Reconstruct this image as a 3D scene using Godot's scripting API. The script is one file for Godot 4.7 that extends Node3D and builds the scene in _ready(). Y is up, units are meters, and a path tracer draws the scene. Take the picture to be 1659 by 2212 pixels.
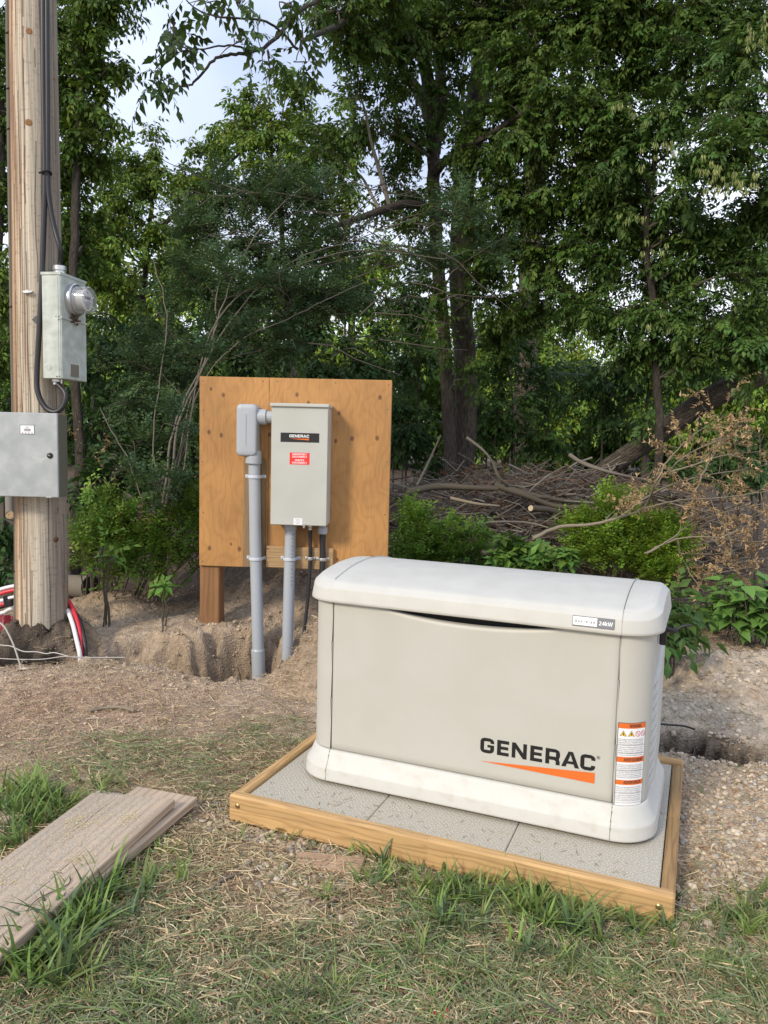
extends Node3D

# ------------------------------------------------------------------ mesh helper
class Geo:
	var v := PackedVector3Array()
	var n := PackedVector3Array()
	var t := PackedVector2Array()
	var c := PackedColorArray()
	var i := PackedInt32Array()
	var col := Color(1, 1, 1)

	func vert(p: Vector3, nn: Vector3, uv := Vector2.ZERO) -> int:
		v.append(p)
		n.append(nn)
		t.append(uv)
		c.append(col)
		return v.size() - 1

	func face(a: int, b: int, d: int) -> void:
		var nn := n[a] + n[b] + n[d]
		i.append(a)
		if (v[d] - v[a]).cross(v[b] - v[a]).dot(nn) < 0.0:
			i.append(d)
			i.append(b)
		else:
			i.append(b)
			i.append(d)

	func tri(a: Vector3, b: Vector3, d: Vector3, up := Vector3.ZERO) -> void:
		var nn := (d - a).cross(b - a).normalized()
		if nn.dot(up) < 0.0:
			nn = -nn
		var k := vert(a, nn)
		vert(b, nn)
		vert(d, nn)
		face(k, k + 1, k + 2)

	func quad(a: Vector3, b: Vector3, d: Vector3, e: Vector3, up := Vector3.ZERO) -> void:
		var nn := (d - a).cross(b - e).normalized()
		if nn.dot(up) < 0.0:
			nn = -nn
		var k := vert(a, nn, Vector2(0, 0))
		vert(b, nn, Vector2(1, 0))
		vert(d, nn, Vector2(1, 1))
		vert(e, nn, Vector2(0, 1))
		face(k, k + 1, k + 2)
		face(k, k + 2, k + 3)

	# rows of points, smooth normals; sgn picks the outward side
	func grid(rows: Array, sgn := 1.0) -> void:
		var h := rows.size()
		var w: int = rows[0].size()
		var k := v.size()
		for r in h:
			var row: PackedVector3Array = rows[r]
			var ra: PackedVector3Array = rows[maxi(r - 1, 0)]
			var rb: PackedVector3Array = rows[mini(r + 1, h - 1)]
			for q in w:
				var du := row[mini(q + 1, w - 1)] - row[maxi(q - 1, 0)]
				if q == 0 and row[0].is_equal_approx(row[w - 1]) or q == w - 1 and row[0].is_equal_approx(row[w - 1]):
					du = row[1] - row[w - 2]
				var dv := rb[q] - ra[q]
				var nn := du.cross(dv).normalized() * sgn
				vert(row[q], nn, Vector2(float(q) / (w - 1), float(r) / (h - 1)))
		for r in h - 1:
			for q in w - 1:
				var a := k + r * w + q
				face(a, a + 1, a + w)
				face(a + 1, a + w + 1, a + w)

	func tube(pts: PackedVector3Array, radii: PackedFloat32Array, sides := 6, cap := true) -> void:
		var m := pts.size()
		var d := (pts[1] - pts[0]).normalized()
		var x := d.cross(Vector3.UP if absf(d.y) < 0.9 else Vector3.RIGHT).normalized()
		var k := v.size()
		var run := 0.0
		for p in m:
			var nd := d
			if p < m - 1 and p > 0:
				nd = (pts[p + 1] - pts[p - 1]).normalized()
			elif p > 0:
				nd = (pts[p] - pts[p - 1]).normalized()
			x = (x - nd * x.dot(nd)).normalized()
			d = nd
			var y := nd.cross(x)
			if p > 0:
				run += pts[p].distance_to(pts[p - 1])
			for s in sides + 1:
				var a := TAU * s / sides
				var o := x * cos(a) + y * sin(a)
				vert(pts[p] + o * radii[p], o, Vector2(float(s) / sides, run))
		for p in m - 1:
			for s in sides:
				var a := k + p * (sides + 1) + s
				face(a, a + 1, a + sides + 1)
				face(a + 1, a + sides + 2, a + sides + 1)
		if cap:
			for e in [0, m - 1]:
				var nd2 := (pts[0] - pts[1]).normalized() if e == 0 else (pts[m - 1] - pts[m - 2]).normalized()
				var cc := vert(pts[e], nd2, Vector2(0.5, 0.5))
				var f := v.size()
				for s in sides + 1:
					vert(v[k + e * (sides + 1) + s], nd2, Vector2(0.5 + 0.5 * cos(TAU * s / sides), 0.5 + 0.5 * sin(TAU * s / sides)))
				for s in sides:
					face(cc, f + s, f + s + 1)

	# bevelled box
	func box(ctr: Vector3, size: Vector3, bev := 0.0, bs := Basis()) -> void:
		var h := size * 0.5
		var b := minf(bev, minf(h.x, minf(h.y, h.z)) * 0.9)
		for ax in 3:
			var a1 := (ax + 1) % 3
			var a2 := (ax + 2) % 3
			for s in [-1.0, 1.0]:
				var q := []
				for e in [[-1.0, -1.0], [1.0, -1.0], [1.0, 1.0], [-1.0, 1.0]]:
					var p := Vector3()
					p[ax] = s * h[ax]
					p[a1] = e[0] * (h[a1] - b)
					p[a2] = e[1] * (h[a2] - b)
					q.append(ctr + bs * p)
				var up := Vector3()
				up[ax] = s
				quad(q[0], q[1], q[2], q[3], bs * up)
		if b <= 0.0:
			return
		for ax in 3:
			var a1 := (ax + 1) % 3
			var a2 := (ax + 2) % 3
			for s1 in [-1.0, 1.0]:
				for s2 in [-1.0, 1.0]:
					var q := []
					for e in [[-1.0, 0], [1.0, 0], [1.0, 1], [-1.0, 1]]:
						var p := Vector3()
						p[ax] = e[0] * (h[ax] - b)
						p[a1] = s1 * (h[a1] - (b if e[1] == 1 else 0.0))
						p[a2] = s2 * (h[a2] - (0.0 if e[1] == 1 else b))
						q.append(ctr + bs * p)
					var up := Vector3()
					up[a1] = s1
					up[a2] = s2
					quad(q[0], q[1], q[2], q[3], bs * up)
		for sx in [-1.0, 1.0]:
			for sy in [-1.0, 1.0]:
				for sz in [-1.0, 1.0]:
					var sg := Vector3(sx, sy, sz)
					var q := []
					for ax in 3:
						var p := Vector3(sx * (h.x - b), sy * (h.y - b), sz * (h.z - b))
						p[ax] = sg[ax] * h[ax]
						q.append(ctr + bs * p)
					tri(q[0], q[1], q[2], bs * sg)

	# lathe about the axis dir; prof = [[radius, along], ...]
	func lathe(o: Vector3, dir: Vector3, prof: Array, sides := 20) -> void:
		var x := dir.cross(Vector3.UP if absf(dir.y) < 0.9 else Vector3.RIGHT).normalized()
		var y := dir.cross(x)
		for p in prof.size() - 1:
			var r0: float = prof[p][0]
			var r1: float = prof[p + 1][0]
			var a0: float = prof[p][1]
			var a1: float = prof[p + 1][1]
			var sl := Vector2(a1 - a0, -(r1 - r0)).normalized()
			var k := v.size()
			for s in sides + 1:
				var an := TAU * s / sides
				var rad := x * cos(an) + y * sin(an)
				var nn := (rad * sl.x + dir * sl.y).normalized()
				vert(o + rad * r0 + dir * a0, nn, Vector2(float(s) / sides, 0))
				vert(o + rad * r1 + dir * a1, nn, Vector2(float(s) / sides, 1))
			for s in sides:
				var a := k + s * 2
				if r0 > 0.0:
					face(a, a + 1, a + 2)
				if r1 > 0.0:
					face(a + 2, a + 1, a + 3)

	func leaf(b: Vector3, d: Vector3, up: Vector3, l: float, w: float, droop := 0.15, fold := 0.25) -> void:
		var s := d.cross(up).normalized()
		var u := s.cross(d).normalized()
		var m := b + d * l * 0.42 - u * l * droop * 0.2
		var tip := b + d * l - u * l * droop
		var ml := m + s * w * 0.5 + u * w * fold
		var mr := m - s * w * 0.5 + u * w * fold
		tri(b, ml, m, u)
		tri(m, ml, tip, u)
		tri(b, m, mr, u)
		tri(m, tip, mr, u)

	func mesh() -> ArrayMesh:
		var arr := []
		arr.resize(Mesh.ARRAY_MAX)
		arr[Mesh.ARRAY_VERTEX] = v
		arr[Mesh.ARRAY_NORMAL] = n
		arr[Mesh.ARRAY_TEX_UV] = t
		arr[Mesh.ARRAY_COLOR] = c
		arr[Mesh.ARRAY_INDEX] = i
		var m := ArrayMesh.new()
		m.add_surface_from_arrays(Mesh.PRIMITIVE_TRIANGLES, arr)
		return m


# collects instances for a MultiMesh
class Many:
	var b := PackedFloat32Array()
	var count := 0
	func add(bs: Basis, o: Vector3, k: Color) -> void:
		b.append_array(PackedFloat32Array([bs.x.x, bs.y.x, bs.z.x, o.x, bs.x.y, bs.y.y, bs.z.y, o.y, bs.x.z, bs.y.z, bs.z.z, o.z, k.r, k.g, k.b, 1.0]))
		count += 1
	func node(m: Mesh, mt: Material) -> MultiMeshInstance3D:
		var mm := MultiMesh.new()
		mm.transform_format = MultiMesh.TRANSFORM_3D
		mm.use_colors = true
		mm.mesh = m
		mm.instance_count = count
		mm.buffer = b
		var o := MultiMeshInstance3D.new()
		o.multimesh = mm
		o.material_override = mt
		return o


# ------------------------------------------------------------------ camera numbers
const CAM := Vector3(0, 1.279, 0)
const PITCH := 0.09459
const ROLL := 0.02464
const FV := 1699.3          # focal length in units of a picture 1659 wide
var cr: Vector3
var cu: Vector3
var cf: Vector3
var rng := RandomNumberGenerator.new()
var nz := FastNoiseLite.new()
var nz2 := FastNoiseLite.new()
var M := {}
var names := {}

func at(x: float, y: float, d: float) -> Vector3:
	return CAM + (cr * (x - 829.5) / FV - cu * (y - 1106.0) / FV + cf) * d

func atz(x: float, y: float, z: float) -> Vector3:
	var r := cr * (x - 829.5) / FV - cu * (y - 1106.0) / FV + cf
	return CAM + r * (z / r.z)

func gp(x: float, y: float, h := 0.0) -> Vector3:
	var r := cr * (x - 829.5) / FV - cu * (y - 1106.0) / FV + cf
	return CAM + r * ((h - CAM.y) / r.y)

func px(p: Vector3) -> Vector3:
	var q := p - CAM
	var z := q.dot(cf)
	return Vector3(829.5 + q.dot(cr) / z * FV, 1106.0 - q.dot(cu) / z * FV, z)

func rf(a: float, b: float) -> float:
	return rng.randf_range(a, b)

func rdir() -> Vector3:
	var z := rf(-1, 1)
	var a := rf(0, TAU)
	var s := sqrt(1.0 - z * z)
	return Vector3(s * cos(a), z, s * sin(a))

# ------------------------------------------------------------------ naming helpers
func numbered(called: String) -> String:
	if not names.has(called):
		names[called] = 0
		return called
	names[called] += 1
	return "%s_%03d" % [called, names[called]]

func thing(called: String, label: String, category: String, pos := Vector3.ZERO, turn := 0.0, group := "") -> Node3D:
	var o := Node3D.new()
	o.name = numbered(called)
	add_child(o)
	o.position = pos
	o.rotation.y = turn
	tag(o, label, category, group)
	return o

func tag(o: Node, label: String, category: String, group := "") -> void:
	o.set_meta("label", label)
	o.set_meta("category", category)
	if group != "":
		o.set_meta("group", group)

func put(called: String, g: Variant, m: Material, parent: Node = null) -> MeshInstance3D:
	var o := MeshInstance3D.new()
	o.mesh = g.mesh() if g is Geo else g
	o.material_override = m
	if parent == null:
		o.name = numbered(called)
		add_child(o)
	else:
		var k := 0
		var nm := called
		while parent.has_node(nm):
			k += 1
			nm = "%s_%03d" % [called, k]
		o.name = nm
		parent.add_child(o)
	return o

func stuff(called: String, mn: MultiMeshInstance3D, parent: Node = null) -> void:
	mn.set_meta("kind", "stuff")
	if parent == null:
		mn.name = numbered(called)
		add_child(mn)
	else:
		var k := 0
		var nm := called
		while parent.has_node(nm):
			k += 1
			nm = "%s_%03d" % [called, k]
		mn.name = nm
		parent.add_child(mn)

# ------------------------------------------------------------------ materials
func lin(r: float, g: float, b: float) -> Color:
	return Color(r, g, b).linear_to_srgb()

func mat(r: float, g: float, b: float, rough := 0.7, metal := 0.0) -> StandardMaterial3D:
	var m := StandardMaterial3D.new()
	m.albedo_color = lin(r, g, b)
	m.roughness = rough
	m.metallic = metal
	return m

func noise_tex(freq: float, size: int, c0: Color, c1: Color, oct := 4, seed_ := 1, warp := 0.0) -> NoiseTexture2D:
	var f := FastNoiseLite.new()
	f.seed = seed_
	f.frequency = freq
	f.fractal_octaves = oct
	f.noise_type = FastNoiseLite.TYPE_SIMPLEX_SMOOTH
	if warp > 0.0:
		f.domain_warp_enabled = true
		f.domain_warp_amplitude = warp
	var tx := NoiseTexture2D.new()
	tx.width = size
	tx.height = size
	tx.seamless = true
	tx.noise = f
	var gr := Gradient.new()
	gr.set_color(0, c0)
	gr.set_color(1, c1)
	tx.color_ramp = gr
	return tx

# wood grain running along u
func grain_tex(w: int, h: int, seed_: int, c0: Vector3, c1: Vector3, c2: Vector3, knots: Array, rings: float, wob: float, soft := 0.5) -> ImageTexture:
	var f := FastNoiseLite.new()
	f.seed = seed_
	f.frequency = 1.0
	f.fractal_octaves = 3
	var data := PackedByteArray()
	data.resize(w * h * 3)
	var k := 0
	for y in h:
		var fy := float(y) / h
		for x in w:
			var fx := float(x) / w
			var bend := f.get_noise_2d(fx * 2.2, fy * 3.0) * wob + f.get_noise_2d(fx * 7.0 + 9.0, fy * 9.0) * wob * 0.16
			var q := fy * rings + bend * rings
			var dark := 0.0
			var core := 0.0
			for kn in knots:
				var dx: float = (fx - kn[0]) * kn[3]
				var dy: float = fy - kn[1]
				var r2: float = (dx * dx * 0.55 + dy * dy) / (kn[2] * kn[2])
				if r2 < 40.0:
					q += rings * kn[2] * 5.0 * exp(-r2 * 0.11) * signf(dy + 0.0001) * 0.22
					if r2 < 1.0:
						core = 1.0 - r2 * 0.55
					elif r2 < 2.6:
						dark = maxf(dark, -(2.6 - r2) * 0.35)
			var s := 0.5 + 0.5 * sin(q * TAU)
			s = 1.0 - pow(1.0 - s, 3.0) * 0.9
			var fine := f.get_noise_2d(fx * 6.0, fy * 190.0) * 0.5 + 0.5
			var tone := clampf(soft * s + (1.0 - soft) * (0.35 + 0.5 * fine) - dark * 1.5, 0.0, 1.15)
			var cc := c0.lerp(c1, tone)
			if core > 0.0:
				cc = cc.lerp(c2, core)
			cc *= 0.96 + 0.26 * f.get_noise_2d(fx * 1.7 + 30.0, fy * 2.3) + 0.10 * f.get_noise_2d(fx * 9.0, fy * 60.0)
			data[k] = int(clampf(pow(cc.x, 0.4545) * 255.0, 0, 255))
			data[k + 1] = int(clampf(pow(cc.y, 0.4545) * 255.0, 0, 255))
			data[k + 2] = int(clampf(pow(cc.z, 0.4545) * 255.0, 0, 255))
			k += 3
	return ImageTexture.create_from_image(Image.create_from_data(w, h, false, Image.FORMAT_RGB8, data))

func wood_mat(tx: Texture2D, sc: Vector3, rough := 0.75) -> StandardMaterial3D:
	var m := StandardMaterial3D.new()
	m.albedo_texture = tx
	m.uv1_triplanar = true
	m.uv1_scale = sc
	m.roughness = rough
	return m

func pole_tex() -> ImageTexture:
	var w := 512
	var h := 1024
	var f := FastNoiseLite.new()
	f.seed = 77
	f.frequency = 1.0
	f.fractal_octaves = 4
	var data := PackedByteArray()
	data.resize(w * h * 3)
	var k := 0
	var tan_ := Vector3(0.45, 0.295, 0.165)
	var pale := Vector3(0.53, 0.465, 0.365)
	var grey := Vector3(0.30, 0.25, 0.19)
	var cracks := [0.335, 0.405, 0.452, 0.50, 0.565, 0.61, 0.68, 0.72, 0.30]
	for y in h:
		var fy := float(y) / h
		for x in w:
			var fx := float(x) / w
			var streak := f.get_noise_2d(fx * 110.0, fy * 6.0)
			var wide := f.get_noise_2d(fx * 18.0, fy * 2.0 + 5.0)
			var a := smoothstep(0.36, 0.47, fx + wide * 0.06)
			var b := smoothstep(0.55, 0.66, fx + wide * 0.05)
			var cc := tan_.lerp(pale, a).lerp(grey, b)
			cc *= 0.95 + streak * 0.58 + wide * 0.3
			# brown weather streaks on the left
			var br := f.get_noise_2d(fx * 42.0 + 3.0, fy * 3.0)
			if fx < 0.5:
				cc = cc.lerp(Vector3(0.20, 0.10, 0.045), clampf((br + 0.06) * 2.2, 0, 0.85))
			for ck in cracks:
				var wv: float = ck + f.get_noise_2d(ck * 90.0, fy * 4.0) * 0.016
				var dd := absf(fx - wv)
				var on := f.get_noise_2d(ck * 50.0 + 7.0, fy * 5.0)
				if dd < 0.0052 and on > -0.12:
					cc *= 0.12 + 0.88 * dd / 0.0052
			# short cross checks
			var cx := f.get_noise_2d(fx * 12.0 + 40.0, fy * 150.0)
			if cx > 0.34:
				cc *= 0.82
			data[k] = int(clampf(pow(maxf(cc.x, 0), 0.4545) * 255.0, 0, 255))
			data[k + 1] = int(clampf(pow(maxf(cc.y, 0), 0.4545) * 255.0, 0, 255))
			data[k + 2] = int(clampf(pow(maxf(cc.z, 0), 0.4545) * 255.0, 0, 255))
			k += 3
	return ImageTexture.create_from_image(Image.create_from_data(w, h, false, Image.FORMAT_RGB8, data))

func bark_tex() -> Array:
	var w := 256
	var h := 512
	var f := FastNoiseLite.new()
	f.seed = 31
	f.frequency = 1.0
	f.fractal_octaves = 4
	f.fractal_type = FastNoiseLite.FRACTAL_RIDGED
	var data := PackedByteArray()
	var hd := PackedByteArray()
	data.resize(w * h * 3)
	hd.resize(w * h)
	for y in h:
		for x in w:
			var an := TAU * x / w
			var s := f.get_noise_3d(cos(an) * 3.4, sin(an) * 3.4, float(y) / h * 7.0) * 0.5 + 0.5
			s = clampf(s, 0, 1)
			var cc := Vector3(0.022, 0.017, 0.012).lerp(Vector3(0.21, 0.17, 0.125), s * s)
			var k := (y * w + x) * 3
			data[k] = int(pow(cc.x, 0.4545) * 255.0)
			data[k + 1] = int(pow(cc.y, 0.4545) * 255.0)
			data[k + 2] = int(pow(cc.z, 0.4545) * 255.0)
			hd[y * w + x] = int(s * 255.0)
	return [ImageTexture.create_from_image(Image.create_from_data(w, h, false, Image.FORMAT_RGB8, data)), ImageTexture.create_from_image(Image.create_from_data(w, h, false, Image.FORMAT_L8, hd))]

func paver_height() -> ImageTexture:
	var w := 256
	var f := FastNoiseLite.new()
	f.seed = 5
	f.frequency = 0.05
	var hd := PackedByteArray()
	hd.resize(w * w)
	for y in w:
		for x in w:
			# basket of short diagonal ridges
			var cx := (x / 32) % 2
			var cy := (y / 32) % 2
			var dg := float(x + y) if (cx + cy) % 2 == 0 else float(x - y)
			var s := 0.5 + 0.5 * sin(dg * TAU / 16.0)
			s = s * 0.34 + 0.66 * (f.get_noise_2d(x * 6.0, y * 6.0) * 0.5 + 0.5)
			hd[y * w + x] = int(clampf(s, 0, 1) * 255.0)
	return ImageTexture.create_from_image(Image.create_from_data(w, w, false, Image.FORMAT_L8, hd))

func leaf_mat(rough := 0.5, back := 0.55) -> StandardMaterial3D:
	var m := StandardMaterial3D.new()
	m.vertex_color_use_as_albedo = true
	m.roughness = rough
	m.metallic_specular = 0.4
	m.backlight_enabled = true
	m.backlight = Color(back, back, back).linear_to_srgb()
	return m

func vmat(rough := 0.85) -> StandardMaterial3D:
	var m := StandardMaterial3D.new()
	m.vertex_color_use_as_albedo = true
	m.roughness = rough
	return m

func make_materials() -> void:
	M.leaf = leaf_mat(0.55, 0.6)
	M.dry = leaf_mat(0.8, 0.3)
	M.tint = vmat(0.85)
	M.straw = leaf_mat(0.75, 0.2)
	M.grass = leaf_mat(0.5, 0.5)
	var sp := noise_tex(0.02, 256, Color(0.95, 0.95, 0.94), Color(1, 1, 1), 5, 4)
	M.white = mat(0.565, 0.553, 0.505, 0.55)
	M.white.albedo_texture = sp
	M.white.uv1_triplanar = true
	M.white.uv1_scale = Vector3(1.7, 1.7, 1.7)
	M.skirt = mat(0.57, 0.56, 0.513, 0.55)
	var smg := noise_tex(0.011, 512, Color(0.955, 0.945, 0.925), Color(1, 1, 1), 5, 44, 18.0)
	smg.color_ramp.set_offset(0, 0.10)
	smg.color_ramp.set_offset(1, 0.46)
	M.skirt.albedo_texture = smg
	M.skirt.uv1_triplanar = true
	M.skirt.uv1_scale = Vector3(2.2, 3.0, 2.2)
	var fine := noise_tex(0.25, 256, Color(0.3, 0.3, 0.3), Color(0.7, 0.7, 0.7), 2, 8)
	M.beige = mat(0.52, 0.508, 0.457, 0.48)
	M.beige.albedo_texture = noise_tex(0.012, 256, Color(0.97, 0.97, 0.96), Color(1, 1, 1), 4, 9)
	M.beige.uv1_triplanar = true
	M.beige.uv1_scale = Vector3(1.2, 1.2, 1.2)
	M.beige.heightmap_enabled = true
	M.beige.heightmap_texture = fine
	M.beige.heightmap_scale = 0.012
	M.black = mat(0.012, 0.012, 0.013, 0.45)
	M.dark = mat(0.02, 0.02, 0.02, 0.9)
	M.rubber = mat(0.022, 0.022, 0.024, 0.42)
	M.orange = mat(0.72, 0.15, 0.02, 0.5)
	M.paper = mat(0.82, 0.82, 0.82, 0.5)
	M.red = mat(0.78, 0.035, 0.03, 0.45)
	M.yellow = mat(0.75, 0.5, 0.03, 0.5)
	M.ink = mat(0.03, 0.03, 0.035, 0.6)
	M.pink = mat(0.6, 0.08, 0.12, 0.5)
	M.plate_dark = mat(0.16, 0.165, 0.18, 0.35)
	M.switch_grey = mat(0.52, 0.525, 0.48, 0.42)
	M.switch_grey.albedo_texture = noise_tex(0.01, 256, Color(0.95, 0.95, 0.94), Color(1, 1, 1), 4, 19)
	M.switch_grey.uv1_triplanar = true
	M.pvc = mat(0.40, 0.43, 0.46, 0.4)
	M.strap = mat(0.58, 0.62, 0.68, 0.35)
	M.zinc = mat(0.62, 0.62, 0.6, 0.35, 0.8)
	M.galv = mat(0.49, 0.51, 0.505, 0.42, 0.25)
	M.galv.albedo_texture = noise_tex(0.015, 256, Color(0.86, 0.88, 0.88), Color(1, 1, 1), 5, 21, 20.0)
	M.galv.uv1_triplanar = true
	M.galv.uv1_scale = Vector3(2, 2, 2)
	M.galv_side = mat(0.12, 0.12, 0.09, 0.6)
	M.meter_paint = mat(0.60, 0.64, 0.59, 0.5)
	M.meter_paint.albedo_texture = noise_tex(0.014, 256, Color(0.8, 0.82, 0.8), Color(1, 1, 1), 5, 23)
	M.meter_paint.uv1_triplanar = true
	M.meter_paint.uv1_scale = Vector3(3, 3, 3)
	M.glass = StandardMaterial3D.new()
	M.glass.albedo_color = Color(1, 1, 1, 0.12)
	M.glass.transparency = BaseMaterial3D.TRANSPARENCY_ALPHA
	M.glass.roughness = 0.05
	M.chrome = mat(0.6, 0.6, 0.6, 0.25, 0.9)
	M.moulding = mat(0.15, 0.13, 0.105, 0.8)
	M.brass = mat(0.45, 0.33, 0.15, 0.35, 0.9)
	# woods
	var kn := []
	for q in [[0.06, 0.065, 0.013], [0.125, 0.095, 0.016], [0.05, 0.29, 0.017], [0.115, 0.305, 0.017], [0.51, 0.085, 0.016], [0.57, 0.125, 0.014], [0.73, 0.175, 0.015], [0.94, 0.09, 0.017], [0.715, 0.32, 0.016], [0.80, 0.305, 0.018], [0.93, 0.30, 0.018], [0.055, 0.905, 0.017], [0.215, 0.905, 0.018], [0.17, 0.88, 0.011], [0.735, 0.945, 0.014], [0.92, 0.93, 0.018], [0.37, 0.295, 0.016], [0.28, 0.15, 0.013]]:
		# grain upright: the picture is turned, u is up
		kn.append([1.0 - q[1], q[0], q[2] * 0.62, 1.0])
	M.ply_tex = grain_tex(1024, 1024, 12, Vector3(0.31, 0.14, 0.034), Vector3(0.545, 0.283, 0.088), Vector3(0.15, 0.06, 0.018), kn, 17.0, 0.16, 0.22)
	M.ply = StandardMaterial3D.new()
	M.ply.albedo_texture = M.ply_tex
	M.ply.roughness = 0.6
	var lum := grain_tex(512, 256, 4, Vector3(0.33, 0.18, 0.068), Vector3(0.64, 0.41, 0.175), Vector3(0.15, 0.07, 0.025), [[0.3, 0.4, 0.04, 2.0], [0.75, 0.7, 0.035, 2.0], [0.55, 0.15, 0.03, 2.0]], 12.0, 0.09)
	M.lumber = wood_mat(lum, Vector3(0.9, 4.5, 4.5), 0.7)
	M.lumber_dull = wood_mat(lum, Vector3(0.7, 4.0, 4.0), 0.75)
	M.lumber_dull.albedo_color = lin(0.62, 0.60, 0.58)
	var post := grain_tex(512, 256, 9, Vector3(0.17, 0.075, 0.025), Vector3(0.30, 0.15, 0.058), Vector3(0.08, 0.035, 0.015), [[0.2, 0.6, 0.03, 2.0]], 8.0, 0.05)
	M.post = wood_mat(post, Vector3(0.8, 4.0, 4.0), 0.75)
	var old := grain_tex(512, 256, 14, Vector3(0.30, 0.215, 0.145), Vector3(0.56, 0.435, 0.315), Vector3(0.18, 0.10, 0.05), [[0.55, 0.3, 0.03, 2.0]], 12.0, 0.05)
	M.oldwood = wood_mat(old, Vector3(0.5, 2.6, 2.6), 0.85)
	M.strip = wood_mat(old, Vector3(1.2, 5.0, 5.0), 0.85)
	M.strip.albedo_color = lin(0.55, 0.50, 0.40)
	M.cleat = wood_mat(lum, Vector3(1.2, 6.0, 6.0), 0.75)
	M.cleat.albedo_color = lin(0.78, 0.82, 0.95)
	M.pole = StandardMaterial3D.new()
	M.pole.albedo_texture = pole_tex()
	M.pole.roughness = 0.85
	M.pole.heightmap_enabled = true
	M.pole.heightmap_texture = M.pole.albedo_texture
	M.pole.heightmap_scale = 0.25
	var bk := bark_tex()
	M.bark = StandardMaterial3D.new()
	M.bark.albedo_texture = bk[0]
	M.bark.heightmap_enabled = true
	M.bark.heightmap_texture = bk[1]
	M.bark.heightmap_scale = 4.0
	M.bark.roughness = 0.95
	M.bark.uv1_scale = Vector3(2, 0.9, 1)
	M.bark.vertex_color_use_as_albedo = true
	M.twig = mat(0.085, 0.07, 0.05, 0.9)
	M.pale_twig = mat(0.23, 0.19, 0.13, 0.85)
	M.grey_twig = mat(0.17, 0.145, 0.115, 0.9)
	# ground
	M.ground = StandardMaterial3D.new()
	M.ground.vertex_color_use_as_albedo = true
	M.ground.albedo_texture = noise_tex(0.06, 512, Color(0.72, 0.70, 0.68), Color(1, 1, 1), 5, 61)
	M.ground.uv1_triplanar = true
	M.ground.uv1_world_triplanar = true
	M.ground.uv1_scale = Vector3(1.3, 1.3, 1.3)
	M.ground.heightmap_enabled = true
	M.ground.heightmap_texture = noise_tex(0.12, 512, Color(0, 0, 0), Color(1, 1, 1), 5, 62)
	M.ground.heightmap_scale = 1.2
	M.ground.roughness = 0.95
	M.paver = mat(0.72, 0.66, 0.54, 0.92)
	M.paver.albedo_texture = noise_tex(0.09, 512, Color(0.62, 0.62, 0.62), Color(1, 1, 1), 5, 71)
	M.paver.uv1_triplanar = true
	M.paver.uv1_scale = Vector3(3.7, 3.7, 3.7)
	M.paver.heightmap_enabled = true
	M.paver.heightmap_texture = paver_height()
	M.paver.heightmap_scale = 0.22

# ------------------------------------------------------------------ lettering
var font_bold: SystemFont
var font_reg: SystemFont

func text_arrays(s: String, cap: float, bold := true, width := -1.0) -> Array:
	var tm := TextMesh.new()
	tm.font = font_bold if bold else font_reg
	tm.font_size = 32
	tm.text = s
	tm.depth = 0.0
	tm.curve_step = 4.0
	tm.pixel_size = cap / (0.714 * 32.0)
	var a := tm.get_mesh_arrays()
	var vs: PackedVector3Array = a[Mesh.ARRAY_VERTEX]
	var ids: PackedInt32Array = a[Mesh.ARRAY_INDEX] if a[Mesh.ARRAY_INDEX] != null else PackedInt32Array(range(vs.size()))
	var lo := Vector3(1e9, 1e9, 0)
	var hi := Vector3(-1e9, -1e9, 0)
	for p in vs:
		lo = lo.min(p)
		hi = hi.max(p)
	var sx := 1.0
	if width > 0.0 and hi.x > lo.x:
		sx = width / (hi.x - lo.x)
	var out := PackedVector3Array()
	for p in vs:
		out.append(Vector3((p.x - (lo.x + hi.x) * 0.5) * sx, p.y - lo.y, 0))
	return [out, ids]

# adds a line of text to g; base line centre at o, right x, up y
func add_text(g: Geo, s: String, o: Vector3, x: Vector3, y: Vector3, cap: float, width := -1.0, bold := true) -> void:
	var a := text_arrays(s, cap, bold, width)
	var k := g.v.size()
	var nn := x.cross(y).normalized()
	for p in a[0]:
		g.vert(o + x * p.x + y * p.y, nn)
	var ids: PackedInt32Array = a[1]
	for q in ids.size() / 3:
		g.face(k + ids[q * 3], k + ids[q * 3 + 1], k + ids[q * 3 + 2])

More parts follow.
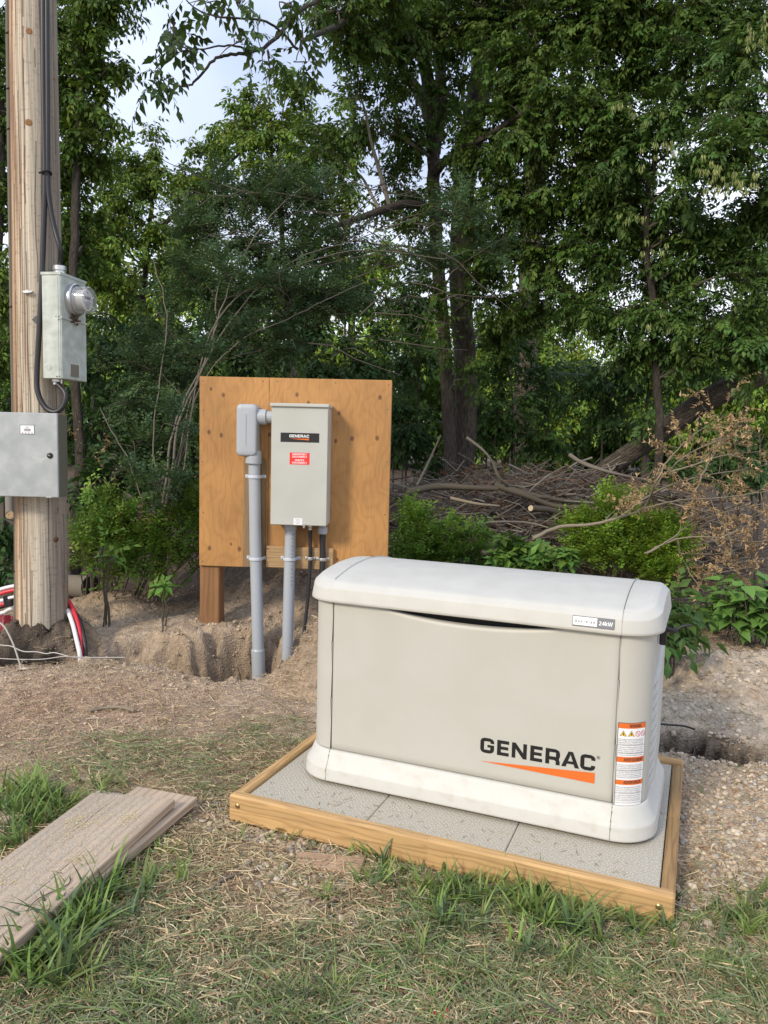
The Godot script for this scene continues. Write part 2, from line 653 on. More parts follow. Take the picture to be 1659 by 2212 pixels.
# strokes of wide square letters, in a box 1 wide and 1 high
func wide_letters(g: Geo, o: Vector3, x: Vector3, y: Vector3, z: Vector3, cap: float, spans: Array) -> void:
	var word := "GENERAC"
	var T := 0.22      # stroke, as a share of the cap height
	for li in word.length():
		var x0: float = spans[li][0]
		var w: float = spans[li][1] - x0
		var tx := T * cap * 1.12
		var ty := T * cap
		var polys := []
		var R := cap * 0.30
		match word[li]:
			"E":
				polys = [[[0, 0], [tx, 0], [tx, cap], [0, cap]], [[tx, 0], [w, 0], [w, ty], [tx, ty]], [[tx, cap - ty], [w, cap - ty], [w, cap], [tx, cap]], [[tx, cap * 0.5 - ty * 0.46], [w * 0.94, cap * 0.5 - ty * 0.46], [w * 0.94, cap * 0.5 + ty * 0.46], [tx, cap * 0.5 + ty * 0.46]]]
			"N":
				polys = [[[0, 0], [tx * 0.95, 0], [tx * 0.95, cap], [0, cap]], [[w - tx * 0.95, 0], [w, 0], [w, cap], [w - tx * 0.95, cap]], [[tx * 0.95, cap], [tx * 0.95, cap - ty * 1.75], [w - tx * 0.95, 0], [w - tx * 0.95, ty * 1.75]]]
			"A":
				polys = [[[0, 0], [tx * 1.1, 0], [w * 0.5 - tx * 0.03, cap * 0.78], [w * 0.5, cap], [w * 0.5 - tx * 0.55, cap]], [[w, 0], [w - tx * 1.1, 0], [w * 0.5 + tx * 0.03, cap * 0.78], [w * 0.5, cap], [w * 0.5 + tx * 0.55, cap]], [[w * 0.28, ty * 0.95], [w * 0.72, ty * 0.95], [w * 0.66, ty * 1.75], [w * 0.34, ty * 1.75]]]
			"R":
				polys = [[[0, 0], [tx, 0], [tx, cap], [0, cap]]]
				polys.append_array(band([[tx, cap - ty * 0.5], [w - tx * 0.5 - R * 0.5, cap - ty * 0.5], [w - tx * 0.62, cap - ty * 0.75], [w - tx * 0.5, cap - R * 0.85], [w - tx * 0.5, cap * 0.57], [w - tx * 0.62, cap * 0.44], [w - tx * 0.5 - R * 0.5, cap * 0.40], [tx, cap * 0.40]], tx, ty))
				polys.append_array(band([[w - tx * 1.1, cap * 0.36], [w - tx * 0.6, cap * 0.30], [w - tx * 0.5, cap * 0.22], [w - tx * 0.5, 0]], tx, ty))
			"C", "G":
				var p := [[w - tx * 0.5, cap * 0.66], [w - tx * 0.5, cap - R * 0.75], [w - tx * 0.62, cap - ty * 0.75], [w - tx * 0.5 - R * 0.5, cap - ty * 0.5], [tx * 0.5 + R * 0.5, cap - ty * 0.5], [tx * 0.62, cap - ty * 0.75], [tx * 0.5, cap - R * 0.75], [tx * 0.5, R * 0.75], [tx * 0.62, ty * 0.75], [tx * 0.5 + R * 0.5, ty * 0.5], [w - tx * 0.5 - R * 0.5, ty * 0.5], [w - tx * 0.62, ty * 0.75], [w - tx * 0.5, R * 0.75]]
				if word[li] == "G":
					p.append([w - tx * 0.5, cap * 0.52])
					polys.append([[w * 0.52, cap * 0.39], [w, cap * 0.39], [w, cap * 0.56], [w * 0.52, cap * 0.56]])
				else:
					p.append([w - tx * 0.5, cap * 0.34])
				polys.append_array(band(p, tx, ty))
		var lift := 0.0
		for poly in polys:
			var q := PackedVector3Array()
			for e in poly:
				q.append(o + x * (x0 + e[0]) + y * e[1] + z * lift)
			lift += 0.00003
			for s in q.size() - 2:
				g.tri(q[0], q[s + 1], q[s + 2], z)

func band(p: Array, tx: float, ty: float) -> Array:
	# a polyline widened to strokes: tx for upright runs, ty for level ones
	var l := []
	var r := []
	for k in p.size():
		var a: Array = p[maxi(k - 1, 0)]
		var b: Array = p[mini(k + 1, p.size() - 1)]
		var d := Vector2(b[0] - a[0], b[1] - a[1]).normalized()
		var nn := Vector2(-d.y, d.x)
		var hw := Vector2(nn.x * tx * 0.5, nn.y * ty * 0.5)
		l.append([p[k][0] + hw.x, p[k][1] + hw.y])
		r.append([p[k][0] - hw.x, p[k][1] - hw.y])
	var out := []
	for k in p.size() - 1:
		out.append([l[k], l[k + 1], r[k + 1], r[k]])
	return out

# ------------------------------------------------------------------ ground
const PAD := Vector3(0.2613, 0, -2.4587)
const PAD_YAW := 0.3815
const GEN_YAW := 0.3953

func pad_uv(x: float, z: float) -> Vector2:
	var dx := x - PAD.x
	var dz := z - PAD.z
	return Vector2(dx * cos(PAD_YAW) + dz * sin(PAD_YAW), dx * sin(PAD_YAW) - dz * cos(PAD_YAW))

func bump(x: float, z: float, cx: float, cz: float, rx: float, rz: float) -> float:
	var q := Vector2((x - cx) / rx, (z - cz) / rz).length()
	return 1.0 - smoothstep(0.0, 1.0, q)

func bowl(x: float, z: float, cx: float, cz: float, rx: float, rz: float, edge := 0.55) -> float:
	var wob := nz.get_noise_2d(x * 5.0, z * 5.0) * 0.22 + nz2.get_noise_2d(x * 9.0, z * 9.0) * 0.12
	var q := Vector2((x - cx) / rx, (z - cz) / rz).length() + wob
	return 1.0 - smoothstep(edge, 1.0, q)

func seg_d(x: float, z: float, a: Vector2, b: Vector2) -> float:
	var p := Vector2(x, z)
	var t := clampf((p - a).dot(b - a) / (b - a).length_squared(), 0, 1)
	return p.distance_to(a + (b - a) * t)

func trench(x: float, z: float) -> float:
	# hollow dug behind the right end of the pad
	var w := nz.get_noise_2d(x * 4.0, z * 4.0) * 0.06 + nz2.get_noise_2d(x * 13.0, z * 13.0) * 0.045
	var d := seg_d(x, z, Vector2(1.0, -3.40), Vector2(2.9, -2.66)) + w
	return 1.0 - smoothstep(0.04, 0.13, d)

func hole(x: float, z: float) -> float:
	return maxf(bowl(x, z, -0.78, -4.47, 0.52, 0.50, 0.55), 0.55 * bowl(x, z, -1.28, -4.5, 0.55, 0.30, 0.2))

func pole_pit(x: float, z: float) -> float:
	return bowl(x, z, -2.12, -4.28, 0.55, 0.20, 0.4)

func height(x: float, z: float) -> float:
	var h := 0.016 * nz.get_noise_2d(x * 1.1, z * 1.1) + 0.008 * nz2.get_noise_2d(x * 5.0, z * 5.0)
	var rough := smoothstep(-3.2, -4.2, z) + smoothstep(0.95, 1.15, x) * smoothstep(-2.6, -3.3, z)
	h += (0.004 + 0.010 * minf(rough, 1.0)) * nz2.get_noise_2d(x * 19.0, z * 19.0)
	h += 0.012 * minf(rough, 1.0) * absf(nz.get_noise_2d(x * 9.0, z * 9.0))
	# bank under the trees
	h += 0.42 * smoothstep(-6.2, -10.5, z)
	# spoil heaps
	h += 0.36 * bump(x, z, -0.19, -4.12, 0.46, 0.50) * (1.0 + 0.5 * nz.get_noise_2d(x * 6.0, z * 6.0))
	h += 0.32 * bump(x, z, -0.62, -5.75, 1.1, 0.75) * (1.0 + 0.6 * nz.get_noise_2d(x * 3.0, z * 3.0))
	h += 0.15 * bump(x, z, -1.92, -5.45, 0.55, 0.35)
	h += 0.07 * bump(x, z, -1.25, -5.0, 0.9, 0.5)
	h += 0.04 * bump(x, z, -1.6, -3.95, 1.2, 0.35)
	h += 0.17 * bump(x, z, 1.9, -3.95, 1.5, 0.75) * (1.0 + 0.5 * nz.get_noise_2d(x * 3.0, z * 3.0))
	h -= 0.43 * hole(x, z)
	h += 0.17 * (1.0 - smoothstep(0.12, 0.34, Vector2(x + 2.01, z + 4.62).length() + 0.06 * nz2.get_noise_2d(x * 9.0, z * 9.0)))
	h -= 0.15 * pole_pit(x, z)
	h -= 0.30 * trench(x, z)
	var q := pad_uv(x, z)
	var dx := maxf(absf(q.x + 0.024) - 0.70, 0.0)
	var dz := maxf(absf(q.y - 0.267) - 0.50, 0.0)
	var near := 1.0 - smoothstep(0.0, 0.25, Vector2(dx, dz).length())
	h = lerpf(h, minf(h, -0.012), near)
	return h

func gnd(x: float, z: float) -> Vector3:
	return Vector3(x, height(x, z), z)

func soil(x: float, z: float, h: float) -> Color:
	var p := Vector3(x, h, z)
	var s := px(p)
	var n1 := nz.get_noise_2d(x * 2.1 + 7.0, z * 2.1)
	var n2 := nz2.get_noise_2d(x * 9.0, z * 9.0)
	var n3 := nz2.get_noise_2d(x * 31.0, z * 31.0)
	var cc := Color(0.30, 0.222, 0.142)
	# pale dry dirt of the worked ground
	var mid := smoothstep(-2.9, -3.7, z)
	cc = cc.lerp(Color(0.37, 0.29, 0.21), mid * clampf(0.75 + n1, 0, 1))
	# reddish litter on the left
	cc = cc.lerp(Color(0.30, 0.20, 0.13), bump(x, z, -1.6, -3.5, 1.5, 0.8) * 0.8)
	# gravelly earth right of the pad
	cc = cc.lerp(Color(0.40, 0.315, 0.225), smoothstep(0.75, 1.0, x) * smoothstep(-3.3, -2.6, z))
	# grey crumbling clay behind the trench
	cc = cc.lerp(Color(0.37, 0.315, 0.245), smoothstep(0.9, 1.2, x) * smoothstep(-2.9, -3.3, z) * smoothstep(-5.0, -4.3, z) * clampf(0.8 + n1 * 1.2, 0, 1))
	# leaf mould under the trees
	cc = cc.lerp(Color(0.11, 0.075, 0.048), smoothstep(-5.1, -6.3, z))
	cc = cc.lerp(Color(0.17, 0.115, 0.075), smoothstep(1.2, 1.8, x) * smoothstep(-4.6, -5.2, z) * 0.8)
	# moist clods of the heap and the hollow
	cc = cc.lerp(Color(0.15, 0.11, 0.078), bump(x, z, -0.62, -5.75, 1.1, 0.75) * clampf(0.6 + n1 * 2.0, 0, 1))
	cc = cc.lerp(Color(0.20, 0.15, 0.105), clampf(bump(x, z, -0.19, -4.12, 0.52, 0.56) * 2.0, 0, 1) * clampf(0.75 + n1 + n2 * 0.5, 0, 1))
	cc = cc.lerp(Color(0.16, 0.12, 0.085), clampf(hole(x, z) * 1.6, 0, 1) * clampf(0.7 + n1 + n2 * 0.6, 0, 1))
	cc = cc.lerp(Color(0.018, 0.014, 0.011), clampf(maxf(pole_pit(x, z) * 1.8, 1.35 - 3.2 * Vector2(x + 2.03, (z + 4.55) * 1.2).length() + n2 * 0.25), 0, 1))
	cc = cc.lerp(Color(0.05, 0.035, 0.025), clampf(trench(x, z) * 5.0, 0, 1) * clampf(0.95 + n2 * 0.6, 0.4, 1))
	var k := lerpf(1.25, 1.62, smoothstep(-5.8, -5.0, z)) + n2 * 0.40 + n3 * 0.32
	return Color(cc.r * k, cc.g * k, cc.b * k)

func axis(a: float, b: float, step: float, far: float) -> PackedFloat32Array:
	var lo := []
	var s := step
	var q := a
	while q > -far:
		s *= 1.28
		q -= s
		lo.append(q)
	lo.reverse()
	var out := PackedFloat32Array(lo)
	q = a
	while q < b:
		out.append(q)
		q += step
	out.append(b)
	s = step
	q = b
	while q < far:
		s *= 1.28
		q += s
		out.append(q)
	return out

func build_ground() -> void:
	var xs := axis(-2.9, 2.9, 0.019, 90.0)
	var zs := axis(-6.3, -1.2, 0.019, 90.0)
	var g := Geo.new()
	var w := xs.size()
	var hs := PackedFloat32Array()
	hs.resize(w * zs.size())
	for b in zs.size():
		for a in w:
			hs[b * w + a] = height(xs[a], zs[b])
	for b in zs.size():
		for a in w:
			var a0 := maxi(a - 1, 0)
			var a1 := mini(a + 1, w - 1)
			var b0 := maxi(b - 1, 0)
			var b1 := mini(b + 1, zs.size() - 1)
			var sx := (hs[b * w + a1] - hs[b * w + a0]) / (xs[a1] - xs[a0])
			var sz := (hs[b1 * w + a] - hs[b0 * w + a]) / (zs[b1] - zs[b0])
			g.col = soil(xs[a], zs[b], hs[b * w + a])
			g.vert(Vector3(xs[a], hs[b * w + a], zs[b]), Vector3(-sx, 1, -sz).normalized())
	for b in zs.size() - 1:
		for a in w - 1:
			var k := b * w + a
			g.face(k, k + 1, k + w)
			g.face(k + 1, k + w + 1, k + w)
	var o := put("ground", g, M.ground)
	o.set_meta("kind", "structure")

# ------------------------------------------------------------------ pad and generator
func build_pad() -> void:
	var o := thing("generator_pad", "low timber framed pad of grey concrete pavers under the generator", "pad", PAD, -PAD_YAW)
	# frame boards: run along local x or z; local z = -depth
	var a0 := -0.7224
	var a1 := 0.675
	var t := 0.082
	var fb := Geo.new()
	fb.box(Vector3.ZERO, Vector3(a1 - a0, 0.092, 0.038), 0.006)
	var b := put("frame_board", fb, M.lumber, o)
	b.position = Vector3((a0 + a1) * 0.5, t - 0.048, 0.2271 - 0.019)
	b.rotation.z = -0.007
	var bb := put("frame_board", fb, M.lumber, o)
	bb.position = Vector3((a0 + a1) * 0.5, t - 0.046, -0.7607 + 0.019)
	var sb := Geo.new()
	sb.box(Vector3.ZERO, Vector3(0.2271 + 0.7607 - 0.08, 0.088, 0.038), 0.005)
	for sx in [[a0 + 0.019, 0.0], [a1 - 0.019, -0.010]]:
		var q := put("frame_board", sb, M.lumber_dull if sx[0] > 0.0 else M.lumber, o)
		q.position = Vector3(sx[0], t - 0.046 + sx[1], (0.2271 - 0.7607) * 0.5)
		q.rotation.y = PI / 2
	for sx in [a0 + 0.035, a1 - 0.04]:
		var sg := Geo.new()
		sg.lathe(Vector3(sx, t - 0.035 - (0.008 if sx > 0.0 else -0.004), 0.2271), Vector3(0, 0, 1), [[0.0085, 0.0], [0.0085, 0.0025], [0.005, 0.0045], [0.0, 0.0045]], 14)
		sg.box(Vector3(sx, t - 0.035 - (0.008 if sx > 0.0 else -0.004), 0.2271 + 0.0044), Vector3(0.008, 0.002, 0.001))
		put("screw", sg, M.brass, o)
	# pavers
	var xs := [a0 + 0.040, -0.247, 0.200, a1 - 0.040]
	var zs := [0.2271 - 0.040, -0.285, -0.7607 + 0.040]
	for i in 3:
		for j in 2:
			var x0: float = xs[i] + 0.0012
			var x1: float = xs[i + 1] - 0.0012
			var z0: float = zs[j + 1] + 0.003
			var z1: float = zs[j] - 0.003
			var g := Geo.new()
			g.box(Vector3((x0 + x1) * 0.5, 0.040 + rf(-0.0015, 0.0), (z0 + z1) * 0.5), Vector3(x1 - x0, 0.056, z1 - z0), 0.0025)
			put("paver", g, M.paver, o)

# generator in its own axes: u along, v up, w back
const GL := 0.609
const GD := 0.638

func uvw(u: float, v: float, w: float) -> Vector3:
	return Vector3(u, v, -w)

func end_ring(side: float, off: float, r: float, seam := 0.483) -> PackedVector2Array:
	# plan of one end from the front seam round to the back seam, as (u, w)
	var l := GL + off
	var w0 := -off
	var w1 := GD + off
	var out := PackedVector2Array()
	out.append(Vector2(seam * side, w0))
	for k in 13:
		var a := PI * 0.5 * k / 12.0
		out.append(Vector2(side * (l - r + r * sin(a)), w0 + r - r * cos(a)))
	for k in range(1, 9):
		out.append(Vector2(side * l, lerpf(w0 + r, w1 - r, k / 9.0)))
	for k in 13:
		var a := PI * 0.5 * k / 12.0
		out.append(Vector2(side * (l - r + r * cos(a)), w1 - r + r * sin(a)))
	out.append(Vector2(seam * side, w1))
	return out

func dome(w: float) -> float:
	return 0.75 - 0.49 * (w - 0.32) * (w - 0.32)

func loft_end(side: float, prof: Array, r: float, domed := false) -> Geo:
	var g := Geo.new()
	var rows := []
	for p in prof:
		var ring := end_ring(side, p[0], maxf(r + p[0], 0.02))
		var row := PackedVector3Array()
		for q in ring:
			var v: float = p[1]
			if domed and p.size() > 2:
				v = dome(clampf(q.y, 0.05, 0.588)) + p[2]
			row.append(uvw(q.x, v, q.y))
		rows.append(row)
	g.grid(rows, side)
	return g

func strip_front(prof: Array, half: float, w_of_back := false, domed := false) -> Geo:
	var g := Geo.new()
	var rows := []
	for p in prof:
		var row := PackedVector3Array()
		for k in 9:
			var u := lerpf(-half, half, k / 8.0)
			var w: float = GD + p[0] if w_of_back else -p[0]
			var v: float = p[1]
			if domed and p.size() > 2:
				v = dome(clampf(w, 0.05, 0.588)) + p[2]
			row.append(uvw(u, v, w))
		rows.append(row)
	g.grid(rows, -1.0 if w_of_back else 1.0)
	return g

func label_at(s: float, v: float, h: float) -> Vector3:
	# on the rounded right front corner panel, s metres round from the seam
	var r := 0.095
	var a := s / r
	var l := GL - 0.035
	var wc := 0.035 + r
	return uvw(l - r + (r + h) * sin(a), v, wc - (r + h) * cos(a))

func label_patch(g: Geo, s0: float, s1: float, v0: float, v1: float, h: float) -> void:
	var rows := []
	for k in 2:
		var row := PackedVector3Array()
		for q in 9:
			row.append(label_at(lerpf(s0, s1, q / 8.0), v0 if k == 0 else v1, h))
		rows.append(row)
	g.grid(rows, 1.0)

func label_text(g: Geo, s: String, sc: float, v: float, cap: float, width: float, h: float, bold := true) -> void:
	var a := text_arrays(s, cap, bold, width)
	var k := g.v.size()
	for p in a[0]:
		var q := label_at(sc + p.x, v + p.y, h)
		var o := label_at(sc + p.x, v + p.y, h + 0.01)
		g.vert(q, (o - q).normalized())
	var ids: PackedInt32Array = a[1]
	for q in ids.size() / 3:
		g.face(k + ids[q * 3], k + ids[q * 3 + 1], k + ids[q * 3 + 2])

func build_generator() -> void:
	var o := thing("standby_generator", "beige and off-white standby generator with rounded lid on the timber framed pad", "generator", Vector3(PAD.x, 0.0705, PAD.z), -GEN_YAW)
	# dark composite sled under the skirt, and the dark inside seen through the gaps
	var g := Geo.new()
	var rows := []
	for v in [0.0, 0.0085]:
		var row := PackedVector3Array()
		for q in end_ring(1.0, -0.022, 0.11, 0.0):
			row.append(uvw(q.x, v, q.y))
		var left := end_ring(-1.0, -0.022, 0.11, 0.0)
		left.reverse()
		for q in left:
			row.append(uvw(q.x, v, q.y))
		rows.append(row)
	g.grid(rows, 1.0)
	put("sled", g, M.dark, o)
	g = Geo.new()
	g.box(uvw(0, 0.36, GD * 0.5), Vector3(1.05, 0.60, 0.50), 0.02)
	put("inner_frame", g, M.dark, o)
	# skirt
	var prof := [[-0.02, 0.009], [-0.006, 0.0085], [-0.001, 0.012], [0.0, 0.018], [-0.0025, 0.050], [-0.006, 0.058], [-0.013, 0.067], [-0.025, 0.094], [-0.030, 0.106], [-0.034, 0.1115], [-0.044, 0.1130], [-0.060, 0.1130]]
	var skirt := put("skirt_front", strip_front(prof, 0.4815), M.skirt, o)
	put("skirt_back", strip_front(prof, 0.4815, true), M.white, o)
	for sd in [-1.0, 1.0]:
		put("skirt_end", loft_end(sd, prof, 0.13), M.skirt, o)
	# corner panels
	var cp := [[-0.035, 0.1165], [-0.035, 0.30], [-0.035, 0.50], [-0.035, 0.668]]
	for sd in [-1.0, 1.0]:
		var e := loft_end(sd, cp, 0.13)
		# returned edge at the seam
		e.quad(uvw(0.483 * sd, 0.1165, 0.035), uvw(0.483 * sd, 0.668, 0.035), uvw(0.483 * sd, 0.668, 0.06), uvw(0.483 * sd, 0.1165, 0.06), Vector3(-sd, 0, 0))
		var pn := put("corner_panel", e, M.beige, o)
		if sd > 0.0:
			# stamped louvre ridges on the side
			for k in 10:
				var lg := Geo.new()
				var pts := PackedVector3Array()
				var rad := PackedFloat32Array()
				for q in 9:
					var f := q / 8.0
					pts.append(uvw(GL - 0.0375, 0.190 + k * 0.036 + (f - 0.5) * 0.10, 0.135 + f * 0.34))
					rad.append(0.0195 * sqrt(maxf(0.02, 1.0 - pow(f * 2.0 - 1.0, 4.0))))
				lg.tube(pts, rad, 8)
				put("louvre", lg, M.beige, pn)
	# front panel with a scooped upper edge for the hand
	rows = []
	var hw := 0.4790
	for k in 27:
		var row := PackedVector3Array()
		for q in 65:
			var u := lerpf(-hw + 0.0035, hw - 0.0035, clampf((q - 1) / 62.0, 0, 1))
			if q == 0 or q == 64:
				u = -hw if q == 0 else hw
			var x := clampf(absf(u - 0.005) / 0.385, 0, 1)
			var dip := 0.058 * pow(1.0 - x * x, 0.7)
			var top := 0.664 - dip
			var f := k / 26.0
			var v := lerpf(0.1175, top, clampf((f - 0.04) / 0.86, 0, 1))
			var w := 0.0345
			# rolled bottom and top edges
			if f < 0.04:
				w += 0.012 * (1.0 - f / 0.04)
			if f > 0.90:
				var a := (f - 0.90) / 0.10 * PI * 0.5
				var rr := lerpf(0.008, 0.016, pow(1.0 - x * x, 0.8))
				w += rr * (1.0 - cos(a)) * 1.4
				v += rr * (sin(a)) * 0.4
			if q == 0 or q == 64:
				w += 0.010
			elif q == 1 or q == 63:
				w += 0.0006
			row.append(uvw(u, v, w))
		rows.append(row)
	g = Geo.new()
	g.grid(rows, 1.0)
	var panel := put("front_panel", g, M.beige, o)
	# back panel
	g = Geo.new()
	g.quad(uvw(-0.48, 0.117, GD - 0.036), uvw(0.48, 0.117, GD - 0.036), uvw(0.48, 0.66, GD - 0.036), uvw(-0.48, 0.66, GD - 0.036), Vector3(0, 0, -1))
	put("back_panel", g, M.beige, o)
	# lid
	var lp := [[-0.040, 0.655], [-0.024, 0.643], [-0.016, 0.6405], [-0.011, 0.6435], [-0.0112, 0.652], [-0.0185, 0.0, -0.0300], [-0.0195, 0.0, -0.0275], [-0.0208, 0.0, -0.0262], [-0.0375, 0.0, -0.0105], [-0.0390, 0.0, -0.0092], [-0.0410, 0.0, -0.0080], [-0.052, 0.0, -0.0040]]
	for sd in [-1.0, 1.0]:
		var lg := loft_end(sd, lp, 0.135, true)
		# its crown
		var ring := end_ring(sd, -0.052, 0.083)
		var rr := []
		for s in 5:
			var row := PackedVector3Array()
			for q in ring:
				row.append(uvw(lerpf(0.483 * sd, q.x, 1.0 - s / 4.0), dome(clampf(q.y, 0.05, 0.588)) - 0.004 * (1.0 - 0.5 * s / 4.0), q.y))
			rr.append(row)
		lg.grid(rr, sd)
		put("lid_end", lg, M.white, o)
	var lc := []
	for p in lp:
		var q: Array = p.duplicate()
		q[0] += 0.0015
		if q.size() > 2:
			q[2] += 0.003
		lc.append(q)
	var cg := strip_front(lc, 0.4815, false, true)
	var bk := strip_front(lc, 0.4815, true, true)
	var base := cg.v.size()
	for k in bk.v.size():
		cg.vert(bk.v[k], bk.n[k], bk.t[k])
	for k in bk.i:
		cg.i.append(base + k)
	rows = []
	for k in 25:
		var w := lerpf(0.0505, GD - 0.0505, k / 24.0)
		var row := PackedVector3Array()
		for q in 9:
			row.append(uvw(lerpf(-0.4815, 0.4815, q / 8.0), dome(clampf(w, 0.05, 0.588)) - 0.001, w))
		rows.append(row)
	cg.grid(rows, 1.0)
	# its cut edges at the seams
	for sd in [-1.0, 1.0]:
		for k in 24:
			var wa := lerpf(0.0505, GD - 0.0505, k / 24.0)
			var wb := lerpf(0.0505, GD - 0.0505, (k + 1) / 24.0)
			cg.quad(uvw(0.4815 * sd, dome(clampf(wa, 0.05, 0.588)) + 0.003, wa), uvw(0.4815 * sd, dome(clampf(wb, 0.05, 0.588)) + 0.003, wb), uvw(0.4815 * sd, dome(clampf(wb, 0.05, 0.588)) - 0.012, wb), uvw(0.4815 * sd, dome(clampf(wa, 0.05, 0.588)) - 0.012, wa), Vector3(sd, 0, 0))
	var lid := put("lid", cg, M.white, o)
	# maker's name and swoosh
	g = Geo.new()
	var X := Vector3(1, 0.010, 0)
	var Y := Vector3(0, 1, 0)
	var Z := Vector3(0, 0, 1)
	wide_letters(g, uvw(0, 0.2005, 0.0338), X, Y, Z, 0.0500, [[0.0610, 0.1065], [0.1165, 0.1550], [0.1645, 0.2125], [0.2235, 0.2620], [0.2715, 0.3165], [0.3215, 0.3765], [0.3790, 0.4240]])
	put("maker_name", g, M.black, panel)
	g = Geo.new()
	g.tri(uvw(0.059, 0.1712, 0.0337), uvw(0.4245, 0.2003, 0.0337), uvw(0.4245, 0.1662, 0.0337), Z)
	put("swoosh", g, M.orange, panel)
	g = Geo.new()
	for k in 16:
		var a := TAU * k / 16.0
		var b := TAU * (k + 1) / 16.0
		g.quad(uvw(0.4325 + 0.0052 * cos(a), 0.2505 + 0.0052 * sin(a), 0.0338), uvw(0.4325 + 0.0052 * cos(b), 0.2505 + 0.0052 * sin(b), 0.0338), uvw(0.4325 + 0.0042 * cos(b), 0.2505 + 0.0042 * sin(b), 0.0338), uvw(0.4325 + 0.0042 * cos(a), 0.2505 + 0.0042 * sin(a), 0.0338), Z)
	add_text(g, "R", uvw(0.4325, 0.2477, 0.0338), Vector3.RIGHT, Vector3.UP, 0.0056)
	put("registered_mark", g, M.black, panel)
	# model badge on the lid band, leaning with it
	var lean := Vector3(0, 1, -0.22).normalized()
	var bx := Basis(Vector3.RIGHT, lean, Vector3.RIGHT.cross(lean))
	var bo := uvw(0.400, 0.672, 0.0125)
	g = Geo.new()
	g.box(bo, Vector3(0.1235, 0.0315, 0.002), 0.0008, bx)
	var badge := put("model_badge", g, M.plate_dark, lid)
	g = Geo.new()
	g.box(bo + bx * Vector3(-0.0245, 0.0005, 0.0012), Vector3(0.071, 0.0255, 0.001), 0.0003, bx)
	put("badge_field", g, M.paper, badge)
	g = Geo.new()
	add_text(g, "G u a r d i a n", bo + bx * Vector3(-0.0245, -0.0045, 0.0019), bx.x, bx.y, 0.0082, 0.058)
	put("lettering", g, M.ink, badge)
	g = Geo.new()
	add_text(g, "24kW", bo + bx * Vector3(0.0365, -0.0065, 0.0012), bx.x, bx.y, 0.0118, 0.040)
	put("lettering", g, M.paper, badge)
	# warning label round the corner
	g = Geo.new()
	label_patch(g, 0.006, 0.096, 0.111, 0.371, 0.0009)
	var wl := put("warning_label", g, M.ink, o)
	wl.set_meta("label", "white and orange warning label in three languages")
	g = Geo.new()
	label_patch(g, 0.0075, 0.0945, 0.1125, 0.3695, 0.0013)
	put("paper", g, M.paper, wl)
	g = Geo.new()
	var heads := [[0.3535, 0.3695, "WARNING", 0.038], [0.2480, 0.2650, "AVERTISSEMENT", 0.062], [0.1775, 0.1925, "ADVERTENCIA", 0.056]]
	for h in heads:
		g = Geo.new()
		label_patch(g, 0.0075, 0.0945, h[0], h[1], 0.0017)
		put("heading_bar", g, M.orange, wl)
	g = Geo.new()
	for h in heads:
		label_text(g, h[2], 0.058, h[0] + 0.0035, 0.0098, h[3], 0.0021)
	var lines := [
		[0.3225, ["Risk of electric shock. No user serviceable", "parts inside. The control panel for this", "engine generator is intended to only be", "serviced by qualified service personnel."]],
		[0.2970, ["Explosion of battery gases can cause", "severe injury or death. Do not smoke,", "strike a match or cause a spark in the", "vicinity of this battery compartment."]],
		[0.2725, ["Cancer and reproductive harm"]],
		[0.2420, ["Risque de choc électrique. Aucune pièce", "réparable par l'utilisateur. Le panneau", "de commande de ce groupe doit être", "entretenu par du personnel qualifié."]],
		[0.2190, ["L'explosion de gaz de la batterie peut", "causer des blessures graves ou la mort.", "Ne pas fumer, ne pas allumer une", "allumette à proximité de la batterie."]],
		[0.1720, ["Riesgo de descarga eléctrica. No hay", "piezas que el usuario pueda reparar. El", "panel de control debe ser reparado", "por personal de servicio calificado."]],
		[0.1465, ["La explosión de los gases de la batería", "puede causar daños severos o la", "muerte. No fume, ni encienda cerillas", "en el compartimiento de la batería."]],
	]
	for b in lines:
		var v: float = b[0]
		for s in b[1]:
			label_text(g, s, 0.051 - 0.0025, v - 0.0042, 0.0030, 0.079, 0.0021, false)
			v -= 0.0056
	for v in [0.3005, 0.2755, 0.2212, 0.1500, 0.1205]:
		label_patch(g, 0.0075, 0.0945, v, v + 0.0008, 0.0019)
	put("lettering", g, M.ink, wl)
	g = Geo.new()
	var gi := Geo.new()
	for s in [0.022, 0.046]:
		for q in [[gi, 0.0105, 0.0017], [g, 0.0085, 0.0020]]:
			var gg: Geo = q[0]
			var r: float = q[1]
			var c0 := label_at(s - r, 0.3368 - r * 0.72, q[2])
			var c1 := label_at(s + r, 0.3368 - r * 0.72, q[2])
			var c2 := label_at(s, 0.3368 + r * 1.0, q[2])
			gg.tri(c0, c1, c2, label_at(s, 0.33, 1.0) - label_at(s, 0.33, 0.0))
	put("hazard_triangle", gi, M.ink, wl)
	put("hazard_field", g, M.yellow, wl)
	g = Geo.new()
	for s in [0.067, 0.086]:
		for k in 20:
			var a := TAU * k / 20.0
			var b := TAU * (k + 1) / 20.0
			g.quad(label_at(s + 0.0082 * cos(a), 0.337 + 0.0088 * sin(a), 0.0018), label_at(s + 0.0082 * cos(b), 0.337 + 0.0088 * sin(b), 0.0018), label_at(s + 0.0064 * cos(b), 0.337 + 0.0070 * sin(b), 0.0018), label_at(s + 0.0064 * cos(a), 0.337 + 0.0070 * sin(a), 0.0018), label_at(s, 0.33, 1.0) - label_at(s, 0.33, 0.0))
		g.quad(label_at(s - 0.0055, 0.342, 0.0019), label_at(s - 0.0042, 0.3432, 0.0019), label_at(s + 0.0055, 0.332, 0.0019), label_at(s + 0.0042, 0.3308, 0.0019), label_at(s, 0.33, 1.0) - label_at(s, 0.33, 0.0))
	put("prohibition_sign", g, M.pink, wl)
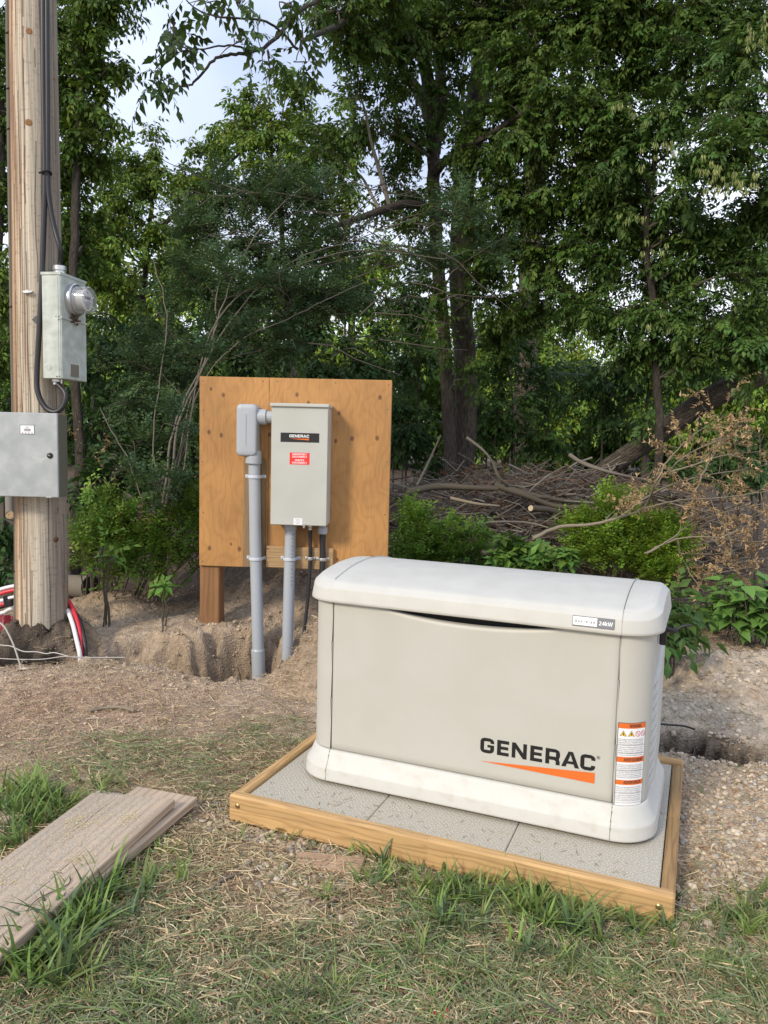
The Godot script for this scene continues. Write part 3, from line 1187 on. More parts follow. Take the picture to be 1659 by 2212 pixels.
	# bolts of lightning in the triangles
	for s in [0.022, 0.046]:
		g = Geo.new()
		var up := label_at(s, 0.33, 1.0) - label_at(s, 0.33, 0.0)
		g.tri(label_at(s - 0.0008, 0.3425, 0.0023), label_at(s + 0.002, 0.336, 0.0023), label_at(s - 0.0022, 0.3355, 0.0023), up)
		g.tri(label_at(s - 0.001, 0.3355, 0.0023), label_at(s + 0.0022, 0.3365, 0.0023), label_at(s + 0.0002, 0.330, 0.0023), up)
		put("hazard_mark", g, M.ink, wl)
	# side latch under the lid
	g = Geo.new()
	g.box(uvw(GL - 0.020, 0.607, 0.235), Vector3(0.022, 0.062, 0.030), 0.004)
	g.box(uvw(GL + 0.004, 0.625, 0.235), Vector3(0.034, 0.012, 0.026), 0.003)
	g.tube(PackedVector3Array([uvw(GL + 0.01, 0.622, 0.235), uvw(GL + 0.035, 0.640, 0.24), uvw(GL + 0.062, 0.646, 0.245)]), PackedFloat32Array([0.006, 0.005, 0.004]), 6)
	put("side_latch", g, M.black, o)

# ------------------------------------------------------------------ board with its electrical gear
const BZ := -4.90

func build_board() -> Transform3D:
	var T := Transform3D(Basis(Vector3.UP, -0.05), Vector3(-0.567, 0, BZ))
	var o := thing("plywood_backboard", "square plywood backboard on timber posts behind the generator", "backboard", T.origin, -0.05)
	# two sheets side by side, printed with upright grain
	var y0 := 0.442
	var y1 := 1.628
	for s in [[-0.597, -0.1615], [-0.1600, 0.597]]:
		var x0: float = s[0]
		var x1: float = s[1]
		var g := Geo.new()
		g.box(Vector3((x0 + x1) * 0.5, (y0 + y1) * 0.5, -0.0093), Vector3(x1 - x0, y1 - y0, 0.0185), 0.0015)
		for k in g.v.size():
			g.t[k] = Vector2((g.v[k].y - y0) / (y1 - y0), (g.v[k].x + 0.597) / 1.194)
		put("plywood_sheet", g, M.ply, o)
	var wh := Geo.new()
	wh.lathe(Vector3.ZERO, Vector3(0, 0, 1), [[0.0045, 0.0], [0.0042, 0.0008], [0.0015, 0.0008], [0.0, -0.0005]], 10)
	for q in [[-0.575, 0.47], [-0.572, 0.78], [-0.578, 1.10], [-0.574, 1.42], [-0.575, 1.60], [0.577, 0.48], [0.574, 0.80], [0.579, 1.13], [0.575, 1.45], [0.577, 1.60], [-0.20, 1.605], [-0.11, 1.607], [-0.182, 0.47], [-0.14, 1.03], [0.25, 1.605]]:
		var sc := put("wood_screw", wh, M.galv_side, o)
		sc.position = Vector3(q[0], q[1], 0.0002)
	var e := Geo.new()
	e.box(Vector3.ZERO, Vector3(y1 - y0 - 0.004, 0.038, 0.089), 0.003)
	for x in [-0.575, 0.577]:
		var st := put("stud", e, M.lumber_dull, o)
		st.position = Vector3(x, (y0 + y1) * 0.5 - 0.002, -0.064)
		st.rotation.z = PI / 2
	for x in [-0.535, 0.50]:
		var gy := height(T.origin.x + x, BZ - 0.1) - 0.3
		var pg := Geo.new()
		pg.box(Vector3.ZERO, Vector3(y0 - gy + 0.6, 0.128, 0.128), 0.006)
		var p := put("post", pg, M.post, o)
		p.position = Vector3(x, (y0 + 0.6 + gy) * 0.5, -0.185 if x > 0.0 else -0.084)
		if x < 0.0:
			p.position.y = (y0 - 0.001 + gy) * 0.5
			(p.mesh as ArrayMesh)
			var pg2 := Geo.new()
			pg2.box(Vector3.ZERO, Vector3(y0 - 0.001 - gy, 0.128, 0.128), 0.006)
			# a long check down the face
			pg2.box(Vector3(0, 0.004, 0.0635), Vector3(y0 - gy - 0.05, 0.0022, 0.002))
			p.mesh = pg2.mesh()
		p.rotation.z = PI / 2
	var sg := Geo.new()
	sg.box(Vector3.ZERO, Vector3(0.68, 0.138, 0.018), 0.003)
	var bs := put("backing_strip", sg, M.strip, o)
	bs.position = Vector3(-0.243, 0.785, 0.0095)
	bs.rotation.z = PI / 2
	bs.set_meta("label", "weathered grey-brown board behind the tall conduit")
	var cg := Geo.new()
	cg.box(Vector3.ZERO, Vector3(0.425, 0.137, 0.030), 0.004)
	var cl := put("cleat", cg, M.cleat, o)
	cl.position = Vector3(0.047, 0.515, 0.0155)
	cl.rotation.z = -0.012
	cl.set_meta("label", "pale short board across the foot of the backboard")
	return T

func strap(parent: Node, ctr: Vector3, r: float, ear: float, m: Material) -> void:
	# two-hole strap round an upright pipe, feet on the wood at z = ctr.z - r
	var g := Geo.new()
	var pts := []
	pts.append(Vector2(-r - ear, -r + 0.001))
	pts.append(Vector2(-r - 0.004, -r + 0.001))
	for k in 13:
		var a := PI - PI * k / 12.0
		pts.append(Vector2((r + 0.0015) * cos(a), (r + 0.0015) * sin(a)))
	pts.append(Vector2(r + 0.004, -r + 0.001))
	pts.append(Vector2(r + ear, -r + 0.001))
	var rows := []
	for e in [[0.0, -0.010], [0.0025, -0.0085], [0.0025, 0.0085], [0.0, 0.010]]:
		var row := PackedVector3Array()
		for k in pts.size():
			var nn := Vector2(0, 1) if k < 2 or k > pts.size() - 3 else (pts[k] as Vector2).normalized()
			var q: Vector2 = pts[k] + nn * e[0]
			row.append(ctr + Vector3(q.x, e[1], q.y))
		rows.append(row)
	g.grid(rows, 1.0)
	var s := put("strap", g, m, parent)
	for x in [-r - ear * 0.6, r + ear * 0.6]:
		var sg := Geo.new()
		sg.lathe(ctr + Vector3(x, 0, -r + 0.003), Vector3(0, 0, 1), [[0.0055, 0.0], [0.0045, 0.0025], [0.0, 0.003]], 10)
		put("screw", sg, M.zinc, s)

func build_gear(T: Transform3D) -> void:
	# ---- tall conduit with its square elbow; axes of the board: x right, z out
	var o := thing("tall_conduit", "tall grey plastic conduit with a boxy elbow left of the switch cabinet", "conduit", T * Vector3(-0.24, -0.1, 0.09), -0.05)
	var L := Transform3D(Basis(), Vector3(0.24, 0.1, -0.09))   # board axes -> this thing's
	var g := Geo.new()
	g.tube(PackedVector3Array([L * Vector3(-0.238, 1.13, 0.0575), L * Vector3(-0.2255, 0.60, 0.0578), L * Vector3(-0.2185, 0.40, 0.0582), L * Vector3(-0.196, -0.06, 0.086)]), PackedFloat32Array([0.0365, 0.0365, 0.0365, 0.0365]), 24)
	put("pipe", g, M.pvc, o)
	g = Geo.new()
	var dn := Vector3(0.028, -0.62, 0.012).normalized()
	g.lathe(L * Vector3(-0.1975, -0.055, 0.0855), dn, [[0.0365, 0.0], [0.0425, 0.014], [0.0425, 0.40]], 24)
	put("coupling", g, M.pvc, o)
	# elbow: rounded box swept by rings
	g = Geo.new()
	var rows := []
	for e in [[0.020, 0.012], [0.006, 0.012], [0.0, 0.020], [0.0, 0.104], [0.004, 0.114], [0.012, 0.120], [0.03, 0.1215], [0.063, 0.1225]]:
		var row := PackedVector3Array()
		var hx: float = 0.064 - e[0]
		var hy: float = 0.158 - e[0]
		var rr: float = maxf(0.030 - e[0] * 0.5, 0.004)
		rr = minf(rr, hx * 0.95)
		for k in 41:
			var a := TAU * k / 40.0
			var cx := signf(cos(a)) * (hx - rr) + rr * cos(a)
			var cy := signf(sin(a)) * (hy - rr) + rr * sin(a)
			if absf(cos(a)) < 0.01:
				cx = 0.0
			if absf(sin(a)) < 0.01:
				cy = 0.0
			row.append(L * Vector3(-0.275 + cx, 1.302 + cy, e[1]))
		rows.append(row)
	g.grid(rows, 1.0)
	put("elbow_body", g, M.pvc, o)
	g = Geo.new()
	g.lathe(L * Vector3(-0.240, 1.185, 0.062), Vector3(-0.02, -1, 0), [[0.030, 0.0], [0.047, 0.010], [0.0495, 0.05], [0.0495, 0.085], [0.043, 0.088], [0.036, 0.088]], 24)
	put("hub", g, M.pvc, o)
	g = Geo.new()
	g.lathe(L * Vector3(-0.225, 1.385, 0.062), Vector3(1, 0, 0), [[0.045, 0.0], [0.0475, 0.012], [0.0475, 0.062], [0.043, 0.064], [0.0365, 0.064], [0.0365, 0.12]], 24)
	put("nipple", g, M.pvc, o)
	strap(o, L * Vector3(-0.2353, 1.018, 0.0577), 0.0392, 0.026, M.strap)
	strap(o, L * Vector3(-0.2225, 0.508, 0.0580), 0.0395, 0.026, M.strap)

	# ---- switch cabinet
	var c0 := Vector3(0.062, 0.738, 0.004)
	o = thing("transfer_switch", "grey transfer switch cabinet with black nameplate and red sticker on the plywood", "electrical cabinet", T * c0, -0.05)
	g = Geo.new()
	g.box(Vector3(0, 0.358, 0.092), Vector3(0.338, 0.716, 0.184), 0.003)
	put("cabinet", g, M.switch_grey, o)
	g = Geo.new()
	g.box(Vector3(0, 0.355, 0.1855), Vector3(0.3375, 0.705, 0.004), 0.0015)
	var cover := put("cover", g, M.switch_grey, o)
	g = Geo.new()
	g.box(Vector3(0, 0.718, 0.099), Vector3(0.352, 0.020, 0.206), 0.003)
	put("rain_cap", g, M.switch_grey, o)
	var zf := 0.1880
	g = Geo.new()
	g.box(Vector3(0.003, 0.527, zf), Vector3(0.232, 0.0555, 0.0014), 0.0006)
	var np := put("nameplate", g, M.black, cover)
	g = Geo.new()
	wide_letters(g, Vector3(-0.060, 0.528, zf + 0.0009), Vector3.RIGHT, Vector3.UP, Vector3.BACK, 0.0165, [[0.0, 0.0150], [0.0175, 0.0305], [0.0330, 0.0490], [0.0515, 0.0645], [0.0670, 0.0820], [0.0835, 0.1010], [0.1030, 0.1180]])
	put("maker_name", g, M.paper, np)
	g = Geo.new()
	g.tri(Vector3(-0.060, 0.5195, zf + 0.0009), Vector3(0.058, 0.5225, zf + 0.0009), Vector3(0.058, 0.5120, zf + 0.0009), Vector3.BACK)
	put("swoosh", g, M.orange, np)
	g = Geo.new()
	g.box(Vector3(0.003, 0.402, zf - 0.0004), Vector3(0.120, 0.071, 0.0008))
	var rs := put("red_sticker", g, M.red, cover)
	g = Geo.new()
	var ly := [[0.4225, "EMERGENCY", 0.086], [0.4075, "DISCONNECT", 0.088], [0.3870, "SERVICE", 0.056], [0.3720, "DISCONNECT", 0.088]]
	for l in ly:
		add_text(g, l[1], Vector3(0.003, l[0], zf + 0.0005), Vector3.RIGHT, Vector3.UP, 0.0108, l[2])
	put("lettering", g, M.paper, rs)
	g = Geo.new()
	g.box(Vector3(-0.002, 0.024, zf - 0.0002), Vector3(0.052, 0.041, 0.0008))
	var tg := put("rating_sticker", g, M.paper, cover)
	g = Geo.new()
	for k in 4:
		g.box(Vector3(-0.002, 0.036 - k * 0.0075, zf + 0.0004), Vector3(0.034 - (k % 2) * 0.01, 0.0016, 0.0004))
	put("print", g, M.plate_dark, tg)
	g = Geo.new()
	g.box(Vector3(0.035, 0.004, zf + 0.004), Vector3(0.018, 0.016, 0.008), 0.002)
	g.lathe(Vector3(0.035, -0.006, zf), Vector3(0, -1, 0), [[0.006, 0.0], [0.006, 0.008], [0.0, 0.009]], 10)
	put("hasp", g, M.zinc, o)

	# ---- short conduit under the cabinet
	o = thing("short_conduit", "grey plastic conduit rising from the earth into the cabinet bottom", "conduit", T * Vector3(0.0, 0.0, 0.067), -0.05)
	g = Geo.new()
	g.tube(PackedVector3Array([Vector3(-0.005, 0.735, 0), Vector3(-0.008, 0.5, 0.0), Vector3(-0.012, -0.12, 0.02)]), PackedFloat32Array([0.0345, 0.0345, 0.0345]), 24)
	var pp := put("pipe", g, M.pvc, o)
	g = Geo.new()
	for k in 14:
		g.box(Vector3(0.013, 0.67 - k * 0.024, 0.0325 + k * 0.0006), Vector3(0.006, 0.013 - (k % 3) * 0.003, 0.0012))
	put("print", g, M.plate_dark, pp)
	g = Geo.new()
	g.lathe(Vector3(-0.005, 0.737, 0), Vector3.DOWN, [[0.039, 0.0], [0.039, 0.038], [0.036, 0.042], [0.0345, 0.042]], 24)
	put("adapter", g, M.pvc, o)
	strap(o, Vector3(-0.0078, 0.515, 0.0005), 0.0370, 0.026, M.strap)

	# ---- thin armoured cable
	o = thing("armoured_cable", "thin black ribbed cable under the cabinet, right of the conduit", "cable", T * Vector3(0.110, 0.0, 0.05), -0.05)
	g = Geo.new()
	var pts := PackedVector3Array()
	var rad := PackedFloat32Array()
	for k in 151:
		var f := k / 150.0
		pts.append(Vector3(0.004 + 0.006 * sin(f * 3.0) - 0.030 * f * f, 0.700 - f * 0.70, -0.006 + 0.05 * f * f))
		rad.append(0.0105 + (0.0016 if k % 2 == 0 else -0.001))
	g.tube(pts, rad, 10)
	put("jacket", g, M.rubber, o)
	g = Geo.new()
	g.lathe(Vector3(0.004, 0.738, -0.006), Vector3.DOWN, [[0.010, 0.0], [0.010, 0.012], [0.019, 0.013], [0.019, 0.024], [0.013, 0.026], [0.015, 0.030], [0.015, 0.042], [0.011, 0.044]], 8)
	put("connector", g, M.zinc, o)
	strap(o, Vector3(0.0065, 0.517, -0.003), 0.0145, 0.018, M.zinc)

	# ---- thick black cable
	o = thing("thick_cable", "thick black cable entering the cabinet bottom at its right corner", "cable", T * Vector3(0.193, 0.0, 0.05), -0.05)
	g = Geo.new()
	g.tube(PackedVector3Array([Vector3(0.0, 0.700, 0.006), Vector3(0.002, 0.52, 0.000), Vector3(0.004, 0.38, 0.018), Vector3(-0.002, 0.2, 0.03), Vector3(-0.02, -0.05, 0.05)]), PackedFloat32Array([0.0185, 0.0185, 0.0185, 0.0185, 0.0185]), 14)
	put("jacket", g, M.rubber, o)
	g = Geo.new()
	g.lathe(Vector3(0.0, 0.738, 0.006), Vector3.DOWN, [[0.024, 0.0], [0.024, 0.022], [0.031, 0.023], [0.030, 0.060], [0.026, 0.064], [0.0185, 0.065]], 12)
	put("connector", g, M.pvc, o)
	strap(o, Vector3(0.002, 0.515, 0.001), 0.0208, 0.02, M.zinc)

# ------------------------------------------------------------------ utility pole and what hangs on it
const PZ := -4.60

func build_pole() -> void:
	var foot := atz(93, 1372, PZ)
	var top := atz(71, 0, PZ)
	var d := (top - foot) / (top.y - foot.y)
	var o := thing("utility_pole", "tall weathered round wooden utility pole at the left of the picture", "pole", Vector3(foot.x, 0, PZ))
	var g := Geo.new()
	var rows := []
	var nn := 40
	for k in 45:
		var y := -0.5 + k * 0.2
		var r := 0.1465 - 0.0068 * y
		var row := PackedVector3Array()
		for s in nn + 1:
			var a := -PI + TAU * s / nn
			var rr := r * (1.0 + 0.012 * nz.get_noise_2d(sin(a) * 2.0 + 5.0, cos(a) * 2.0 + y * 0.4))
			row.append(Vector3(d.x * (y - foot.y) + rr * sin(a), y, rr * cos(a)))
		rows.append(row)
	g.grid(rows, 1.0)
	for k in g.t.size():
		g.t[k] = Vector2(g.t[k].x, 1.0 - fmod(0.0, 1.0) - (g.v[k].y + 0.5) / 4.2)
	put("shaft", g, M.pole, o)
	var loc := func(x: float, y: float) -> Vector3:
		var q := atz(x, y, PZ + 0.14)
		var yy := q.y
		var r := 0.1465 - 0.0068 * yy
		var cx: float = d.x * (yy - foot.y)
		# solve on the round face
		var lx: float = clampf((q.x - foot.x - cx) / r, -0.98, 0.98)
		return Vector3(cx + r * lx, yy, r * sqrt(1.0 - lx * lx))
	# knots
	var km := mat(0.26, 0.13, 0.05, 0.8)
	for q in [[59, 63, 7.0], [59, 262, 7.5], [105, 150, 4.0], [98, 1375, 4.0], [127, 1275, 5.0]]:
		var c: Vector3 = loc.call(q[0], q[1])
		var cx: float = d.x * (c.y - foot.y)
		var out := Vector3(c.x - cx, 0, c.z).normalized()
		var kg := Geo.new()
		var r: float = q[2] / FV * 4.5
		kg.lathe(c - out * 0.002, out, [[r, 0.0], [r * 0.85, 0.004], [r * 0.3, 0.005], [0.0, 0.003]], 14)
		put("knot", kg, km, o)
	# rusty bolt head
	var bc: Vector3 = loc.call(111, 1168)
	var bcx: float = d.x * (bc.y - foot.y)
	var bout := Vector3(bc.x - bcx, 0, bc.z).normalized()
	g = Geo.new()
	g.lathe(bc, bout, [[0.016, 0.0], [0.015, 0.006], [0.007, 0.012], [0.0, 0.012]], 8)
	put("bolt", g, mat(0.10, 0.04, 0.02, 0.85), o)
	# round aluminium tag
	var tc: Vector3 = loc.call(59, 630)
	var tcx: float = d.x * (tc.y - foot.y)
	var tout := Vector3(tc.x - tcx, 0.25, tc.z).normalized()
	g = Geo.new()
	g.lathe(tc + tout * 0.002, tout, [[0.027, 0.0], [0.027, 0.003], [0.008, 0.004], [0.006, 0.009], [0.0, 0.009]], 18)
	put("disc_tag", g, mat(0.75, 0.75, 0.75, 0.4), o)
	# lozenge plate
	var pc: Vector3 = loc.call(76, 690)
	var pcx: float = d.x * (pc.y - foot.y)
	var pout := Vector3(pc.x - pcx, 0, pc.z).normalized()
	var pb := Basis.looking_at(-pout, Vector3.UP) * Basis(Vector3(0, 0, 1), PI / 4)
	g = Geo.new()
	g.box(pc + pout * 0.004, Vector3(0.034, 0.034, 0.003), 0.001, pb)
	put("lozenge_plate", g, mat(0.16, 0.16, 0.15, 0.6), o)
	# grounding wire moulding down the left side with its staples
	g = Geo.new()
	var pts := PackedVector3Array()
	for q in [[19.0, -60.0], [19.0, 40.0], [21.5, 250.0], [25, 500.0], [29, 750.0], [34.0, 1000.0], [37.0, 1180.0], [36.0, 1340.0], [35.0, 1400.0]]:
		pts.append(atz(q[0] - 2.0, q[1], PZ + 0.02) - Vector3(foot.x, 0, PZ))
	var rr := PackedFloat32Array()
	for k in pts.size():
		rr.append(0.0135)
	g.tube(smooth(pts, 6), even(0.0135, (pts.size() - 1) * 6 + 1), 8)
	put("ground_wire_moulding", g, M.moulding, o)
	for y in [75, 195, 282, 665, 905, 1235]:
		var p := atz(lerpf(17, 35, y / 1300.0), y, PZ + 0.02) - Vector3(foot.x, 0, PZ)
		g = Geo.new()
		var ring := PackedVector3Array()
		for k in 9:
			var a := PI * 0.1 + PI * 1.0 * k / 8.0
			ring.append(p + Vector3(-0.017 * cos(a) * 1.0 + 0.004, 0.002 * k, 0.017 * sin(a)))
		g.tube(ring, even(0.003, 9), 6)
		put("staple", g, M.dark, o)

func smooth(p: PackedVector3Array, sub: int) -> PackedVector3Array:
	var out := PackedVector3Array()
	var m := p.size()
	for k in m - 1:
		var a := p[maxi(k - 1, 0)]
		var b := p[k]
		var c := p[k + 1]
		var d := p[mini(k + 2, m - 1)]
		for s in sub:
			out.append(b.cubic_interpolate(c, a, d, float(s) / sub))
	out.append(p[m - 1])
	return out

func even(r: float, m: int) -> PackedFloat32Array:
	var a := PackedFloat32Array()
	a.resize(m)
	a.fill(r)
	return a

func cable(called: String, label: String, cat: String, p: PackedVector3Array, r: float, m: Material, group := "", sides := 10) -> MeshInstance3D:
	var g := Geo.new()
	var q := smooth(p, 8)
	var o := q[0]
	for k in q.size():
		q[k] -= o
	g.tube(q, even(r, q.size()), sides)
	var n := put(called, g, m)
	n.position = o
	tag(n, label, cat, group)
	return n

func build_meter() -> void:
	# corner nearest the camera
	var zc := -4.40
	var top := atz(132, 588, zc)
	var bot := atz(132, 818, zc)
	var e1 := Vector3(0.15, 0, -0.989)       # along the face, away
	var n := Vector3(0.989, 0, 0.15)         # the way it faces
	var W := 0.262
	var D := 0.108
	var H := top.y - bot.y
	var o := thing("meter_socket", "pale green-grey metal meter box with a round glass meter on the pole", "electric meter", Vector3(bot.x, bot.y, zc))
	var bs := Basis(e1, Vector3.UP, e1.cross(Vector3.UP))
	if bs.z.dot(n) < 0.0:
		bs.z = -bs.z
	var at_ := func(a: float, y: float, b: float) -> Vector3:
		return e1 * a + Vector3.UP * y + n * b
	var B := Basis(n.cross(Vector3.UP) * -1.0, Vector3.UP, n)
	var g := Geo.new()
	g.box(at_.call(W * 0.5, H * 0.5 - 0.004, -D * 0.5), Vector3(W, H - 0.01, D), 0.003, B)
	put("box", g, M.meter_paint, o)
	g = Geo.new()
	g.box(at_.call(W * 0.5, H - 0.006, -D * 0.5 + 0.002), Vector3(W + 0.010, 0.016, D + 0.012), 0.002, B)
	put("top_flange", g, M.meter_paint, o)
	g = Geo.new()
	g.box(at_.call(W * 0.5 + 0.001, H * 0.285, 0.003), Vector3(W - 0.004, H * 0.565, 0.006), 0.002, B)
	var lc := put("lower_cover", g, M.meter_paint, o)
	g = Geo.new()
	g.box(at_.call(W * 0.5 + 0.001, H * 0.785, 0.002), Vector3(W - 0.004, H * 0.40, 0.004), 0.002, B)
	put("upper_cover", g, M.meter_paint, o)
	g = Geo.new()
	g.box(at_.call(W * 0.5, H * 0.578, 0.006), Vector3(W + 0.006, 0.013, 0.010), 0.002, B)
	put("cover_lip", g, M.meter_paint, o)
	g = Geo.new()
	g.box(at_.call(W * 0.5, H * 0.093, 0.0068), Vector3(0.085, 0.070, 0.0015), 0.0, B)
	put("rating_plate", g, mat(0.20, 0.175, 0.135, 0.6), lc)
	# knockout rings on the side that faces the camera
	var sd := -e1
	g = Geo.new()
	g.lathe(at_.call(-0.0005, 0.062, -0.072), sd, [[0.017, 0.0], [0.016, 0.0025], [0.0125, 0.0025], [0.0115, 0.0008], [0.0085, 0.0008], [0.0078, 0.0022], [0.0, 0.0026]], 22)
	put("knockout", g, M.meter_paint, o)
	# folded seam on the side, with bolt holes
	g = Geo.new()
	g.box(at_.call(-0.001, H * 0.5 - 0.005, -0.016), Vector3(0.004, H - 0.03, 0.012), 0.0015, Basis(sd.cross(Vector3.UP) * -1.0, Vector3.UP, sd) * Basis(Vector3.UP, PI / 2))
	put("folded_seam", g, M.meter_paint, o)
	for q in [[0.338, -0.024], [0.338, -0.006], [0.321, -0.007], [0.012, -0.025], [0.012, -0.008]]:
		g = Geo.new()
		g.lathe(at_.call(-0.0025, q[0], q[1]), sd, [[0.0028, 0.0], [0.0028, 0.0015], [0.0, 0.0016]], 8)
		put("rivet", g, M.dark, o)
	# glass meter
	var mc: Vector3 = at_.call(W * 0.47, H * 0.775, 0.0)
	g = Geo.new()
	g.lathe(mc, n, [[0.088, 0.0], [0.090, 0.006], [0.090, 0.030], [0.086, 0.036], [0.080, 0.037]], 32)
	put("meter_ring", g, M.chrome, o)
	g = Geo.new()
	g.lathe(mc, n, [[0.076, 0.030], [0.076, 0.036], [0.058, 0.038], [0.056, 0.085], [0.0, 0.086]], 28)
	var inner := put("meter_body", g, mat(0.32, 0.33, 0.33, 0.45), o)
	g = Geo.new()
	g.lathe(mc, n, [[0.060, 0.088], [0.060, 0.092], [0.0, 0.0925]], 28)
	put("dial_plate", g, mat(0.50, 0.51, 0.50, 0.5), o)
	var gx := B.x
	g = Geo.new()
	g.box(mc + n * 0.0932 + Vector3.UP * 0.012, Vector3(0.062, 0.016, 0.001), 0.0, B)
	g.box(mc + n * 0.0932 - Vector3.UP * 0.012, Vector3(0.07, 0.003, 0.001), 0.0, B)
	for k in 4:
		g.box(mc + n * 0.0932 - Vector3.UP * (0.022 + 0.008 * k), Vector3(0.055 - 0.008 * k, 0.003, 0.001), 0.0, B)
	g.box(mc + n * 0.0932 + Vector3.UP * 0.042, Vector3(0.008, 0.009, 0.001), 0.0, B)
	put("dial_print", g, mat(0.10, 0.10, 0.10, 0.5), inner)
	g = Geo.new()
	g.lathe(mc, n, [[0.079, 0.030], [0.077, 0.050], [0.074, 0.105], [0.069, 0.114], [0.055, 0.119], [0.0, 0.121]], 36)
	put("glass_cover", g, M.glass, o)
	# old wasp nest dirt below the ring
	g = Geo.new()
	for k in 26:
		g.box(mc + n * rf(0.006, 0.03) + B.x * rf(-0.035, 0.03) - Vector3.UP * (0.086 + absf(rng.randfn(0, 0.022))), Vector3(rf(0.008, 0.018), rf(0.004, 0.012), rf(0.006, 0.014)), 0.002, Basis(rdir(), rf(0, 3)))
	put("nest_remains", g, mat(0.10, 0.065, 0.04, 0.95), o)
	# hub on top
	var hc: Vector3 = at_.call(0.085, H + 0.002, -0.05)
	g = Geo.new()
	g.lathe(hc, Vector3.UP, [[0.034, 0.0], [0.034, 0.018], [0.028, 0.020], [0.028, 0.024], [0.036, 0.025], [0.036, 0.048], [0.022, 0.052]], 16)
	put("cable_hub", g, M.zinc, o)
	g = Geo.new()
	g.box(at_.call(0.055, -0.010, -0.03), Vector3(0.012, 0.03, 0.010), 0.002, B)
	g.lathe(at_.call(0.05, 0.0, -0.06), Vector3.DOWN, [[0.024, 0.0], [0.024, 0.014], [0.018, 0.018], [0.018, 0.03]], 12)
	put("lower_hub", g, M.zinc, o)
	# the cables
	var og := Vector3(bot.x, bot.y, zc)
	var zz := PZ + 0.155
	cable("service_cable", "black cable running down the pole front and looping under the meter box", "cable", PackedVector3Array([atz(92, -260, zz), atz(93, 0, zz), atz(94, 200, zz), atz(97, 372, zz), atz(95, 470, zz), atz(89, 640, zz), atz(80, 800, zz), atz(82, 848, zz + 0.01), atz(98, 880, zz + 0.02), atz(120, 890, zz + 0.03), atz(137, 876, zz + 0.03), atz(141, 850, zz + 0.02), og + at_.call(0.05, -0.02, -0.06)]), 0.0148, M.rubber)
	cable("service_cable", "black cable curving from the pole clamp into the hub on the meter box top", "cable", PackedVector3Array([atz(102, -260, zz - 0.004), atz(101.5, 0, zz - 0.004), atz(102.5, 200, zz - 0.004), atz(103, 372, zz - 0.004), atz(106, 430, zz - 0.004), atz(117, 490, zz), atz(130, 540, zz + 0.01), og + hc + Vector3(0.0, 0.05, 0)]), 0.0135, M.rubber)
	# clamp round both
	g = Geo.new()
	var cc := atz(98, 373, zz)
	var ring := PackedVector3Array()
	for k in 17:
		var a := TAU * k / 16.0
		ring.append(Vector3(0.031 * cos(a), 0.006 * sin(a * 2.0), 0.024 * sin(a)))
	g.tube(ring, even(0.006, 17), 6)
	var cl := put("cable_clamp", g, M.dark)
	cl.position = cc
	tag(cl, "dark ring clamp holding the two black cables on the pole", "clamp")

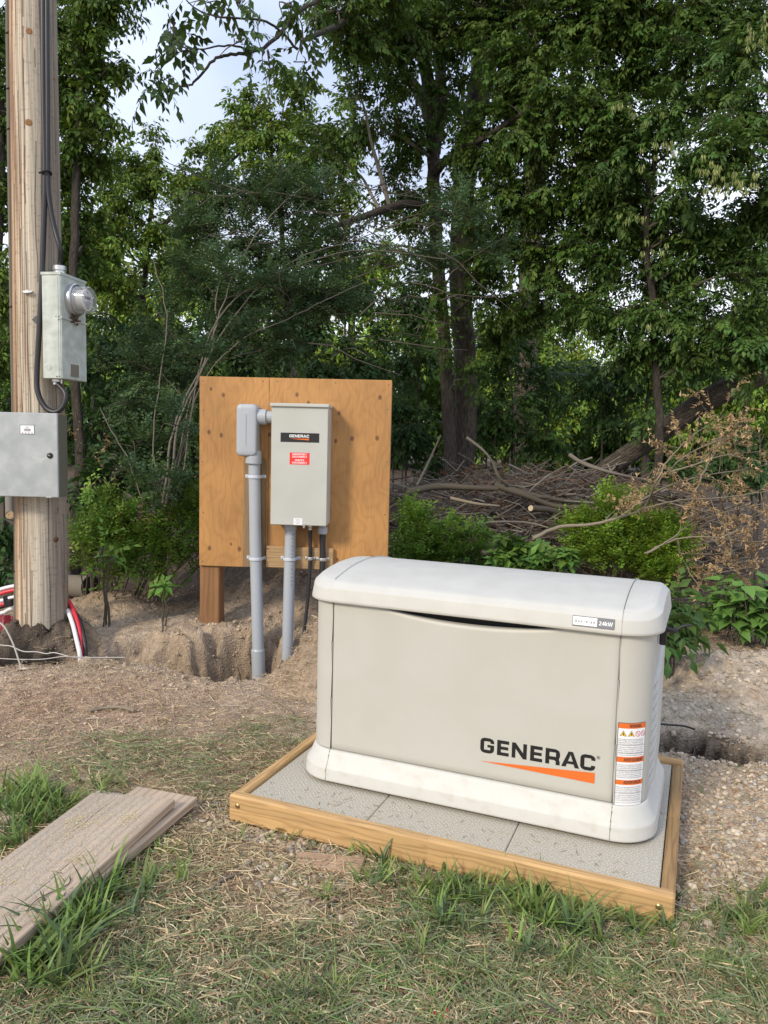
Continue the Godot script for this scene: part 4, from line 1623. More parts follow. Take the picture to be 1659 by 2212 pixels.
func build_lower_cabinet() -> void:
	var z := -4.33
	var a := atz(125.5, 893, z)
	var b := atz(128.5, 1075, z)
	var H := a.y - b.y
	var W := 0.60
	var o := thing("steel_cabinet", "grey steel cabinet with hinged door fixed low on the pole", "cabinet", Vector3(a.x - W * 0.5, b.y, z - 0.06), 0.0)
	var g := Geo.new()
	g.box(Vector3(0.004, H * 0.5 - 0.004, -0.002), Vector3(W - 0.006, H - 0.012, 0.112), 0.002)
	put("case", g, M.galv_side, o)
	g = Geo.new()
	g.box(Vector3(-0.002, H * 0.5, 0.060), Vector3(W, H, 0.016), 0.004)
	var door := put("door", g, M.galv, o)
	g = Geo.new()
	g.box(Vector3(0.004, H - 0.004, -0.004), Vector3(W - 0.002, 0.006, 0.116), 0.001)
	put("top_flange", g, mat(0.25, 0.2, 0.12, 0.7), o)
	var lk := atz(108, 984, z + 0.008) - o.position
	g = Geo.new()
	g.lathe(Vector3(lk.x, lk.y, 0.0685), Vector3(0, 0, 1), [[0.0165, 0.0], [0.0155, 0.005], [0.009, 0.0075], [0.009, 0.005], [0.0, 0.005]], 18)
	put("lock", g, M.black, door)
	g = Geo.new()
	g.box(Vector3(lk.x - 0.003, lk.y, 0.0755), Vector3(0.013, 0.004, 0.003), 0.001, Basis(Vector3(0, 0, 1), -0.5))
	put("lock_slot", g, M.zinc, door)
	var s0 := atz(44, 918.5, z + 0.008) - o.position
	var s1 := atz(74, 937.5, z + 0.008) - o.position
	var c := (s0 + s1) * 0.5
	g = Geo.new()
	g.box(Vector3(c.x, c.y, 0.0686), Vector3(s1.x - s0.x + 0.005, s0.y - s1.y + 0.005, 0.0012))
	var st := put("sticker", g, mat(0.05, 0.09, 0.06, 0.6), door)
	g = Geo.new()
	g.box(Vector3(c.x, c.y, 0.0692), Vector3(s1.x - s0.x, s0.y - s1.y, 0.0012))
	put("sticker_field", g, M.paper, st)
	g = Geo.new()
	var zt := 0.0702
	add_text(g, "VFB200", Vector3(c.x, c.y - 0.009, zt), Vector3.RIGHT, Vector3.UP, 0.0135, 0.036)
	for k in 4:
		g.box(Vector3(c.x - 0.026 + k * 0.0175, c.y - 0.0185, zt), Vector3(0.0055, 0.0045, 0.0004))
	for q in [[0.0, 0.008, 0.011, 0.0], [0.0, 0.016, 0.011, 0.0]]:
		pass
	var dm := [Vector3(-0.010, 0.0125, 0), Vector3(0, 0.0180, 0), Vector3(0.010, 0.0125, 0), Vector3(0, 0.007, 0)]
	for k in 4:
		var p0: Vector3 = dm[k]
		var p1: Vector3 = dm[(k + 1) % 4]
		var q0 := p0.lerp(Vector3(0, 0.0125, 0), 0.25)
		var q1 := p1.lerp(Vector3(0, 0.0125, 0), 0.25)
		var off := Vector3(c.x, c.y, zt)
		g.quad(off + p0, off + p1, off + q1, off + q0, Vector3.BACK)
	put("lettering", g, M.ink, st)
	# white scratches on the door
	g = Geo.new()
	for q in [[[87, 1000], [100, 985], [112, 979], [124, 976]], [[70, 987], [88, 992], [104, 989]], [[80, 1003], [86, 996], [104, 988]]]:
		var pp := PackedVector3Array()
		for e in q:
			var w := atz(e[0], e[1], z + 0.008) - o.position
			pp.append(Vector3(w.x, w.y, 0.0681))
		g.tube(smooth(pp, 4), even(0.0009, (pp.size() - 1) * 4 + 1), 4)
	put("scratch", g, mat(0.7, 0.72, 0.72, 0.6), door)
	g = Geo.new()
	g.box(Vector3(lk.x - 0.010, 0.002, 0.0685), Vector3(0.03, 0.008, 0.003), 0.001)
	put("lower_catch", g, M.zinc, door)

# ------------------------------------------------------------------ foliage
var sprays := {}

func make_spray(kind: String, var_: int) -> ArrayMesh:
	var key := kind + str(var_)
	if sprays.has(key):
		return sprays[key]
	rng.seed = hash(key)
	var g := Geo.new()
	var stalk := Color(0.9, 0.75, 0.5)
	if kind == "ash" or kind == "elder":
		# feathered leaf: leaflets in pairs and one at the end
		var pairs := 3 if kind == "ash" else 2
		var L := 0.17 if kind == "ash" else 0.15
		var dr := rf(0.1, 0.5)
		for k in pairs * 2 + 1:
			var f := 0.30 + 0.62 * floorf(k / 2.0) / pairs
			if k == pairs * 2:
				f = 1.0
			var p := Vector3(L * f, -dr * L * f * f, 0)
			var sd := 1.0 if k % 2 == 0 else -1.0
			var d := Vector3(0.55, -0.25 - dr * f + rf(-0.2, 0.2), sd * 0.9)
			if k == pairs * 2:
				d = Vector3(1, -0.5 - dr, rf(-0.2, 0.2))
			var m := rf(0.75, 1.2)
			g.col = Color(m * rf(0.9, 1.1), m, m * 0.95)
			var s := rf(0.85, 1.15)
			g.leaf(p, d.normalized(), Vector3(rf(-0.3, 0.3), 1, rf(-0.4, 0.4)).normalized(), (0.072 if kind == "ash" else 0.078) * s, (0.030 if kind == "ash" else 0.040) * s, 0.22, 0.12)
		g.col = stalk
		g.tube(PackedVector3Array([Vector3.ZERO, Vector3(L * 0.5, -dr * L * 0.25, 0), Vector3(L, -dr * L, 0)]), PackedFloat32Array([0.0016, 0.0012, 0.0008]), 3, false)
	elif kind == "elm":
		var L := 0.20
		var dr := rf(0.0, 0.35)
		for k in 8:
			var f := 0.15 + 0.85 * k / 7.0
			var p := Vector3(L * f, -dr * L * f * f, 0)
			var sd := 1.0 if k % 2 == 0 else -1.0
			var d := Vector3(0.6 + 0.5 * f, rf(-0.75, 0.1), sd * rf(0.5, 1.0) * (1.15 - f * 0.7))
			var m := rf(0.72, 1.22)
			g.col = Color(m * rf(0.9, 1.12), m, m)
			var s := rf(0.75, 1.15)
			g.leaf(p, d.normalized(), Vector3(rf(-0.5, 0.5), 1, rf(-0.6, 0.6)).normalized(), 0.074 * s, 0.036 * s, 0.2, 0.1)
		g.col = stalk
		g.tube(PackedVector3Array([Vector3.ZERO, Vector3(L * 0.5, -dr * L * 0.25, 0), Vector3(L, -dr * L, 0)]), PackedFloat32Array([0.002, 0.0015, 0.0008]), 3, false)
	elif kind == "pea":
		# small feathered leaves of the pea shrub, several along a shoot
		for k in 4:
			var b := Vector3(0.035 * k, rf(-0.005, 0.01), 0)
			var dir := Vector3(0.7, rf(0.1, 0.7), rf(-1, 1)).normalized()
			var up := Vector3(rf(-0.3, 0.3), 1, rf(-0.3, 0.3)).normalized()
			var sd := dir.cross(up).normalized()
			for q in 5:
				var f := 0.25 + 0.75 * floorf(q / 2.0) / 2.0
				var w := 1.0 if q % 2 == 0 else -1.0
				var m := rf(0.75, 1.2)
				g.col = Color(m, m, m)
				g.leaf(b + dir * 0.06 * f + rdir() * 0.008, (dir * 0.5 + sd * w).normalized(), (up + rdir() * 0.5).normalized(), rf(0.022, 0.034), rf(0.015, 0.022), 0.1, 0.12)
		g.col = stalk
		g.tube(PackedVector3Array([Vector3.ZERO, Vector3(0.14, 0, 0)]), PackedFloat32Array([0.0015, 0.001]), 3, false)
	elif kind == "dry":
		for k in 6:
			var b := Vector3(0.022 * k, 0, 0)
			var m := rf(0.6, 1.25)
			g.col = Color(m, m * rf(0.9, 1.0), m * rf(0.8, 1.0))
			var d := Vector3(rf(-0.2, 0.6), rf(-1.2, 0.1), rf(-0.8, 0.8)).normalized()
			g.leaf(b, d, rdir(), rf(0.028, 0.045), rf(0.012, 0.020), 0.6, 0.6)
	elif kind == "broad":
		for k in 5:
			var a := TAU * k / 5.0 + rf(-0.3, 0.3)
			var m := rf(0.75, 1.2)
			g.col = Color(m, m, m)
			g.leaf(Vector3(cos(a) * 0.01, rf(-0.015, 0.01), sin(a) * 0.01), Vector3(cos(a), rf(-0.15, 0.5), sin(a)).normalized(), Vector3.UP, rf(0.075, 0.11), rf(0.045, 0.06), 0.3, 0.12)
	sprays[key] = g.mesh()
	return sprays[key]

func aim(d: Vector3, up: Vector3, s: float) -> Basis:
	var x := d.normalized()
	var z := x.cross(up).normalized()
	var y := z.cross(x)
	return Basis(x * s, y * s, z * s)

# limbs from the stems to every lobe, twigs in it, sprays of leaves on the twigs
func grow(o: Node3D, seed_: int, stems: Array, lobes: Array, kind: String, col: Color, opts := {}) -> void:
	var base := o.position
	var scale_: float = opts.get("scale", 1.0)
	var dens: float = opts.get("dens", 1.0)
	var limb_r: float = opts.get("limb", 0.03)
	var wood: Material = opts.get("wood", M.twig)
	var bark: Material = opts.get("bark", M.bark)
	var hang: float = opts.get("hang", 0.35)
	var per: int = opts.get("per", 10)
	make_spray(kind, 0)
	make_spray(kind, 1)
	rng.seed = seed_
	# stems
	var anchors := []
	for s in stems:
		var pts: PackedVector3Array = smooth(PackedVector3Array(s[0]), 5)
		var m := pts.size()
		var rad := PackedFloat32Array()
		for k in m:
			var f := float(k) / (m - 1)
			rad.append(lerpf(s[1], s[2], f) * (1.0 + (0.35 * pow(1.0 - f, 12.0) if s.size() > 3 else 0.0)))
			pts[k] += Vector3(nz.get_noise_2d(k * 5.0, seed_), 0, nz.get_noise_2d(k * 5.0, seed_ + 50)) * 0.02
			anchors.append([pts[k], rad[k]])
			pts[k] -= base
		var g := Geo.new()
		if s.size() > 4:
			g.col = s[4]
		g.tube(pts, rad, 12 if s[1] > 0.05 else 6)
		put("trunk" if s[1] > 0.05 else "stem", g, bark, o)
	var br := Geo.new()
	var many := [Many.new(), Many.new()]
	for l in lobes:
		var c: Vector3 = l[0] if l[0] is Vector3 else at(l[0], l[1], l[2])
		var q := 0 if l[0] is Vector3 else 2
		var rx: float = l[1 + q]
		var ry: float = l[2 + q]
		var dist: float = (c - CAM).length()
		if q == 2:
			rx *= dist / FV
			ry *= dist / FV
		var rz := (rx + ry) * 0.42
		var k_: float = l[3 + q] if l.size() > 3 + q else 1.0
		# limb
		var best := -1
		var bd := 1e9
		for a in anchors.size():
			var ap: Vector3 = anchors[a][0]
			var dd := ap.distance_to(c) + maxf(0.0, ap.y - c.y + 0.15) * 2.0
			if dd < bd:
				bd = dd
				best = a
		var p0: Vector3 = anchors[best][0] if best >= 0 else c - Vector3(0, ry, 0)
		var r0: float = minf(limb_r, anchors[best][1] * 0.7 if best >= 0 else limb_r) * clampf(bd / 1.2, 0.35, 1.0)
		var mid := p0.lerp(c, 0.5) + Vector3(rf(-0.12, 0.12), rf(0.0, 0.2), rf(-0.12, 0.12)) * bd
		var lp := smooth(PackedVector3Array([p0, p0.lerp(mid, 0.55), mid, mid.lerp(c, 0.6) + rdir() * 0.06, c + rdir() * rx * 0.3]), 3)
		var lr := PackedFloat32Array()
		var lq := PackedVector3Array()
		for k in lp.size():
			lr.append(lerpf(r0, 0.006, float(k) / (lp.size() - 1)))
			lq.append(lp[k] - base)
		br.tube(lq, lr, 5, false)
		# twigs
		var rr := (rx + ry) * 0.5
		var ns := int(900.0 * rr * rr * k_ * dens / (scale_ * scale_))
		var nt := maxi(3 if per < 10 else 4, ns / maxi(per, 3))
		for t in nt:
			var e := rdir() * pow(rf(0.0, 1.0), 0.42)
			var p1 := c + Vector3(e.x * rx, e.y * ry, e.z * rz)
			var s0 := lp[int(lp.size() * rf(0.5, 0.999))].lerp(c + Vector3(e.x * rx, e.y * ry, e.z * rz) * 0.35, rf(0.15, 0.7))
			var len_ := s0.distance_to(p1)
			var mp := s0.lerp(p1, 0.5) + Vector3(0, len_ * rf(0.0, 0.22), 0) + rdir() * len_ * 0.12
			var tl := PackedVector3Array([s0 - base, mp - base, p1 - base])
			br.tube(tl, PackedFloat32Array([0.005 * scale_, 0.0038 * scale_, 0.002 * scale_]), 3, false)
			var tone := rf(0.7, 1.25)
			for w in per:
				var f := rf(0.2, 1.05)
				var pp := s0.lerp(mp, f * 2.0) if f < 0.5 else mp.lerp(p1, f * 2.0 - 1.0)
				pp += rdir() * 0.05 * scale_
				var d := (p1 - s0).normalized() * 0.5 + Vector3(rf(-1, 1), rf(-0.5, 0.45) - hang, rf(-1, 1)) * 0.8
				var up := Vector3(rf(-0.55, 0.55), 1.0, rf(-0.55, 0.55))
				var m := tone * rf(0.75, 1.3)
				var yl := rf(0.85, 1.2)
				(many[w % 2] as Many).add(aim(d, up, scale_ * rf(0.75, 1.2)), pp - base, Color(col.r * m * yl, col.g * m, col.b * m * (2.0 - yl)))
	# side shoots along the stems themselves, with leaves at their ends
	var along: float = opts.get("along", 0.0)
	if along > 0.0:
		for s in stems:
			var sp: PackedVector3Array = smooth(PackedVector3Array(s[0]), 6)
			for k in range(int(sp.size() * 0.28), sp.size() - 1):
				var seg := sp[k].distance_to(sp[k + 1])
				var want := seg * along
				while rf(0, 1) < want:
					want -= 1.0
					var a := sp[k].lerp(sp[k + 1], rf(0, 1))
					var dd := ((sp[k + 1] - sp[k]).normalized() * rf(0.2, 1.2) + rdir() * 0.9 + Vector3(0, -0.12, 0)).normalized()
					var e := a + dd * rf(0.10, 0.38)
					br.tube(PackedVector3Array([a - base, a.lerp(e, 0.5) + rdir() * 0.015 - base, e - base]), PackedFloat32Array([0.0028, 0.002, 0.0012]), 3, false)
					for w in 5:
						var m := rf(0.6, 1.25)
						(many[w % 2] as Many).add(aim(dd + rdir() * 0.5 + Vector3(0, -0.5, 0), rdir(), rf(0.55, 1.0)), a.lerp(e, rf(0.35, 1.05)) + rdir() * 0.012 - base, Color(col.r * m, col.g * m, col.b * m))
	if br.v.size() > 0:
		var bn := put("branches", br, wood, o)
		bn.set_meta("kind", "stuff")
	for w in 2:
		if (many[w] as Many).count > 0:
			stuff("leaves", (many[w] as Many).node(make_spray(kind, w), M.dry if kind == "dry" else M.leaf), o)

func up_from(p: Vector3) -> Vector3:
	return gnd(p.x, p.z)

func path(list: Array) -> PackedVector3Array:
	var out := PackedVector3Array()
	for q in list:
		out.append(at(q[0], q[1], q[2]))
	return out

func rooted(list: Array) -> PackedVector3Array:
	# a stem through the given points, its foot let into the ground below the first
	var p := path(list)
	var f := gnd(p[0].x, p[0].z) - Vector3(0, 0.12, 0)
	var out := PackedVector3Array([f])
	out.append_array(p)
	return out

func build_trees() -> void:
	var LIGHT := Color(1.0, 1.0, 1.0)
	# ---- the big many-stemmed tree right of centre
	var main := rooted([[1000, 1010, 8.9], [1008, 900, 8.9], [1003, 760, 8.9], [995, 640, 8.85], [1000, 440, 8.8], [1022, 260, 8.8], [1052, 90, 8.8], [1062, -120, 8.8]])
	var o := thing("elm_tree", "big rough-barked tree with several stems rising right of the picture centre", "tree", main[0])
	var left := rooted([[972, 1020, 8.6], [969, 900, 8.6], [962, 770, 8.6], [948, 600, 8.55], [938, 420, 8.5], [935, 300, 8.5], [926, 190, 8.4], [903, 60, 8.3], [868, -60, 8.2]])
	var fork := path([[938, 330, 8.5], [952, 200, 8.6], [945, 60, 8.8], [935, -90, 9.0]])
	var snag := path([[948, 300, 8.6], [912, 215, 8.7], [880, 165, 8.8], [845, 110, 8.9]])
	var rl := path([[1000, 560, 8.8], [1050, 505, 8.4], [1120, 560, 8.1], [1210, 610, 8.0], [1300, 700, 7.9]])
	var l2 := path([[960, 470, 8.6], [880, 440, 8.2], [780, 470, 7.8], [690, 500, 7.4]])
	var l3 := path([[935, 380, 8.5], [985, 330, 8.0], [1060, 290, 7.6], [1150, 230, 7.2]])
	var l4 := path([[1030, 200, 8.8], [1150, 120, 8.2], [1290, 90, 7.6], [1450, 60, 7.2]])
	var l5 := path([[903, 60, 8.3], [800, 20, 7.6], [720, 60, 6.6], [650, 90, 5.6]])
	grow(o, 11, [[main, 0.125, 0.125], [left, 0.07, 0.07, true], [fork, 0.07, 0.05], [snag, 0.075, 0.05, false, Color(1.9, 1.7, 1.4)], [rl, 0.06, 0.025], [l2, 0.055, 0.02], [l3, 0.05, 0.018], [l4, 0.06, 0.025], [l5, 0.05, 0.015]],
		[[720, 10, 6.8, 60, 50, 0.7], [780, 80, 7.2, 80, 80, 0.8], [860, 60, 7.8, 100, 80], [960, 60, 8.2, 110, 90, 0.8], [1080, 40, 7.8, 110, 80], [1130, 150, 7.4, 100, 90, 0.8], [1240, 60, 7.3, 120, 80], [1350, 40, 7.0, 110, 70], [1470, 40, 7.0, 110, 80], [1600, 30, 7.0, 100, 80],
		[760, 190, 7.6, 60, 60, 0.4], [800, 260, 8.0, 90, 70, 0.45], [890, 300, 8.4, 60, 90, 0.6], [1060, 330, 7.8, 70, 80, 0.7], [1150, 290, 7.3, 90, 85], [1240, 210, 7.0, 100, 85], [1180, 420, 7.6, 90, 90, 0.8], [1260, 340, 7.2, 90, 90, 0.9], [1110, 410, 7.6, 70, 70, 0.9], [1140, 660, 8.2, 80, 70, 0.9], [1130, 200, 7.4, 60, 60, 0.8], [1320, 250, 7.0, 80, 70, 0.9], [930, 620, 8.2, 50, 60, 0.4], [980, 200, 8.2, 60, 80, 0.6], [1060, 570, 8.4, 60, 60, 0.8], [1090, 700, 8.6, 60, 60, 0.8], [1010, 300, 7.9, 60, 70, 0.6], [960, 430, 8.1, 50, 60, 0.4], [1040, 430, 8.0, 50, 70, 0.5], [990, 560, 8.1, 60, 50, 0.35], [960, 740, 8.2, 40, 70, 0.35], [1020, 800, 8.3, 40, 60, 0.35], [860, 170, 7.9, 60, 60, 0.5], [900, 480, 8.2, 50, 60, 0.45], [1090, 240, 7.7, 60, 60, 0.8], [1650, 680, 7.4, 60, 60, 0.8], [700, 330, 8.2, 90, 70, 0.5],
		[1080, 500, 8.0, 70, 80, 0.6], [1180, 560, 7.8, 90, 80, 0.9], [1050, 640, 8.3, 60, 80, 0.5], [860, 420, 8.6, 80, 70, 0.5], [800, -60, 7.0, 120, 70], [1050, -80, 7.8, 150, 80], [1350, -90, 7.0, 200, 90]],
		"elm", Color(0.082, 0.150, 0.024), {"limb": 0.03, "wood": M.grey_twig, "dens": 1.75, "scale": 0.8})
	# the overhanging branch in front of the open sky
	var ov := thing("overhanging_branch", "leafy bough reaching left across the open sky at the top", "branch", at(700, -10, 5.4))
	grow(ov, 12, [[path([[760, -60, 5.8], [700, -10, 5.4], [640, 30, 5.2], [600, 80, 5.0], [545, 112, 4.9], [500, 118, 4.9], [462, 130, 4.8], [430, 170, 4.8], [404, 186, 4.8], [372, 182, 4.8]]), 0.016, 0.005], [path([[640, 105, 5.1], [600, 62, 5.0], [555, 42, 4.9], [480, 38, 4.8], [420, 18, 4.8], [390, -20, 4.8]]), 0.009, 0.004], [path([[545, 112, 4.9], [500, 98, 4.85], [455, 103, 4.8], [420, 108, 4.8], [390, 100, 4.7]]), 0.007, 0.003], [path([[555, 40, 4.9], [560, 90, 4.9], [572, 160, 4.9], [590, 280, 5.0], [608, 400, 5.1]]), 0.0035, 0.002], [path([[640, 30, 5.2], [655, 70, 5.1], [640, 130, 5.0]]), 0.005, 0.003]],
		[[340, 150, 4.75, 30, 24, 0.75], [385, 105, 4.75, 24, 18, 0.75], [372, 55, 4.75, 26, 26, 0.6], [440, 8, 4.8, 50, 14, 0.9], [520, 88, 4.85, 16, 12, 0.6], [580, 120, 4.9, 20, 12, 0.6], [525, 6, 4.85, 36, 14, 1.0], [620, 5, 5.0, 36, 20, 1.0], [330, 180, 4.75, 16, 12, 0.7], [690, 50, 5.4, 44, 44, 0.8], [655, 140, 5.2, 16, 18, 0.6]],
		"elm", Color(0.05, 0.095, 0.016), {"limb": 0.004, "scale": 1.0, "hang": 0.8, "per": 2, "dens": 0.6})
	# ---- ash on the right
	var ash := rooted([[1424, 960, 7.2], [1418, 820, 7.2], [1408, 640, 7.15], [1396, 520, 7.1], [1402, 400, 7.1], [1425, 290, 7.1], [1440, 150, 7.1], [1450, 0, 7.1]])
	o = thing("ash_tree", "slender dark-stemmed ash with feathered leaves on the right", "tree", ash[0])
	grow(o, 21, [[ash, 0.042, 0.016], [path([[1440, 260, 7.1], [1540, 190, 6.9], [1640, 140, 6.7]]), 0.03, 0.012]],
		[[1340, 330, 6.9, 80, 70], [1430, 250, 6.9, 90, 60, 0.8], [1560, 330, 6.2, 110, 55, 1.2], [1630, 250, 6.3, 80, 60], [1480, 420, 6.8, 70, 60, 0.7], [1340, 450, 7.2, 80, 70, 0.9], [1590, 480, 6.8, 80, 70, 0.7], [1300, 560, 7.4, 85, 75], [1400, 560, 7.3, 70, 70, 0.8], [1510, 560, 7.0, 80, 70, 0.8], [1630, 590, 6.6, 70, 70, 0.8], [1330, 680, 7.2, 85, 65], [1440, 680, 6.9, 85, 60], [1560, 690, 6.9, 90, 70, 0.9], [1640, 760, 6.7, 70, 70], [1500, 130, 6.8, 100, 60, 0.8], [1610, 120, 6.4, 80, 60, 0.8], [1390, 160, 7.2, 80, 60, 0.8], [1700, 420, 6.5, 90, 120], [1250, 660, 7.6, 80, 70], [1290, 440, 7.4, 80, 70], [1380, 470, 7.4, 70, 60], [1480, 500, 7.2, 80, 50], [1380, 760, 7.3, 80, 50], [1500, 760, 7.1, 80, 50], [1525, 215, 6.9, 70, 45, 0.8], [1340, 150, 7.3, 70, 50, 0.8], [1385, 375, 7.4, 60, 45, 0.8], [1625, 545, 6.9, 70, 45], [1260, 500, 7.6, 70, 60, 0.7], [1430, 620, 7.4, 70, 50, 0.8]],
		"ash", Color(0.082, 0.155, 0.032), {"limb": 0.016, "dens": 2.2, "scale": 0.85})
	# hanging bunches of pale winged seeds
	rng.seed = 22
	var kg := Geo.new()
	for k in 9:
		var m := rf(0.8, 1.15)
		kg.col = Color(m, m, m * 0.9)
		kg.leaf(Vector3(rf(-0.012, 0.012), rf(-0.03, 0.0), rf(-0.012, 0.012)), Vector3(rf(-0.3, 0.3), -1, rf(-0.3, 0.3)).normalized(), Vector3(rf(-1, 1), 0.1, rf(-1, 1)).normalized(), rf(0.035, 0.05), 0.009, 0.1, 0.1)
	var keys := Many.new()
	for c in [[1580, 385, 6.1, 60, 26, 22], [1520, 350, 6.3, 40, 20, 8], [1430, 330, 6.7, 50, 30, 12], [1365, 470, 6.9, 30, 20, 6], [1640, 60, 6.4, 30, 40, 14], [1420, 520, 6.8, 40, 20, 6], [1380, 240, 6.9, 60, 30, 6], [1420, 690, 6.7, 40, 20, 4]]:
		for k in c[5]:
			var m := rf(0.7, 1.2)
			keys.add(Basis(Vector3.UP, rf(0, TAU)).scaled(Vector3.ONE * rf(0.8, 1.3)), at(c[0] + rf(-1, 1) * c[3], c[1] + rf(-1, 1) * c[4], c[2] - 0.35) - o.position, Color(0.30 * m, 0.34 * m, 0.12 * m))
	stuff("seed_bunches", keys.node(kg.mesh(), M.leaf), o)
	# ---- trees on the left
	var lt := rooted([[163, 1120, 6.6], [172, 1000, 6.6], [168, 880, 6.65], [158, 760, 6.7], [160, 560, 6.8], [168, 330, 6.9], [180, 60, 7.0], [185, -150, 7.0]])
	o = thing("boxelder_tree", "leafy tree with a thin trunk just behind the utility pole", "tree", lt[0])
	grow(o, 31, [[lt, 0.047, 0.03], [path([[-10, 1000, 6.6], [-20, 760, 6.6], [0, 400, 6.6], [-10, 0, 6.6]]), 0.05, 0.03]],
		[[220, 0, 6.8, 85, 55], [185, 110, 6.9, 70, 65], [235, 140, 6.9, 45, 45], [175, 230, 6.9, 65, 65], [225, 268, 6.8, 45, 26, 0.8], [190, 330, 7.0, 70, 70], [150, 60, 7.2, 50, 80], [140, 200, 7.2, 45, 80], [145, 360, 7.2, 45, 80], [160, 470, 7.2, 60, 70], [170, 560, 7.3, 60, 60], [-10, 60, 6.6, 70, 90], [0, 240, 6.6, 60, 90], [-20, 420, 6.6, 60, 90], [0, 600, 6.6, 50, 80], [0, 760, 6.6, 45, 80, 0.8], [310, -45, 6.9, 60, 34, 0.9]],
		"elder", Color(0.094, 0.162, 0.022), {"limb": 0.022, "dens": 1.8, "scale": 0.8})
	var mt := rooted([[300, 900, 9.6], [305, 700, 9.6], [320, 520, 9.6], [330, 420, 9.6]])
	o = thing("young_tree", "bushy green young tree with a ragged top below the open sky, left of centre", "tree", mt[0])
	grow(o, 32, [[mt, 0.05, 0.02], [path([[320, 520, 9.6], [420, 420, 9.5], [520, 330, 9.4]]), 0.03, 0.015]],
		[[262, 350, 9.6, 60, 65], [335, 318, 9.6, 22, 50, 1.2], [330, 400, 9.5, 75, 50], [405, 380, 9.4, 60, 46], [470, 320, 9.3, 65, 55], [440, 430, 9.3, 80, 60], [250, 460, 9.4, 90, 80], [350, 500, 9.3, 90, 70], [200, 520, 9.0, 80, 80], [250, 620, 9.2, 90, 70, 0.8], [400, 590, 9.4, 80, 60, 0.6], [180, 680, 8.8, 60, 70]],
		"elder", Color(0.135, 0.216, 0.027), {"limb": 0.022, "dens": 1.3, "scale": 0.85})
	var ct := rooted([[640, 900, 10.4], [625, 700, 10.4], [610, 500, 10.4], [600, 330, 10.4]])
	o = thing("young_tree", "bushy tree with sunlit top against the sky, middle of the picture", "tree", ct[0])
	grow(o, 33, [[ct, 0.07, 0.02]],
		[[560, 225, 10.4, 70, 45], [625, 195, 10.3, 75, 40], [520, 280, 10.3, 60, 60], [600, 290, 10.3, 90, 60], [690, 260, 10.3, 70, 60, 0.8], [560, 380, 10.2, 90, 70], [660, 380, 10.3, 90, 70, 0.9], [760, 330, 10.2, 70, 70, 0.6], [740, 430, 10.0, 80, 70, 0.6], [860, 520, 10.0, 80, 70, 0.6], [700, 520, 10.2, 90, 70, 0.5]],
		"elder", Color(0.142, 0.223, 0.027), {"limb": 0.024, "dens": 1.25})
	# ---- leaning trunk, far right
	var lean := path([[1250, 1060, 8.1], [1330, 1000, 7.9], [1425, 935, 7.7], [1520, 868, 7.5], [1659, 795, 7.2], [1800, 690, 6.9]])
	o = thing("leaning_trunk", "thick rough tree trunk leaning low across the right edge", "tree trunk", lean[0])
	grow(o, 41, [[lean, 0.09, 0.125, false, Color(1, 1, 1)]], [[1405, 905, 7.4, 34, 26, 0.6]], "ash", Color(0.07, 0.14, 0.03), {"limb": 0.008})
	var bt := rooted([[1152, 400, 12.5], [1150, 250, 12.5], [1146, 130, 12.5], [1150, 20, 12.5], [1155, -120, 12.5]])
	o = thing("mossy_trunk", "tan mossy tree trunk glimpsed high behind the leaves right of the big tree", "tree trunk", bt[0])
	grow(o, 42, [[bt, 0.17, 0.13, false, Color(1.8, 1.5, 0.9)]], [], "ash", LIGHT)
	# ---- dark understorey at the back, shrub by shrub
	var back := [
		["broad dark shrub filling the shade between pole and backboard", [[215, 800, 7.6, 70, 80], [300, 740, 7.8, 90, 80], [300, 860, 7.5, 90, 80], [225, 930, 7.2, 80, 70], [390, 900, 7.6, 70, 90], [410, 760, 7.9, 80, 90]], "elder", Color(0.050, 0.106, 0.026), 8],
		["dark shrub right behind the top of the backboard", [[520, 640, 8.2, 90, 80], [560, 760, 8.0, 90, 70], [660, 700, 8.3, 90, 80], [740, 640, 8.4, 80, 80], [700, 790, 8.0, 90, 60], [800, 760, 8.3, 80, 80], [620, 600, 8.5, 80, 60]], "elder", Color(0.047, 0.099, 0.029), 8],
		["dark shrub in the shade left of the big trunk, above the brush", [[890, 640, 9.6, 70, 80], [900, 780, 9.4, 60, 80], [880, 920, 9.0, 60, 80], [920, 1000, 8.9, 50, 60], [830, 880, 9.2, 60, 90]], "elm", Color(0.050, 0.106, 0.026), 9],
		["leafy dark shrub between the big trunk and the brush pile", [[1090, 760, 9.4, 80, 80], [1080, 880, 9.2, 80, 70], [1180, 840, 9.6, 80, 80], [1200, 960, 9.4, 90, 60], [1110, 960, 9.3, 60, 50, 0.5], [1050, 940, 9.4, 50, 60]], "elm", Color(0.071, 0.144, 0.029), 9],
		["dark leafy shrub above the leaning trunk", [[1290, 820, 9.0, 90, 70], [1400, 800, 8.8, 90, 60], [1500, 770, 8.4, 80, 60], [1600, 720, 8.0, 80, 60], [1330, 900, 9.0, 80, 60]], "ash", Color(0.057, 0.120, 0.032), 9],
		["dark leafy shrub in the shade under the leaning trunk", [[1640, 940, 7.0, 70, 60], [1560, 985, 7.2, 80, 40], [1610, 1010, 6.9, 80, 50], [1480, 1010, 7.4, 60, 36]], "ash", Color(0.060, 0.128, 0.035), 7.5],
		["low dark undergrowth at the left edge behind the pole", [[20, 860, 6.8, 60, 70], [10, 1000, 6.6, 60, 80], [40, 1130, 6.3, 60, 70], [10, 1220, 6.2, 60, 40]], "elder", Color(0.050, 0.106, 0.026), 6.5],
	]
	var sd := 51
